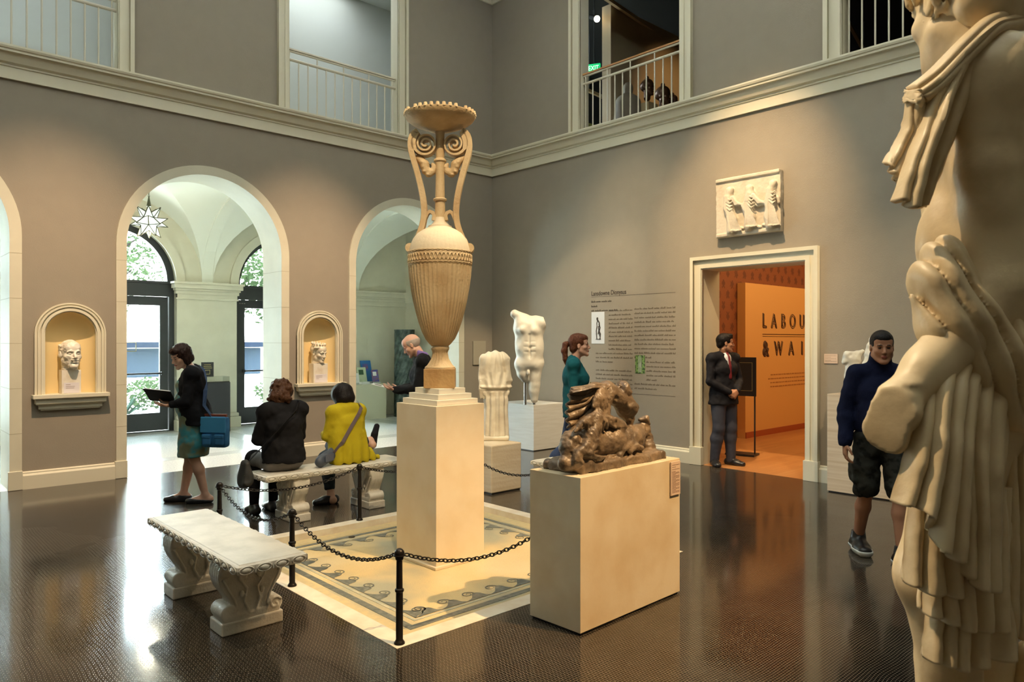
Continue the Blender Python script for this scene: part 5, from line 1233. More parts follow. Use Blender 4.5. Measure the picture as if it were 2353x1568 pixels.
cloth('trousers', w2, ((-.3, -.15, .1), (.5, .55, .76)), lambda S: (limb_leg(S, J2_['hpL'], J2_['knL'], J2_['anL']*.85+J2_['knL']*.15, .95, .016), limb_leg(S, J2_['hpR'], J2_['knR'], J2_['anR']*.75+J2_['knR']*.25, .95, .026)), jean2, wr=.006)
a = J2_['anR']; cloth('shoe', w2, ((a[0]-.28, a[1]-.15, -.01), (a[0]+.1, a[1]+.2, .13)), lambda S: (foot(S, a, (-1, .1), .95, .008), S.half((0, 0, .085), (0, 0, 1))), shoe_bk, vox=.007, wr=0)
a = J2_['anL']; S = Sdf(a-.2, a+.25, .006)
S.tube([a+np.array((.03, -.0, -.05)), a+np.array((.05, .0, .06)), a+np.array((.09, .02, .14))], [.040, .036, .03], k=.01)
bm = S.mesh(); obj('sandal', bm, black_c, w2)
bg2 = empty('crossbody_bag', (3.42, 6.30, .462), math.radians(25), 'grey blue crossbody bag lying on the bench beside the yellow cardigan', 'bag')
S = Sdf((-.17, -.09, -.0), (.17, .09, .17), .007); S.cap((-.09, 0, .055), (.09, 0, .095), .055, .062, k=.02, flat=((0, 1, 0), .8)); S.warp(lambda x, y, z: .006*(vnoise(x*25, y*25, z*25)-.5)*2); obj('bag_body', S.mesh(), mat('slate_nylon', (.06, .075, .105), .5), bg2)
bm = B(); bx(bm, (-.08, -.055, .05), (.05, -.05, .12), .002); obj('pocket', bm, mat('slate_light', (.11, .13, .20), .5), bg2)
bi = (Matrix.Translation(bg2.location) @ Matrix.Rotation(math.radians(25), 4, 'Z')).inverted()
bm = B(); sweep(bm, [bi @ Vector(p) for p in ((3.50, 6.29, .58), (3.56, 6.235, .68), (3.66, 6.245, .82), (3.75, 6.255, .94), (3.80, 6.29, 1.00), (3.83, 6.40, 1.035))], [(-.02, -.002), (.02, -.002), (.02, .003), (-.02, .003)], up=(.3, 1, 0)); obj('strap', bm, mat('mauve_strap', (.17, .13, .15), .7), bg2)

# ---------------------------------------------------------------- bald man reading a sheet
hd = nrm(IMG_L*1.0+CAMW*.05); rz = head_for(hd); hR = rot3(0, math.radians(-32), 0)
Jb = dict(head=(0, .12, 1.60), neck=(0, .0, 1.47), shL=(-.19, -.01, 1.41), shR=(.19, -.01, 1.41), elL=(-.23, .04, 1.12), elR=(.23, .04, 1.12), wrL=(-.12, .29, 1.10), wrR=(.12, .27, 1.10))
mb, Jv, _b = make_body((4.90, 6.80, 0), rz, Jb, skin_p, hR, ((-.36, -.28, 0), (.36, .52, 1.8)), 'balding grey haired man in black jacket reading a white sheet', s=1.0, hands=(('R', (-.2, .9, .2), (0, -.2, 1), .4), ('L', (.2, .9, .2), (0, -.2, 1), .4)))
def bld(S):
    torso(S, Jv, .028, 1); S.cap((0, 0, .95), (0, -.01, .78), .135, .145, k=.03, flat=((1, 0, 0), 1.4)); S.half((0, 0, .76), (0, 0, -1))
    for q in 'LR': limb_arm(S, Jv['sh'+q], Jv['el'+q], Jv['wr'+q], 1, .018)
    S.cap((0, 0, 1.46), (0, .05, 1.56), .06, .065, k=.01, op='sub')
cloth('jacket', mb, ((-.38, -.26, .74), (.38, .40, 1.56)), bld, black_c, wr=.008)
cloth('shirt_collar', mb, ((-.12, -.14, 1.38), (.12, .16, 1.56)), lambda S: (S.cap((0, -.01, 1.44), (0, .02, 1.52), .078, .066, k=.01), S.half((0, 0, 1.535), (0, -.35, 1))), mat('lilac_shirt', (.22, .14, .42), .7), vox=.006, wr=.002)
cloth('trousers', mb, ((-.26, -.2, .06), (.26, .2, 1.0)), lambda S: (S.cap(Jv['pelvis'], Jv['pelvis']-np.array((0, 0, .05)), .12, .12, k=.03, flat=((1, 0, 0), 1.4)), [limb_leg(S, Jv['hp'+q], Jv['kn'+q], Jv['an'+q], 1, .024) for q in 'LR']), black_c, wr=.006)
for q in 'LR':
    a = Jv['an'+q]; cloth('shoe', mb, ((a[0]-.08, a[1]-.12, -.01), (a[0]+.08, a[1]+.24, .13)), lambda S: (foot(S, a, (0, 1), 1, .008), S.half((0, 0, .1), (0, 0, 1))), shoe_bk, vox=.008, wr=0)
def bld(S, L): S.ell(L(0, -.017, .032), (.0800, .1025, .090), hR, .01); S.half(L(0, 0, .062), hR[:, 2]-hR[:, 1]*.25); S.ell(L(0, .115, -.01), (.10, .095, .12), hR, .01, 'sub'); S.half(L(0, 0, -.045), -hR[:, 2]); S.ell(L(.084, -.002, -.008), (.02, .020, .032), hR, .004, 'sub'); S.ell(L(-.084, -.002, -.008), (.02, .020, .032), hR, .004, 'sub')
hairmesh(mb, Jv['head'], hR, 1, bld, mat('grey_hair', (.42, .36, .32), .6, bump=.4, bscale=160), amp=.002)
sh = empty('reading_sheet', (4.90+hd[0]*.44, 6.80+hd[1]*.44, 1.135), rz, 'white printed sheet held by the balding man', 'sheet'); sh.rotation_euler = (math.radians(14), 0, rz)
obj('page', bx(B(), (-.11, -.10, -.0012), (.11, .13, .0012)), wht, sh); obj('printed_figure', bx(B(), (-.05, .02, .001), (.03, .10, .0018)), vin, sh)

# ---------------------------------------------------------------- ponytail woman in teal
hd = nrm(RT*1.0+CAMW*.12); rz = head_for(hd); hR = rot3(0, math.radians(3), 0)
Jp = dict(head=(0, .05, 1.60), neck=(0, -.01, 1.46), shL=(-.16, -.01, 1.39), shR=(.16, -.01, 1.39), elR=(.19, .0, 1.10), elL=(-.19, .02, 1.10), wrR=(.15, .20, 1.02), wrL=(-.12, .22, 1.02), knL=(-.10, -.10, .49), anL=(-.10, -.38, .12))
tw, Jv, _b = make_body((5.93, 5.40, 0), rz, Jp, skin_p, hR, ((-.32, -.45, 0), (.32, .5, 1.8)), 'woman with long brown ponytail and teal sweater in profile before the wall text', s=1.0, fem=True, hands=(('R', (-.2, .9, -.2), (-1, 0, 0), .4), ('L', (.2, .9, -.2), (1, 0, 0), .4)))
def bld(S):
    torso(S, Jv, .018, 1, fem=True); S.cap((0, 0, .95), (0, -.0, .84), .125, .13, k=.03, flat=((1, 0, 0), 1.4)); S.half((0, 0, .82), (0, 0, -1)); S.ell((-.075, .105, 1.23), (.06, .055, .065), k=.04); S.ell((.075, .105, 1.23), (.06, .055, .065), k=.04)
    for q in 'LR': limb_arm(S, Jv['sh'+q], Jv['el'+q], Jv['wr'+q], 1, .010)
    S.cap((0, .01, 1.44), (0, .12, 1.50), .075, .08, k=.01, op='sub')
cloth('sweater', tw, ((-.34, -.25, .80), (.34, .36, 1.5)), bld, mat('teal_knit', (.005, .085, .11), .85), wr=.006)
cloth('jeans', tw, ((-.26, -.5, .08), (.26, .2, 1.0)), lambda S: (S.cap(Jv['pelvis'], Jv['pelvis']-np.array((0, 0, .05)), .115, .115, k=.03, flat=((1, 0, 0), 1.4)), [limb_leg(S, Jv['hp'+q], Jv['kn'+q], Jv['an'+q], 1, .012) for q in 'LR']), mat('blue_denim', (.018, .04, .11), .8), wr=.004)
for q in 'LR':
    a = Jv['an'+q]; cloth('shoe', tw, ((a[0]-.08, a[1]-.12, -.01), (a[0]+.08, a[1]+.24, .2)), lambda S: (foot(S, a, (0, 1), 1, .006), S.half((0, 0, a[2]+.02), (0, 0, 1))), shoe_bk, vox=.008, wr=0)
hb_ = mat('auburn_hair', (.13, .045, .022), .4, noise=(60, (.07, .022, .01), .35, .6), bump=.5, bscale=130)
def bld(S, L): S.ell(L(0, -.018, .042), (.085, .106, .097), hR, .01); S.ell(L(0, .03, .075), (.070, .070, .050), hR, .01); S.ell(L(0, -.06, -.03), (.07, .05, .055), hR, .02); S.ell(L(0, .105, -.035), (.075, .062, .088), hR, .01, 'sub'); S.ell(L(.088, .005, -.01), (.03, .022, .035), hR, .01, 'sub')
hairmesh(tw, Jv['head'], hR, 1, bld, hb_, amp=.002, f=70)
def bld(S, L): S.tube([L(0, -.11, .03), L(0, -.15, .02), L(.01, -.165, -.05), L(.01, -.16, -.14), L(.01, -.15, -.22)], [.024, .034, .036, .028, .008], k=.015)
hairmesh(tw, Jv['head'], hR, 1, bld, hb_, amp=.005, f=60, name='ponytail', stretch=(1, 1, .25), ext=.26)
obj('necklace', B() if False else ball(B(), (.02, .172, 1.185), .012, 8, (1, .6, 1.6)), mat('gold_pendant', (.6, .5, .15), .3, metal=.8), tw)

# ---------------------------------------------------------------- guard in the doorway
hd = nrm(np.array((-.30, -1, 0))); rz = head_for(hd)
lk = nrm(RT*1.0+CAMW*.1); hy = head_for(lk)-rz
hR = rot3(hy, 0, 0)
Jg = dict(head=(0, .035, 1.635), neck=(0, -.01, 1.49), shL=(-.195, -.01, 1.43), shR=(.195, -.01, 1.43), chest=(0, 0, 1.30), waist=(0, 0, 1.10), pelvis=(0, 0, .96), hpL=(-.09, 0, .94), hpR=(.09, 0, .94), elL=(-.25, .02, 1.13), elR=(.25, .02, 1.13), wrL=(-.06, .20, 1.0), wrR=(.06, .19, .99), knL=(-.10, .03, .50), knR=(.11, .03, .50), anL=(-.11, .02, .085), anR=(.12, -.04, .085))
gd, Jv, _b = make_body((8.66, 5.22, 0), rz, Jg, skin_t, hR, ((-.36, -.25, 0), (.36, .42, 1.8)), 'guard in dark suit and red tie with hands clasped, standing in the right doorway', s=.99, hands=(('R', (-.8, .2, -.5), (0, -1, 0), .7), ('L', (.8, .1, -.5), (0, -1, 0), .7)), feet=(('L', (-.35, 1)), ('R', (.5, 1))))
suit = mat('charcoal_suit', (.012, .012, .016), .75)
def bld(S):
    torso(S, Jv, .024, 1); S.cap((0, 0, .98), (0, 0, .84), .142, .155, k=.03, flat=((1, 0, 0), 1.42)); S.half((0, 0, .81), (0, 0, -1))
    for q in 'LR': limb_arm(S, Jv['sh'+q], Jv['el'+q], Jv['wr'+q]*.95+Jv['el'+q]*.05, 1, .016); S.ell(Jv['sh'+q]+np.array((0, 0, .005)), (.07, .07, .06), k=.03)
    S.cap((0, .14, 1.46), (0, .155, 1.24), .055, .006, k=.005, op='sub', flat=((0, 1, 0), 1.6)); S.cap((0, -.0, 1.50), (0, .07, 1.53), .06, k=.005, op='sub')
cloth('suit_jacket', gd, ((-.38, -.26, .80), (.38, .36, 1.58)), bld, suit, wr=.006)
cloth('shirt', gd, ((-.12, -.12, 1.1), (.12, .18, 1.56)), lambda S: (S.cap((0, .035, 1.20), (0, .02, 1.42), .092, .085, k=.01), S.cap((0, -.01, 1.45), (0, .0, 1.515), .070, .062, k=.02), S.half((0, 0, 1.52), (0, -.2, 1))), mat('white_shirt', (.72, .74, .78), .6), vox=.006, wr=0)
cloth('tie', gd, ((-.06, .05, 1.1), (.06, .2, 1.56)), lambda S: S.tube([(0, .068, 1.49), (0, .105, 1.44), (0, .128, 1.32), (0, .132, 1.17)], [.022, .016, .022, .024], k=.004, flat=((0, 1, 0), .5)), mat('red_tie', (.16, .012, .02), .5), vox=.005, wr=0)
cloth('suit_trousers', gd, ((-.28, -.2, .03), (.28, .2, 1.05)), lambda S: (S.cap(Jv['pelvis'], Jv['pelvis']-np.array((0, 0, .05)), .118, .118, k=.03, flat=((1, 0, 0), 1.4)), [limb_leg(S, Jv['hp'+q], Jv['kn'+q], Jv['an'+q]-np.array((0, 0, .02)), 1, .024) for q in 'LR']), mat('slate_trousers', (.030, .034, .055), .75), wr=.004, stretch=(1, 1, .5))
for q, f in (('L', (-.35, 1)), ('R', (.5, 1))):
    a = Jv['an'+q]; cloth('shoe', gd, ((a[0]-.16, a[1]-.16, -.01), (a[0]+.2, a[1]+.26, .13)), lambda S: (foot(S, a, f, 1, .009), S.half((0, 0, .09), (0, 0, 1))), shoe_bk, vox=.007, wr=0)
def bld(S, L): S.ell(L(0, -.018, .044), (.084, .106, .095), hR, .01); S.ell(L(0, .03, .075), (.068, .068, .048), hR, .01); S.ell(L(0, -.07, -.02), (.068, .045, .05), hR, .02); S.ell(L(0, .11, -.035), (.09, .075, .085), hR, .01, 'sub'); S.ell(L(0, .055, .11), (.05, .045, .022), hR, .02); S.ell(L(.088, .0, -.02), (.03, .025, .045), hR, .01, 'sub'); S.ell(L(-.088, .0, -.02), (.03, .025, .045), hR, .01, 'sub')
hairmesh(gd, Jv['head'], hR, .99, bld, hair_bk, amp=.002)
# ---------------------------------------------------------------- man in navy sweater and shorts
hd = nrm(CAMW*1.0+IMG_L*.18); rz = head_for(hd); hR = rot3(math.radians(-6), math.radians(-4), 0)
Jn = dict(head=(0, .04, 1.60), neck=(0, -.01, 1.47), shL=(-.175, -.01, 1.40), shR=(.175, -.01, 1.40), elL=(-.235, -.03, 1.12), elR=(.235, -.03, 1.12), wrL=(-.25, .05, .88), wrR=(.265, .05, .87), anR=(.11, -.17, .10), knR=(.105, .01, .50), anL=(-.09, .20, .085), knL=(-.10, .12, .50))
nv, Jv, _b = make_body((5.84, 2.18, 0), rz, Jn, skin_t, hR, ((-.45, -.35, 0), (.46, .50, 1.8)), 'man in navy sweater and dark camouflage shorts walking, partly behind the large statue', s=1.0, jaw=1.1, neckr=.06, hands=(('R', (0, .15, -1), (-1, 0, 0), .45), ('L', (0, .15, -1), (1, 0, 0), .45)))
def bld(S):
    torso(S, Jv, .012, 1, wz=1.15); S.ell((0, .04, 1.08), (.155, .14, .17), k=.06); S.half((0, 0, .90), (0, 0, -1))
    for q in 'LR': limb_arm(S, Jv['sh'+q], Jv['el'+q], Jv['wr'+q], 1, .022)
    S.cap((0, -.01, 1.47), (0, .01, 1.545), .082, .074, k=.02)
cloth('sweater', nv, ((-.44, -.26, .86), (.46, .30, 1.6)), bld, mat('navy_knit', (.006, .010, .038), .85, bump=.3, bscale=150), wr=.009, wf=12)
cam_m = mat('camouflage_cloth', (.030, .032, .027), .8, noise=(14, (.012, .013, .012), .42, .5))
cloth('shorts', nv, ((-.34, -.28, .42), (.34, .32, 1.02)), lambda S: (S.cap(Jv['pelvis'], Jv['pelvis']-np.array((0, 0, .06)), .118, .12, k=.03, flat=((1, 0, 0), 1.35)), [S.cap(Jv['hp'+q], Jv['kn'+q]+np.array((0, 0, .03)), .098, .092, k=.02) for q in 'LR'], S.box((.185, 0, .64), (.03, .07, .08), rd=.02, k=.01), S.half((0, 0, .46), (0, 0, -1))), cam_m, wr=.010)
for q in 'LR':
    a = Jv['an'+q]; sh_ = cloth('sneaker', nv, ((a[0]-.1, a[1]-.14, -.01), (a[0]+.1, a[1]+.28, .22)), lambda S: (foot(S, a, (0, 1), 1.05, .012), S.cap(a, a+np.array((0, .0, .05)), .05, .052, k=.02), S.half((0, 0, a[2]+.06), (0, 0, 1)), S.half((0, 0, .022), (0, 0, -1))), shoe_bk, vox=.007, wr=0)
    cloth('sole', sh_, ((a[0]-.1, a[1]-.14, -.01), (a[0]+.1, a[1]+.28, .04)), lambda S: (foot(S, a, (0, 1), 1.05, .017), S.half((0, 0, .03+max(0, a[2]-.085)), (0, 0, 1)), S.half((0, 0, 0.0), (0, 0, -1))), wht, vox=.006, wr=0)
def bld(S, L): S.ell(L(0, -.016, .042), (.083, .104, .092), hR, .01); S.ell(L(0, .03, .070), (.067, .066, .048), hR, .01); S.ell(L(0, .11, -.03), (.085, .072, .09), hR, .01, 'sub'); S.half(L(0, 0, -.02), -hR[:, 2]+hR[:, 1]*.5); S.ell(L(.088, .0, -.02), (.03, .025, .045), hR, .01, 'sub'); S.ell(L(-.088, .0, -.02), (.03, .025, .045), hR, .01, 'sub')
hairmesh(nv, Jv['head'], hR, 1, bld, hair_bk, amp=.0015)
inv = lambda me, o: (me.transform(Matrix.Translation(-o.location)), me)[1]
# carved cloth: a folded sheet between guide lines, with real thickness
def sheet(par, m_s, name, guides, folds, amp, thick=.012, nu=90, nv=70, seed=0, sharp=1.7, hem=0, hemf=None, twist=.6, out=None, grow=.35):
    """guides: polylines running down the cloth, spread across it; folds run down; out = direction towards the viewer"""
    G_ = []
    for gl in guides:
        a = np.array(gl, float); d = np.r_[0, np.cumsum(np.linalg.norm(np.diff(a, axis=0), axis=1))]; d /= d[-1]; tt = np.linspace(0, 1, nv)
        c = np.stack([np.interp(tt, d, a[:, q]) for q in range(3)], 1)
        for _ in range(6): c[1:-1] = .25*c[:-2]+.5*c[1:-1]+.25*c[2:]
        G_.append(c)
    G_ = np.array(G_); ug = np.linspace(0, 1, len(G_)); u = np.linspace(0, 1, nu)
    Pm = np.zeros((nu, nv, 3))
    for q in range(3):
        for v in range(nv): Pm[:, v, q] = np.interp(u, ug, G_[:, v, q])
    for _ in range(3): Pm[1:-1] = .25*Pm[:-2]+.5*Pm[1:-1]+.25*Pm[2:]
    U, V = np.meshgrid(u, np.linspace(0, 1, nv), indexing='ij'); nz = vnoise(U*3+seed, V*2.2+seed*1.7, np.full_like(U, seed*.37))
    ph = folds*PI*U+twist*2*(nz-.5)*2; f = np.abs(np.sin(ph))**sharp; o_ = -FW if out is None else out
    edge = np.minimum(1, np.minimum(U, 1-U)*8+.25)
    A = amp*(grow+(1-grow)*V)*edge
    Pm = Pm+o_[None, None]*(A*f)[..., None]
    Pm[..., 2] -= (hem*(V**6)*(np.sin(2*ph)))
    Pm = Pm+(vnoise(U*9+seed, V*12, U*0+2)-.5)[..., None]*.006*o_
    bm = B(); vs = [[bm.verts.new(Pm[i, k]) for k in range(nv)] for i in range(nu)]
    for i in range(nu-1):
        for k in range(nv-1): bm.faces.new((vs[i][k], vs[i+1][k], vs[i+1][k+1], vs[i][k+1]))
    me = bpy.data.meshes.new(name); bm.to_mesh(me); bm.free()
    o = obj(name, inv(me, par), m_s, par); smooth(o, 80)
    m_ = o.modifiers.new('thickness', 'SOLIDIFY'); m_.thickness = thick; m_.offset = 0
    return o
# ================================================================== marble heads in the niches
def niche_block(cx_, w, h, label, seed):
    r = empty('plinth_block', (cx_, YA+.02, 1.046), 0, label, 'block'); bm = B(); bx(bm, (-w/2, -.07, 0), (w/2, .07, h), .002); obj('block', bm, marble, r)
    bm = B(); bx(bm, (-w/2+.02, -.0725, .005), (w/2-.02, -.0695, .125)); cd = obj('label_card', bm, mat('card_white', (.72, .68, .70), .6), r)
    bm = B(); rn = random.Random(seed)
    for k in range(3): bx(bm, (-w/2+.04, -.0732, .10-.02*k), (-w/2+.04+rn.uniform(.04, .10), -.0726, .104-.02*k))
    obj('small_print', bm, tx, cd)
niche_block(1.985, .195, .27, 'pale block under the bald marble head in the left niche', 1)
niche_block(5.13, .225, .28, 'pale block under the wreathed marble head in the right niche', 2)
def stone_head(c, R, s, female, label, name='marble_head'):
    c = np.array(c); S = Sdf(c-.24*s-.02, c+.24*s+.02, .0042)
    head(S, c, R, s, female)
    S.cap(c+R@(np.array((0, -.03, -.06))*s), c+R@(np.array((0, -.01, -.185))*s), .060*s, .062*s, k=.03*s)
    return S, (lambda x, y, z: c+R@(np.array((x, y, z))*s))
R_ = rot3(math.radians(188), math.radians(2)); c = (1.985, YA+.005, 1.50)
S, L = stone_head(c, R_, 1.36, False, '')
for k in range(60):   # short curly hair round the sides and a cropped beard
    a = -1.9+3.8*k/59; zq = .03+.045*math.sin(k*2.3); S.ell(L(.070*math.sin(a+PI), -.02+.094*math.cos(a+PI), zq), .014, k=.012)
S.cap(L(-.028, .098, -.052), L(.028, .098, -.052), .009, k=.006); S.ell(L(0, .075, -.112), (.03, .022, .03), k=.015)
for q in (-1, 1): S.tube([L(q*.018, .098, -.045), L(q*.036, .082, -.062), L(q*.040, .07, -.09)], .005, k=.008, op='sub')
S.warp(lambda x, y, z: .003*(vnoise(x*60, y*60, z*60)-.5)*2); S.half((0, 0, 1.318), (0, 0, -1))
o = obj('marble_bust', S.mesh(), marble, loc=(0, 0, 0)); tag(o, 'bald bearded marble head on a block in the left wall niche', 'bust')
R_ = rot3(math.radians(200), math.radians(-10)); c = (5.13, YA+.015, 1.475)
S, L = stone_head(c, R_, 1.16, True, '')
S.ell(L(0, -.03, .04), (.090, .108, .092), R_, .01); S.ell(L(0, .11, -.03), (.058, .05, .085), R_, .01, 'sub') if False else None
for k in range(26):
    a = PI*k/25; S.ell(L(.085*math.cos(a), .055*math.sin(a)-.0, .065+.015*math.sin(a)), .017, k=.006)
for k in range(14):
    a = 2*PI*k/14; S.ell(L(.075*math.cos(a), -.02+.085*math.sin(a), .115), (.016, .016, .020), k=.004)
S.half((0, 0, 1.328), (0, 0, -1))
o = obj('marble_bust', S.mesh(), marble2); tag(o, 'smaller marble head wearing a wreath, in the niche above the yellow cardigan', 'bust')

# ================================================================== headless draped standing figure
T = 8.35
P = lambda px, py, d=0: at(px, py, T+d)
kr = empty('draped_statue', P(1140, 1021)*np.array((1, 1, 0))+np.array((0, 0, .525)), 0, 'headless armless statue of a woman in a pleated dress on the low plinth', 'statue')
kz = .525; S = Sdf(P(1140, 1021)+np.array((-.32, -.32, -.3)), P(1140, 800)+np.array((.32, .32, .05)), .0058)
c0 = P(1140, 1020)[:2]; AX = np.array((*c0, 0))
def kp(u, z, w=0): return AX+RT*u+FW*w+np.array((0, 0, z))
zt = P(1135, 805)[2]
for (u0, z0, r0, u1, z1, r1) in ((0, kz+.05, .125, 0, kz+.45, .112), (0, kz+.45, .112, -.01, kz+.62, .105)): S.cap(kp(u0, z0), kp(u1, z1), r0, r1, k=.03, flat=(RT, 1.22))
S.cap(kp(-.01, kz+.62), kp(-.02, kz+.86), .105, .10, k=.03, flat=(RT, 1.25)); S.cap(kp(-.10, zt-.10), kp(.075, zt-.10), .072, .075, k=.04); S.ell(kp(-.012, zt-.085), .075, k=.05)
S.cap(kp(-.125, zt-.11), kp(-.155, zt-.33), .060, .048, k=.03); S.cap(kp(.10, zt-.11), kp(.135, zt-.34), .060, .050, k=.03)
S.cap(kp(-.145, zt-.33, -.03), kp(-.135, zt-.50, -.02), .045, .052, k=.02); S.cap(kp(.14, zt-.34), kp(.135, zt-.50), .035, .028, k=.02)
hips = .6
def pleat(x, y, z):
    u = (x-AX[0])*RT[0]+(y-AX[1])*RT[1]; w = (x-AX[0])*FW[0]+(y-AX[1])*FW[1]; a = np.arctan2(u, -w)
    low = np.clip((kz+.56-z)/.06, 0, 1); f = np.abs(np.sin(a*5.2+.4+.5*vnoise(x*9, y*9, z*2)))
    up = np.clip((z-kz-.58)/.05, 0, 1)*.007*np.sin(u*75+14*np.maximum(0, np.abs(z-zt+.25))*np.sign(u)+3*vnoise(x*12, y*12, z*5))
    belt = .012*np.exp(-((z-kz-.565)/.012)**2)
    hem = -.012*np.exp(-((z-kz-.60)/.018)**2)
    return low*(.020*(1-f)**.6)+up+belt+hem+.004*(vnoise(x*30, y*30, z*30)-.5)
S.warp(pleat); S.half((0, 0, kz+.045), (0, 0, -1))
obj('body', inv(S.mesh(), kr), marble2, kr)
S = Sdf(kp(0, kz)-.3, kp(0, kz+.1)+.3, .008); S.box(kp(0, kz+.024), (.15, .13, .0245), np.stack([RT, FW, (0, 0, 1)], 1), .015, 0); S.warp(lambda x, y, z: .006*(vnoise(x*25, y*25, z*25)-.5)); S.half((0, 0, kz+.0), (0, 0, -1)); obj('base_slab', inv(S.mesh(), kr), marble2, kr)
S = Sdf(kp(-.15, zt-.6)-.12, kp(-.15, zt-.25)+.12, .006)   # sleeve folds hanging from the left forearm
for k in range(5): S.tube([kp(-.175+.018*k, zt-.35, -.05), kp(-.18+.020*k, zt-.44, -.055), kp(-.175+.016*k, zt-.545+.01*(k % 2), -.04)], [.016, .018, .014], k=.006)
obj('sleeve_fold', inv(S.mesh(), kr), marble2, kr)

# ================================================================== male torso on steel rods
T = 10.98
P = lambda px, py, d=0: at(px, py, T+d)
mt = empty('torso_statue', (*P(1215, 930)[:2], .69), 0, 'white marble male torso with one leg, mounted on steel rods on the big white plinth', 'statue')
S = Sdf(P(1215, 940, 0)-np.array((.45, .45, .02)), P(1215, 700, 0)+np.array((.45, .45, .02)), .009)
S.cap(P(1218, 832), P(1217, 800), .155, .150, k=.06, flat=(RT, 1.30)); S.cap(P(1217, 800), P(1215, 762), .150, .165, k=.07, flat=(RT, 1.32)); S.cap(P(1200, 745), P(1232, 748), .13, .12, k=.08)
S.cap(P(1205, 735), P(1183, 722), .085, .068, k=.05); S.cap(P(1232, 742), P(1244, 742, -.05), .105, .088, k=.05); S.half(P(1252, 742), RT*.95+np.array((0, 0, .28)))
S.ell(P(1203, 758, -.12), (.075, .05, .06), k=.04); S.ell(P(1229, 760, -.12), (.075, .05, .06), k=.04); S.tube([P(1216, 770, -.15), P(1217, 800, -.14), P(1218, 826, -.135)], .007, k=.03, op='sub')
for y in (785, 797, 809): S.tube([P(1205, y, -.158), P(1217, y+1, -.168), P(1229, y, -.155)], .006, k=.02, op='sub')
S.tube([P(1193, 832, -.09), P(1205, 845, -.15), P(1218, 853, -.16), P(1231, 842, -.14), P(1240, 828, -.08)], .007, k=.03, op='sub')
S.ell(P(1201, 838), .115, k=.05); S.ell(P(1230, 838), .118, k=.05); S.cap(P(1200, 838), P(1203, 858), .108, .100, k=.04); S.cap(P(1203, 858), P(1207, 868), .100, .075, k=.02)
S.cap(P(1229, 842), P(1228, 885), .112, .082, k=.03); S.cap(P(1228, 885), P(1227, 898), .082, .078, k=.03); S.cap(P(1227, 898), P(1228, 918), .078, .055, k=.03); S.ell(P(1214, 857, -.12), (.03, .035, .045), k=.02)
for pts in ([P(1185, 808, -.16), P(1195, 795, -.17), P(1205, 770, -.17), P(1217, 752, -.18)], [P(1183, 840, -.12), P(1198, 835, -.15), P(1208, 828, -.16), P(1212, 815, -.16)]): S.tube(pts, .006, k=.004, op='sub')
S.warp(lambda x, y, z: .007*(vnoise(x*11, y*11, z*11)-.5)*2)
obj('torso', inv(S.mesh(relax=2), mt), marble, mt)
for (px, y1) in ((1207, 862), (1227, 912)):
    a = P(px, 900); bm = B(); cyl(bm, (a[0], a[1], .69), (a[0], a[1], P(px, y1)[2]), .022, n=14); me = bpy.data.meshes.new('m'); bm.to_mesh(me); bm.free(); o = obj('steel_rod', inv(me, mt), steel, mt); smooth(o)

# ================================================================== brown group: rider slumped over a fallen animal
T = 4.62
gx0 = np.array((3.545, 2.945)); PLX = np.array((math.cos(math.radians(1.5)), math.sin(math.radians(1.5)), 0)); PLY = np.array((-PLX[1], PLX[0], 0))
def G(px, py, d=0):
    """point on the upright plane through the plinth's long axis, d metres towards the viewer"""
    dx_ = FW+RT*((px-1176.5)/1678); n_ = PLY; o_ = np.array((*gx0, 0)); t = (o_@n_-d)/(dx_@n_); p = t*dx_; p[2] = 1.65+(784-py)/1678*t; return p
br = empty('animal_group_statue', (3.545, 2.945, .884), math.radians(0), 'brown stone carving of a cloaked rider slumped over a fallen bull like animal', 'statue')
S = Sdf((2.98, 2.68, .87), (4.08, 3.20, 1.52), .0052)
g = lambda *a: G(*a); dn3 = np.array((0, 0, 1.))
# rocky base
base_pts = [(1278, 1068), (1320, 1062), (1370, 1056), (1420, 1052), (1470, 1044), (1492, 1040)]
for d in (-.09, 0, .09):
    pass
S.box(np.array((3.545, 2.955, .905)), (.425, .155, .034), np.stack([PLX, PLY, dn3], 1), .018, 0); S.tube([g(1296, 1064, .07), g(1325, 1064, .10), g(1355, 1062, .12)], [.034, .032, .024], k=.03)
S.warp(lambda x, y, z: .030*(vnoise(x*13, y*13, z*9)-.55)*np.clip((.97-z)/.05, 0, 1)); S.half((0, 0, .8845), (0, 0, -1))
# animal body lying to the right
S.cap(g(1330, 1022, .02), g(1400, 1014, .03), .085, .092, k=.05); S.cap(g(1400, 1014, .03), g(1455, 1006, .02), .090, .078, k=.05)
S.cap(g(1312, 1012, .05), g(1304, 1030, .05), .058, .050, k=.03); S.cap(g(1304, 1030, .06), g(1300, 1060, .06), .040, .026, k=.02)
S.cap(g(1455, 1000, 0), g(1478, 985, -.02), .062, .048, k=.03); S.cap(g(1478, 985, -.02), g(1487, 1010, .0), .046, .036, k=.02); S.cap(g(1487, 1010), g(1492, 1030, .02), .040, .032, k=.02)
S.ell(g(1490, 1024, .03), (.05, .04, .03), k=.02); S.ell(g(1478, 972, .0), (.03, .03, .025), k=.015); S.tube([g(1470, 965), g(1484, 962, .02), g(1492, 972, .03)], [.016, .020, .012], k=.01)
# its folded foreleg and head low at the right
S.tube([g(1452, 1018, .09), g(1432, 1032, .12), g(1424, 1046, .12)], [.030, .020, .014], k=.012); S.tube([g(1460, 1020, .08), g(1448, 1036, .12), g(1462, 1024, .12), g(1474, 1030, .11)], [.024, .016, .018, .02], k=.012)
S.ell(g(1482, 1042, .06), (.055, .045, .022), k=.02)
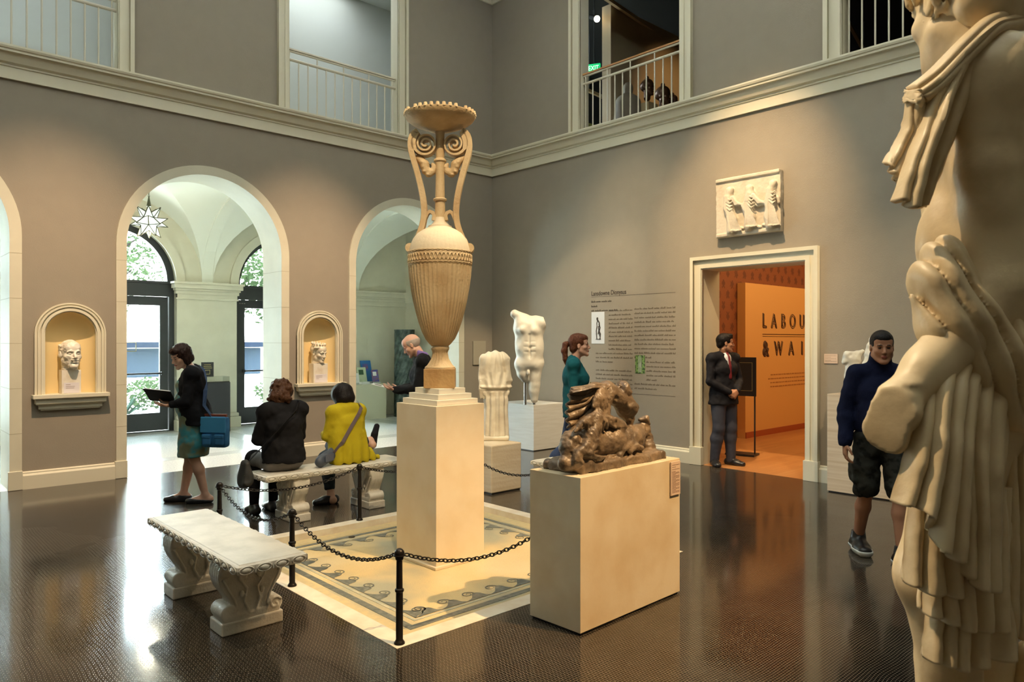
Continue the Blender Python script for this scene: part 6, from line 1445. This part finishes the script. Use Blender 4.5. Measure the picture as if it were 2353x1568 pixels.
# rider's torso and bent back under the cloak
S.cap(g(1390, 905, .0), g(1378, 945, .02), .062, .055, k=.03); S.cap(g(1378, 945, .03), g(1352, 985, .05), .060, .066, k=.03); S.cap(g(1352, 985, .05), g(1330, 1000, .03), .07, .06, k=.04)
# hair like mantle falling over the shoulder
for k in range(9):
    u = k/8; S.tube([g(1382+6*u, 890, .05), g(1368+28*u, 915, .085-.02*abs(u-.5)), g(1362+32*u, 935+6*math.sin(u*3), .085)], [.012, .0165, .008], k=.006)
# thigh, knee and shin of the rider, bare foot
S.cap(g(1370, 960, .09), g(1358, 1000, .12), .040, .040, k=.02); S.cap(g(1358, 1000, .12), g(1342, 1036, .13), .036, .030, k=.02); S.cap(g(1342, 1036, .13), g(1346, 1048, .12), .030, .026, k=.015)
S.tube([g(1366, 1014, .14), g(1352, 1040, .14), g(1372, 1050, .14), g(1382, 1054, .14)], [.030, .026, .020, .014], k=.012)
for k in range(4): S.tube([g(1376, 1048+2*k, .15), g(1386, 1050+2.5*k, .15-.008*k), g(1390-k, 1053+2*k, .15-.008*k)], [.008, .007, .006], k=.003)
S.cap(g(1330, 1040, .12), g(1326, 1058, .13), .030, .026, k=.02); S.tube([g(1326, 1058, .13), g(1338, 1064, .15)], [.022, .012], k=.01)
# skirt folds round the hips
for k in range(9):
    u = k/8; S.tube([g(1372+4*u, 945, .09), g(1340+50*u, 970+4*math.sin(u*6), .115), g(1322+72*u, 988+4*math.cos(u*9), .105)], [.014, .018, .010], k=.007)
# second arm / bundled folds over the animal's back
S.cap(g(1395, 965, .06), g(1425, 978, .08), .034, .040, k=.02)
for k in range(4): S.tube([g(1390, 958+5*k, .09), g(1412, 964+5*k, .105), g(1432, 974+3*k, .10)], [.011, .013, .010], k=.005)
# the reaching upper body and head to the right, beard down
S.cap(g(1392, 895, -.02), g(1420, 915, .0), .055, .058, k=.03); S.cap(g(1420, 915, .0), g(1450, 938, .03), .056, .050, k=.03); S.cap(g(1432, 940, .0), g(1446, 962, .02), .050, .035, k=.03)
hRb = rot3(math.radians(-45), math.radians(-18), math.radians(8)); hc = g(1434, 905, .02)
head(S, hc, hRb, .56, False, ears=False)
S.cap(g(1428, 888, .0), g(1446, 935, .04), .036, .034, k=.03)
for k, (a, b) in enumerate(((1424, 887), (1431, 884), (1438, 886), (1444, 892), (1448, 900), (1420, 893))): S.ell(g(a, b, .02), .014, k=.005)
S.cap(g(1446, 935, .05), g(1458, 944, .06), .018, .020, k=.01)
# sunk hollow between torso and reaching arm, hollow under the belly
S.ell(g(1400, 948, .03), (.020, .20, .024), k=.01, op='sub'); S.ell(g(1384, 1036, .16), (.055, .07, .022), k=.02, op='sub')
def cloth_ridges(x, y, z):
    u = x-3.545; m_ = np.clip((z-1.03)/.04, 0, 1)*np.clip((.08-u)/.05, 0, 1); return m_*.0014*(1-2*np.abs(np.sin(u*120+(z-1.2)*40+3*vnoise(x*12, y*12, z*8))))
S.warp(cloth_ridges)
S.warp(lambda x, y, z: .0055*(vnoise(x*34, y*34, z*34)-.5)*2+.0025*(vnoise(x*90, y*90, z*90)-.5)*2)
obj('carved_group', inv(S.mesh(), br), brownstone, br)
gg = lambda l: [g(*q) for q in l]
sheet(br, brownstone, 'cloak', [gg([(1394, 884, .02), (1350, 884, .0), (1310, 892, -.03)]), gg([(1388, 888, .04), (1345, 905, .01), (1303, 912, -.02)]), gg([(1382, 896, .05), (1340, 925, .0), (1298, 938, -.03)]), gg([(1378, 908, .04), (1338, 948, -.01), (1299, 962, -.02)]), gg([(1374, 925, .02), (1336, 965, -.03), (1304, 985, -.02)])], 4.5, .030, .014, nu=110, nv=60, seed=4, sharp=1.2, twist=1.3, out=-PLY, grow=.2)
sheet(br, brownstone, 'cloak', [gg([(1396, 886, .0), (1365, 880, .02), (1340, 889, .02), (1312, 893, .0)]), gg([(1398, 894, .03), (1362, 890, .05), (1338, 897, .045), (1308, 903, .01)])], 1.5, .02, .016, nu=30, nv=50, seed=6, sharp=1.0, out=-PLY, grow=.7)

# ================================================================== relief of three walking draped figures
rl = empty('relief_panel', (XB, 4.72, 2.975), 0, 'pale marble relief panel with three robed figures above the doorway', 'relief')
def rb(px, py, d=0):
    """relief coordinates: photograph position over the slab carried to the wall plane, d metres proud of it"""
    dx_ = FW+RT*((px-1176.5)/1678); t = (XB-.075-d)/dx_[0]; p = t*dx_; p[2] = 1.65+(784-py)/1678*t; return p
S = Sdf((XB-.15, 4.24, 2.94), (XB+.0, 5.20, 3.82), .0052)
def slab(x, y, z):
    top = 3.735+(y-4.72)*.0; ed = .006*(vnoise(y*18, z*18, 3)-.5)*2
    return np.maximum(np.maximum(np.abs(y-4.72)-.44+ed, np.maximum(z-3.735-.02*(vnoise(y*9, 1, 2)-.5), 2.985-z)), XB-.078-x)
x, y, z = S.ax[0][:, None, None], S.ax[1][None, :, None], S.ax[2][None, None, :]
S.D = np.minimum(S.D, np.maximum(slab(x, y, z), x-XB+.004).astype(np.float32))
S.box((XB-.075, 4.72, 3.715), (.028, .435, .022), rd=.008, k=.004)
S.box((XB-.07, 4.72, 3.01), (.022, .43, .022), rd=.01, k=.01)
def rfig(hx, hy, sh, hip, kn, ft, arm, lean):
    S.ell(rb(hx, hy, .034), (.04, .044, .052), k=.008); S.ell(rb(hx, hy-4, .03), (.038, .050, .038), k=.008); S.cap(rb(hx, hy+5, .012), rb(*sh, .014), .022, k=.01)
    S.cap(rb(*sh, .020), rb(*hip, .020), .062, .066, k=.03); S.cap(rb(*hip, .020), rb(*kn, .018), .066, .062, k=.03); S.cap(rb(*kn, .018), rb(ft[0], ft[1]-3, .01), .062, .068, k=.03)
    for k in range(7):
        u = (k-3)/3; S.tube([rb(hip[0]+u*4, hip[1]-2, .078), rb((hip[0]+ft[0])/2+u*8+lean, (hip[1]+ft[1])/2, .078), rb(ft[0]+u*12+lean*2, ft[1]-2-abs(u)*3, .06)], [.008, .012, .014], k=.004)
    for k in range(6):
        u = (k-2.5)/3; S.tube([rb(hip[0]+u*5-3, hip[1]-12, .084), rb((hip[0]+ft[0])/2+u*9+lean-1, (hip[1]+ft[1])/2, .086), rb(ft[0]+u*13+lean*2, ft[1]-6, .080)], [.010, .014, .016], k=.004, op='sub')
    for k in range(4): S.tube([rb(sh[0]-7, sh[1]+k*7, .065), rb(sh[0]+2, sh[1]+5+k*8, .082), rb(sh[0]+9, sh[1]+1+k*8, .065)], .009, k=.004)
    S.tube([rb(*q, .055) for q in arm], [.030]*(len(arm)-1)+[.018], k=.012)
rfig(1677, 440, (1674, 455), (1675, 478), (1682, 505), (1682, 533), [(1684, 455), (1692, 468), (1702, 470)], 4)
rfig(1722, 435, (1724, 448), (1718, 476), (1724, 500), (1722, 523), [(1732, 450), (1744, 464), (1758, 466)], 2)
rfig(1776, 424, (1772, 438), (1772, 470), (1768, 497), (1772, 520), [(1765, 450), (1762, 464), (1755, 466)], 3)
S.tube([rb(1778, 440, .03), rb(1788, 455, .035), rb(1790, 465, .03)], .02, k=.01); S.tube([rb(1700, 470, .03), rb(1712, 474, .035), rb(1724, 470, .035)], .022, k=.01); S.tube([rb(1730, 466, .03), rb(1742, 472, .035), rb(1757, 468, .035)], [.022, .02, .016], k=.01)
for (a, b) in ((1705, 524), (1700, 530), (1745, 521), (1790, 517), (1758, 517)): S.cap(rb(a-4, b, .01), rb(a+3, b+1, .012), .018, .014, k=.008)
S.warp(lambda x, y, z: .0012*(vnoise(x*50, y*50, z*50)-.5)*2)
obj('relief_slab', inv(S.mesh(), rl), mat('relief_marble', (.62, .56, .45), .5, noise=(6, (.5, .43, .32), .25, .55), bump=.1), rl)

# ================================================================== small torsos on the banded plinth
def small_torso(px, py0, T, base_z, label, kind):
    P = lambda a, b, d=0: at(a, b, T+d)
    p0 = P(px, 800); r = empty('small_torso', (p0[0], p0[1], base_z), 0, label, 'statue')
    bm = B(); bx(bm, (-.07, -.07, 0), (.07, .07, .045), .003); obj('black_base', bm, glossblack, r)
    m_ = T/1678
    S = Sdf(p0+np.array((-.28, -.28, base_z+.04-p0[2])), p0+np.array((.28, .28, .30)), .0052)
    if kind == 0:
        S.cap(P(px-2, 866), P(px+1, 848), .058, .052, k=.03, flat=(RT, 1.25)); S.cap(P(px+1, 848), P(px+2, 828), .052, .066, k=.03, flat=(RT, 1.3)); S.cap(P(px-10, 816), P(px+12, 815), .042, .040, k=.03)
        S.cap(P(px+12, 815), P(px+24, 808), .036, .022, k=.02); S.cap(P(px-11, 817), P(px-18, 832), .034, .028, k=.02); S.cap(P(px-7, 866), P(px-10, 884), .038, .032, k=.02); S.cap(P(px+4, 868), P(px+0, 880), .040, .032, k=.02)
        z0 = P(px, 884)[2]
    else:
        S.cap(P(px+3, 842), P(px+5, 815), .055, .060, k=.03, flat=(RT, 1.3)); S.tube([P(px-4, 812), P(px-1, 795), P(px+6, 785)], [.036, .030, .036], k=.02); S.ell(P(px+8, 780), (.045, .045, .05), k=.01); S.cap(P(px-6, 830), P(px-14, 840), .034, .03, k=.02); S.cap(P(px+4, 842), P(px+2, 868), .05, .038, k=.03); z0 = P(px, 868)[2]
    S.warp(lambda x, y, z: .006*(vnoise(x*30, y*30, z*30)-.5)*2); obj('torso', inv(S.mesh(), r), marble, r)
    bm = B(); cyl(bm, (0, 0, .04), (0, 0, z0-base_z+.05), .008, n=8); obj('rod', bm, steel, r)
small_torso(1958, 0, 7.75, 1.07, 'small headless marble torso with one arm stub on the banded plinth', 0)
small_torso(2000, 0, 7.60, 1.07, 'small marble fragment with raised arm beside the head of the man in navy', 1)

# ================================================================== bronze heads in the upper gallery
def bronze_head(px, py, T, s, label, yaw):
    p = at(px, py, T); r = empty('bronze_bust', (p[0], p[1], ZU-.02), 0, label, 'bust'); hb_ = mat('dark_bronze', (.08, .035, .015), .35, metal=.5)
    R_ = rot3(yaw, 0); S = Sdf(p-.26*s, p+.32*s, .0085); head(S, p, R_, s, True); S.ell(p+np.array((0, 0, .045*s)), np.array((.088, .10, .095))*s, k=.01); S.ell(p+np.array((0, 0, .15*s)), np.array((.03, .03, .035))*s, k=.01); S.cap(p-np.array((0, 0, .05*s)), p-np.array((0, 0, .15*s)), .05*s, .05*s, k=.02)
    obj('head', inv(S.mesh(), r), hb_, r)
    bm = B(); h = p[2]-(ZU-.02)-.14*s; bx(bm, (-.13, -.13, 0), (.13, .13, h-.12)); obj('stand', bm, mat('stand_sand', (.45, .36, .20), .7), r); bm = B(); cyl(bm, (0, 0, h-.13), (0, 0, h+.02), .01, n=8); obj('pin', bm, iron, r)
yw = head_for(nrm(RT*1.0+CAMW*.6))
bronze_head(1487, 203, 12.6, 1.15, 'dark bronze head with topknot, left one of the lit heads behind the railing', yw)
bronze_head(1523, 222, 12.2, 1.25, 'larger dark bronze head at the centre of the lit heads behind the railing', yw)
bronze_head(1546, 234, 12.5, .85, 'smallest dark bronze head, rightmost behind the upper railing', yw)
p = at(1443, 245, 12.6); r = empty('torso_and_shadow', (p[0], p[1], ZU-.02), 0, 'grey bust torso and shadow shaped as one body, lowest left of the bronze heads upstairs', 'bust')
S = Sdf(p-np.array((.4, .4, .8)), p+np.array((.4, .4, .55)), .012); S.cap(p-np.array((0, 0, .6)), p+np.array((0, 0, .05)), .22, .17, k=.05, flat=(RT, 1.3)); S.ell(p+np.array((0, 0, .30)), (.09, .09, .12), k=.05); S.half((0, 0, ZU-.02), (0, 0, -1)); obj('body', inv(S.mesh(), r), mat('torso_shadow_grey', (.20, .17, .12), .7), r)  # one grey solid shaped for both a bust torso and the shadow with it
# ================================================================== the large statue at the right edge
T = 1.62
ST = np.array((*at(2260, 784, T+.14)[:2], 0))
big = empty('marble_statue', (ST[0], ST[1], .30), 0, 'large honey coloured marble statue of a draped nude man, closest to the camera at right', 'statue')
P = lambda px, py, d=0: at(px, py, T+d)
dn = np.array((0, 0, 1.))
S = Sdf(ST+np.array((-.42, -.42, .30)), ST+np.array((.50, .42, 2.62)), .0075)
# near arm: deltoid, upper arm, elbow, forearm ending in a broken stump
S.ell(P(2282, 185, 0), (.098, .098, .105), k=.03); S.ell(P(2268, 215, -.01), (.080, .080, .085), k=.04)
S.tube([P(2280, 190), P(2276, 290), P(2272, 400), P(2275, 470)], [.090, .076, .069, .060], k=.03)
S.tube([P(2275, 470), P(2276, 560, .02), P(2285, 660, .0)], [.060, .064, .072], k=.03)
S.tube([P(2290, 665, .02), P(2210, 765, -.04), P(2130, 852, -.07), P(2066, 935, -.09), P(2034, 992, -.10)], [.066, .057, .046, .049, .050], k=.03)
S.half(P(1960, 1025, 0), -dn*1.0+RT*-.0) if False else None
# trunk seen from its left side, turned away
S.cap(P(2270, 720, .15), P(2262, 560, .15), .135, .120, k=.06, flat=(RT*.3+FW, 1.25)); S.cap(P(2262, 560, .15), P(2265, 380, .16), .120, .135, k=.06, flat=(RT*.3+FW, 1.3)); S.cap(P(2265, 380, .16), P(2268, 260, .16), .138, .10, k=.05, flat=(RT*.3+FW, 1.45))
S.ell(P(2180, 300, .10), (.07, .07, .075), k=.05); S.ell(P(2172, 560, .10), (.06, .06, .10), k=.06)
S.cap(P(2340, 160, .12), P(2500, 190, .42), .075, .08, k=.05); S.tube([P(2470, 200, .40), P(2500, 430, .42), P(2480, 700, .38)], [.085, .07, .055], k=.03)
# pelvis and legs down to the plinth
S.cap(P(2290, 760, .14), P(2290, 900, .14), .150, .155, k=.05, flat=(RT*.3+FW, 1.2))
K1 = ST-RT*.085; K2 = ST+RT*.06+FW*.10
S.tube([P(2230, 950, .08), P(2150, 1330, .10), np.array((*K1[:2], .86)), np.array((*K1[:2], .78))], [.105, .080, .062, .062], k=.04)
S.tube([np.array((*K1[:2], .80)), np.array((*K1[:2], .62))+FW*.01, np.array((*K1[:2], .38))], [.060, .068, .042], k=.03)
S.tube([P(2350, 950, .2), np.array((*K2[:2], .86)), np.array((*K2[:2], .62)), np.array((*K2[:2], .38))], [.105, .066, .068, .042], k=.04)
for K_ in (K1, K2): S.cap(np.array((*K_[:2], .345))+RT*.02, np.array((*K_[:2], .335))-RT*.17, .045, .034, k=.03, flat=(FW, 1.2))
# head turned away to the left
hd = nrm(-RT*.146+FW*.99); hRs = rot3(head_for(hd), math.radians(-3)); hc = P(2212, 12, .10)
head(S, hc, hRs, 1.19, False, stone=True, jaw=1.02)
S.tube([hc+hRs@np.array((0, -.03, -.08)), P(2222, 130, .12), P(2262, 230, .14)], [.072, .074, .085], k=.04)
S.warp(lambda x, y, z: .004*(vnoise(x*9, y*9, z*9)-.5)*2)
# chipped end of the forearm
S.warp(lambda x, y, z: .018*(vnoise(x*34, y*34, z*34)-.30), P(2010, 1060, -.25)-.08, P(2030, 990, .0)+.1)
obj('body', inv(S.mesh(relax=2), big), marble_near, big)
# curls
S = Sdf(hc-.2, hc+.24, .0055)
L = lambda x, y, z: hc+hRs@(np.array((x, y, z))*1.19)
S.ell(L(0, -.018, .045), np.array((.084, .104, .092))*1.19, hRs, .01); S.ell(L(0, -.07, -.03), np.array((.072, .05, .06))*1.19, hRs, .02); S.ell(L(0, .115, -.040), np.array((.085, .078, .088))*1.19, hRs, .01, 'sub'); S.ell(L(-.092, .0, -.012), np.array((.03, .024, .036))*1.19, hRs, .01, 'sub')
rn = np.random.default_rng(4)
for k in range(190):
    v = nrm(rn.normal(size=3)); p = np.array((v[0]*.088, -.018+v[1]*.108, .045+v[2]*.096))
    if (p[1] > .035 and p[2] < .035) or p[2] < -.06 or (abs(p[0]) > .06 and -.03 < p[1] < .04 and p[2] < .02): continue
    r_ = rn.uniform(.010, .017)*1.1; a0 = rn.uniform(0, 6); t1 = nrm(np.cross(v, rn.normal(size=3))); t2 = np.cross(v, t1); c_ = L(*p)
    S.tube([c_+hRs@((t1*math.cos(a0+q)+t2*math.sin(a0+q))*r_*.95+v*(.004+.002*q)) for q in (0, 1.1, 2.2, 3.3, 4.4)], [.0075, .0085, .0085, .0075, .005], k=.003)
obj('curly_hair', inv(S.mesh(relax=0), big), marble_near, big)
def P_(l, d=0): return [P(*(q if len(q) == 3 else (*q, d))) for q in l]
cl = big
o = sheet(big, marble_near, 'shoulder_cloak', [P_([(2520, 40, .34), (2353, 24, .06), (2262, 44, -.03), (2190, 112, -.04), (2125, 180, -.02), (2083, 208, .0)]), P_([(2520, 60, .33), (2353, 44, .045), (2275, 62, -.05), (2205, 130, -.055), (2145, 198, -.045), (2100, 226, -.02)]), P_([(2520, 90, .32), (2353, 66, .05), (2292, 80, -.04), (2222, 150, -.05), (2168, 215, -.045), (2128, 240, -.03)])], 3.2, .022, .014, nu=60, seed=3, twist=.5, grow=.9)
o = sheet(big, marble_near, 'cloak_fall', [P_([(2195, 118, -.035), (2140, 215, -.03), (2112, 300, -.02), (2078, 380, -.02), (2050, 462, -.02)]), P_([(2212, 135, -.05), (2172, 225, -.05), (2142, 310, -.05), (2112, 395, -.045), (2088, 480, -.04)]), P_([(2238, 150, -.03), (2212, 240, -.02), (2186, 320, .0), (2155, 395, .02), (2121, 474, .03)])], 3.0, .030, .014, nu=70, seed=5, hem=.004, twist=.5, grow=.7)
o = sheet(big, marble_near, 'cloak_fall', [P_([(2088, 212, .0), (2078, 285, .01), (2052, 335, .02), (2029, 378, .02)]), P_([(2108, 232, -.02), (2100, 300, -.01), (2074, 350, .0), (2046, 400, .0)]), P_([(2132, 232, -.01), (2124, 310, .0), (2094, 370, .01), (2060, 425, .02)])], 2.6, .020, .012, nu=46, nv=40, seed=8, twist=.4, grow=.8)
o = sheet(big, marble_near, 'cloak_fall', [P_([(2083, 208, .0), (2081, 238, .0)]), P_([(2108, 214, -.03), (2104, 244, -.03)]), P_([(2134, 222, -.02), (2126, 248, -.02)])], 1.4, .018, .016, nu=24, nv=14, seed=9, grow=.9)
# mantle wound over the forearm: one thick roll, cut by long grooves
S = Sdf(P(2230, 900, .0)+np.array((-.26, -.28, -.08)), P(2320, 560, .0)+np.array((.32, .28, .06)), .006)
S.tube(P_([(2168, 600, -.02), (2160, 660, -.03), (2195, 740, -.04), (2260, 820, -.02), (2350, 930, .02), (2450, 1050, .05)]), [.046, .060, .072, .078, .088, .10], k=.03)
S.tube(P_([(2178, 580, .0), (2205, 640, .02), (2290, 740, .03), (2380, 860, .05)]), [.034, .055, .065, .075], k=.03)
ax_ = nrm(P(2350, 930)-P(2175, 640)); pr_ = nrm(np.cross(ax_, FW)); o0 = P(2200, 700, -.05)
def groove(x, y, z):
    q = (x-o0[0])*pr_[0]+(y-o0[1])*pr_[1]+(z-o0[2])*pr_[2]; a_ = (x-o0[0])*ax_[0]+(y-o0[1])*ax_[1]+(z-o0[2])*ax_[2]
    f = np.abs(np.sin(q*62+5.0*a_*(1+q*6)+2.2*vnoise(x*7, y*7, z*5)))
    return .026*(1-f)**1.6-.004+.008*(vnoise(x*14, y*14, z*10)-.5)
S.warp(groove); obj('mantle_roll', inv(S.mesh(), big), marble_near, big)
# long folds hanging below, in overlapping layers with zigzag hems
sheet(big, marble_near, 'hanging_fold', [P_([(2300, 900, .02), (2290, 1150, .04), (2285, 1440, .05)]), P_([(2390, 930, .02), (2380, 1200, .03), (2370, 1470, .03)]), P_([(2480, 960, .06), (2470, 1200, .06), (2460, 1440, .06)])], 5, .04, .014, seed=11, hem=.003)
sheet(big, marble_near, 'hanging_fold', [P_([(2160, 1150, .03), (2135, 1300, .0), (2118, 1505, -.01)]), P_([(2230, 1200, -.01), (2210, 1350, -.03), (2200, 1530, -.03)]), P_([(2330, 1200, .02), (2320, 1350, .02), (2330, 1500, .02)])], 5, .034, .014, seed=13, hem=.003)
sheet(big, marble_near, 'hanging_fold', [P_([(2140, 1080, .0), (2118, 1250, -.02), (2108, 1398, -.02)]), P_([(2220, 1120, -.03), (2210, 1280, -.05), (2210, 1440, -.05)]), P_([(2320, 1120, -.01), (2310, 1300, -.01), (2315, 1440, .0)])], 5, .032, .014, seed=17, hem=.003)
sheet(big, marble_near, 'hanging_fold', [P_([(2118, 960, -.03), (2085, 1160, -.04), (2070, 1330, -.04)]), P_([(2170, 980, -.06), (2140, 1180, -.07), (2135, 1360, -.07)]), P_([(2230, 1000, -.06), (2215, 1200, -.06), (2215, 1365, -.05)])], 3, .030, .014, seed=19, hem=.003)
sheet(big, marble_near, 'hanging_fold', [P_([(2220, 800, .0), (2208, 900, -.05), (2200, 1050, -.07), (2190, 1300, -.07)]), P_([(2270, 820, -.02), (2258, 930, -.08), (2250, 1080, -.10), (2245, 1350, -.10)]), P_([(2330, 850, .0), (2312, 960, -.04), (2300, 1080, -.05), (2288, 1345, -.04)])], 3, .036, .014, seed=23, hem=.003)
sheet(big, marble_near, 'hanging_fold', [P_([(2150, 800, -.03), (2118, 880, -.07), (2088, 1020, -.10), (2046, 1150, -.10)]), P_([(2190, 810, -.05), (2160, 880, -.10), (2140, 1030, -.13), (2108, 1165, -.13)]), P_([(2225, 815, -.04), (2210, 880, -.09), (2185, 1050, -.13), (2150, 1262, -.13)]), P_([(2262, 825, -.02), (2245, 890, -.07), (2225, 1060, -.10), (2205, 1290, -.10)])], 4, .040, .014, seed=29, hem=.003)
S = Sdf(ST+np.array((-.32, -.3, .28)), ST+np.array((.32, .32, .9)), .011); S.box(ST+np.array((0, 0, .315)), (.24, .24, .016), np.stack([RT, FW, dn], 1), .01, 0); S.tube([ST+RT*.16+FW*.06+dn*.33, ST+RT*.17+FW*.05+dn*.85], [.085, .06], k=.02); S.warp(lambda x, y, z: .006*(vnoise(x*20, y*20, z*20)-.5)*2)
S.half((0, 0, .30), (0, 0, -1)); obj('base_and_stump', inv(S.mesh(), big), marble_near, big)
pb = empty('plinth', (ST[0], ST[1], 0), -math.atan2(.679, .734), 'low plinth below the large statue at the right edge', 'plinth'); bm = B(); bx(bm, (-.30, -.30, 0), (.30, .30, .30), .004); obj('block', bm, travertine, pb)
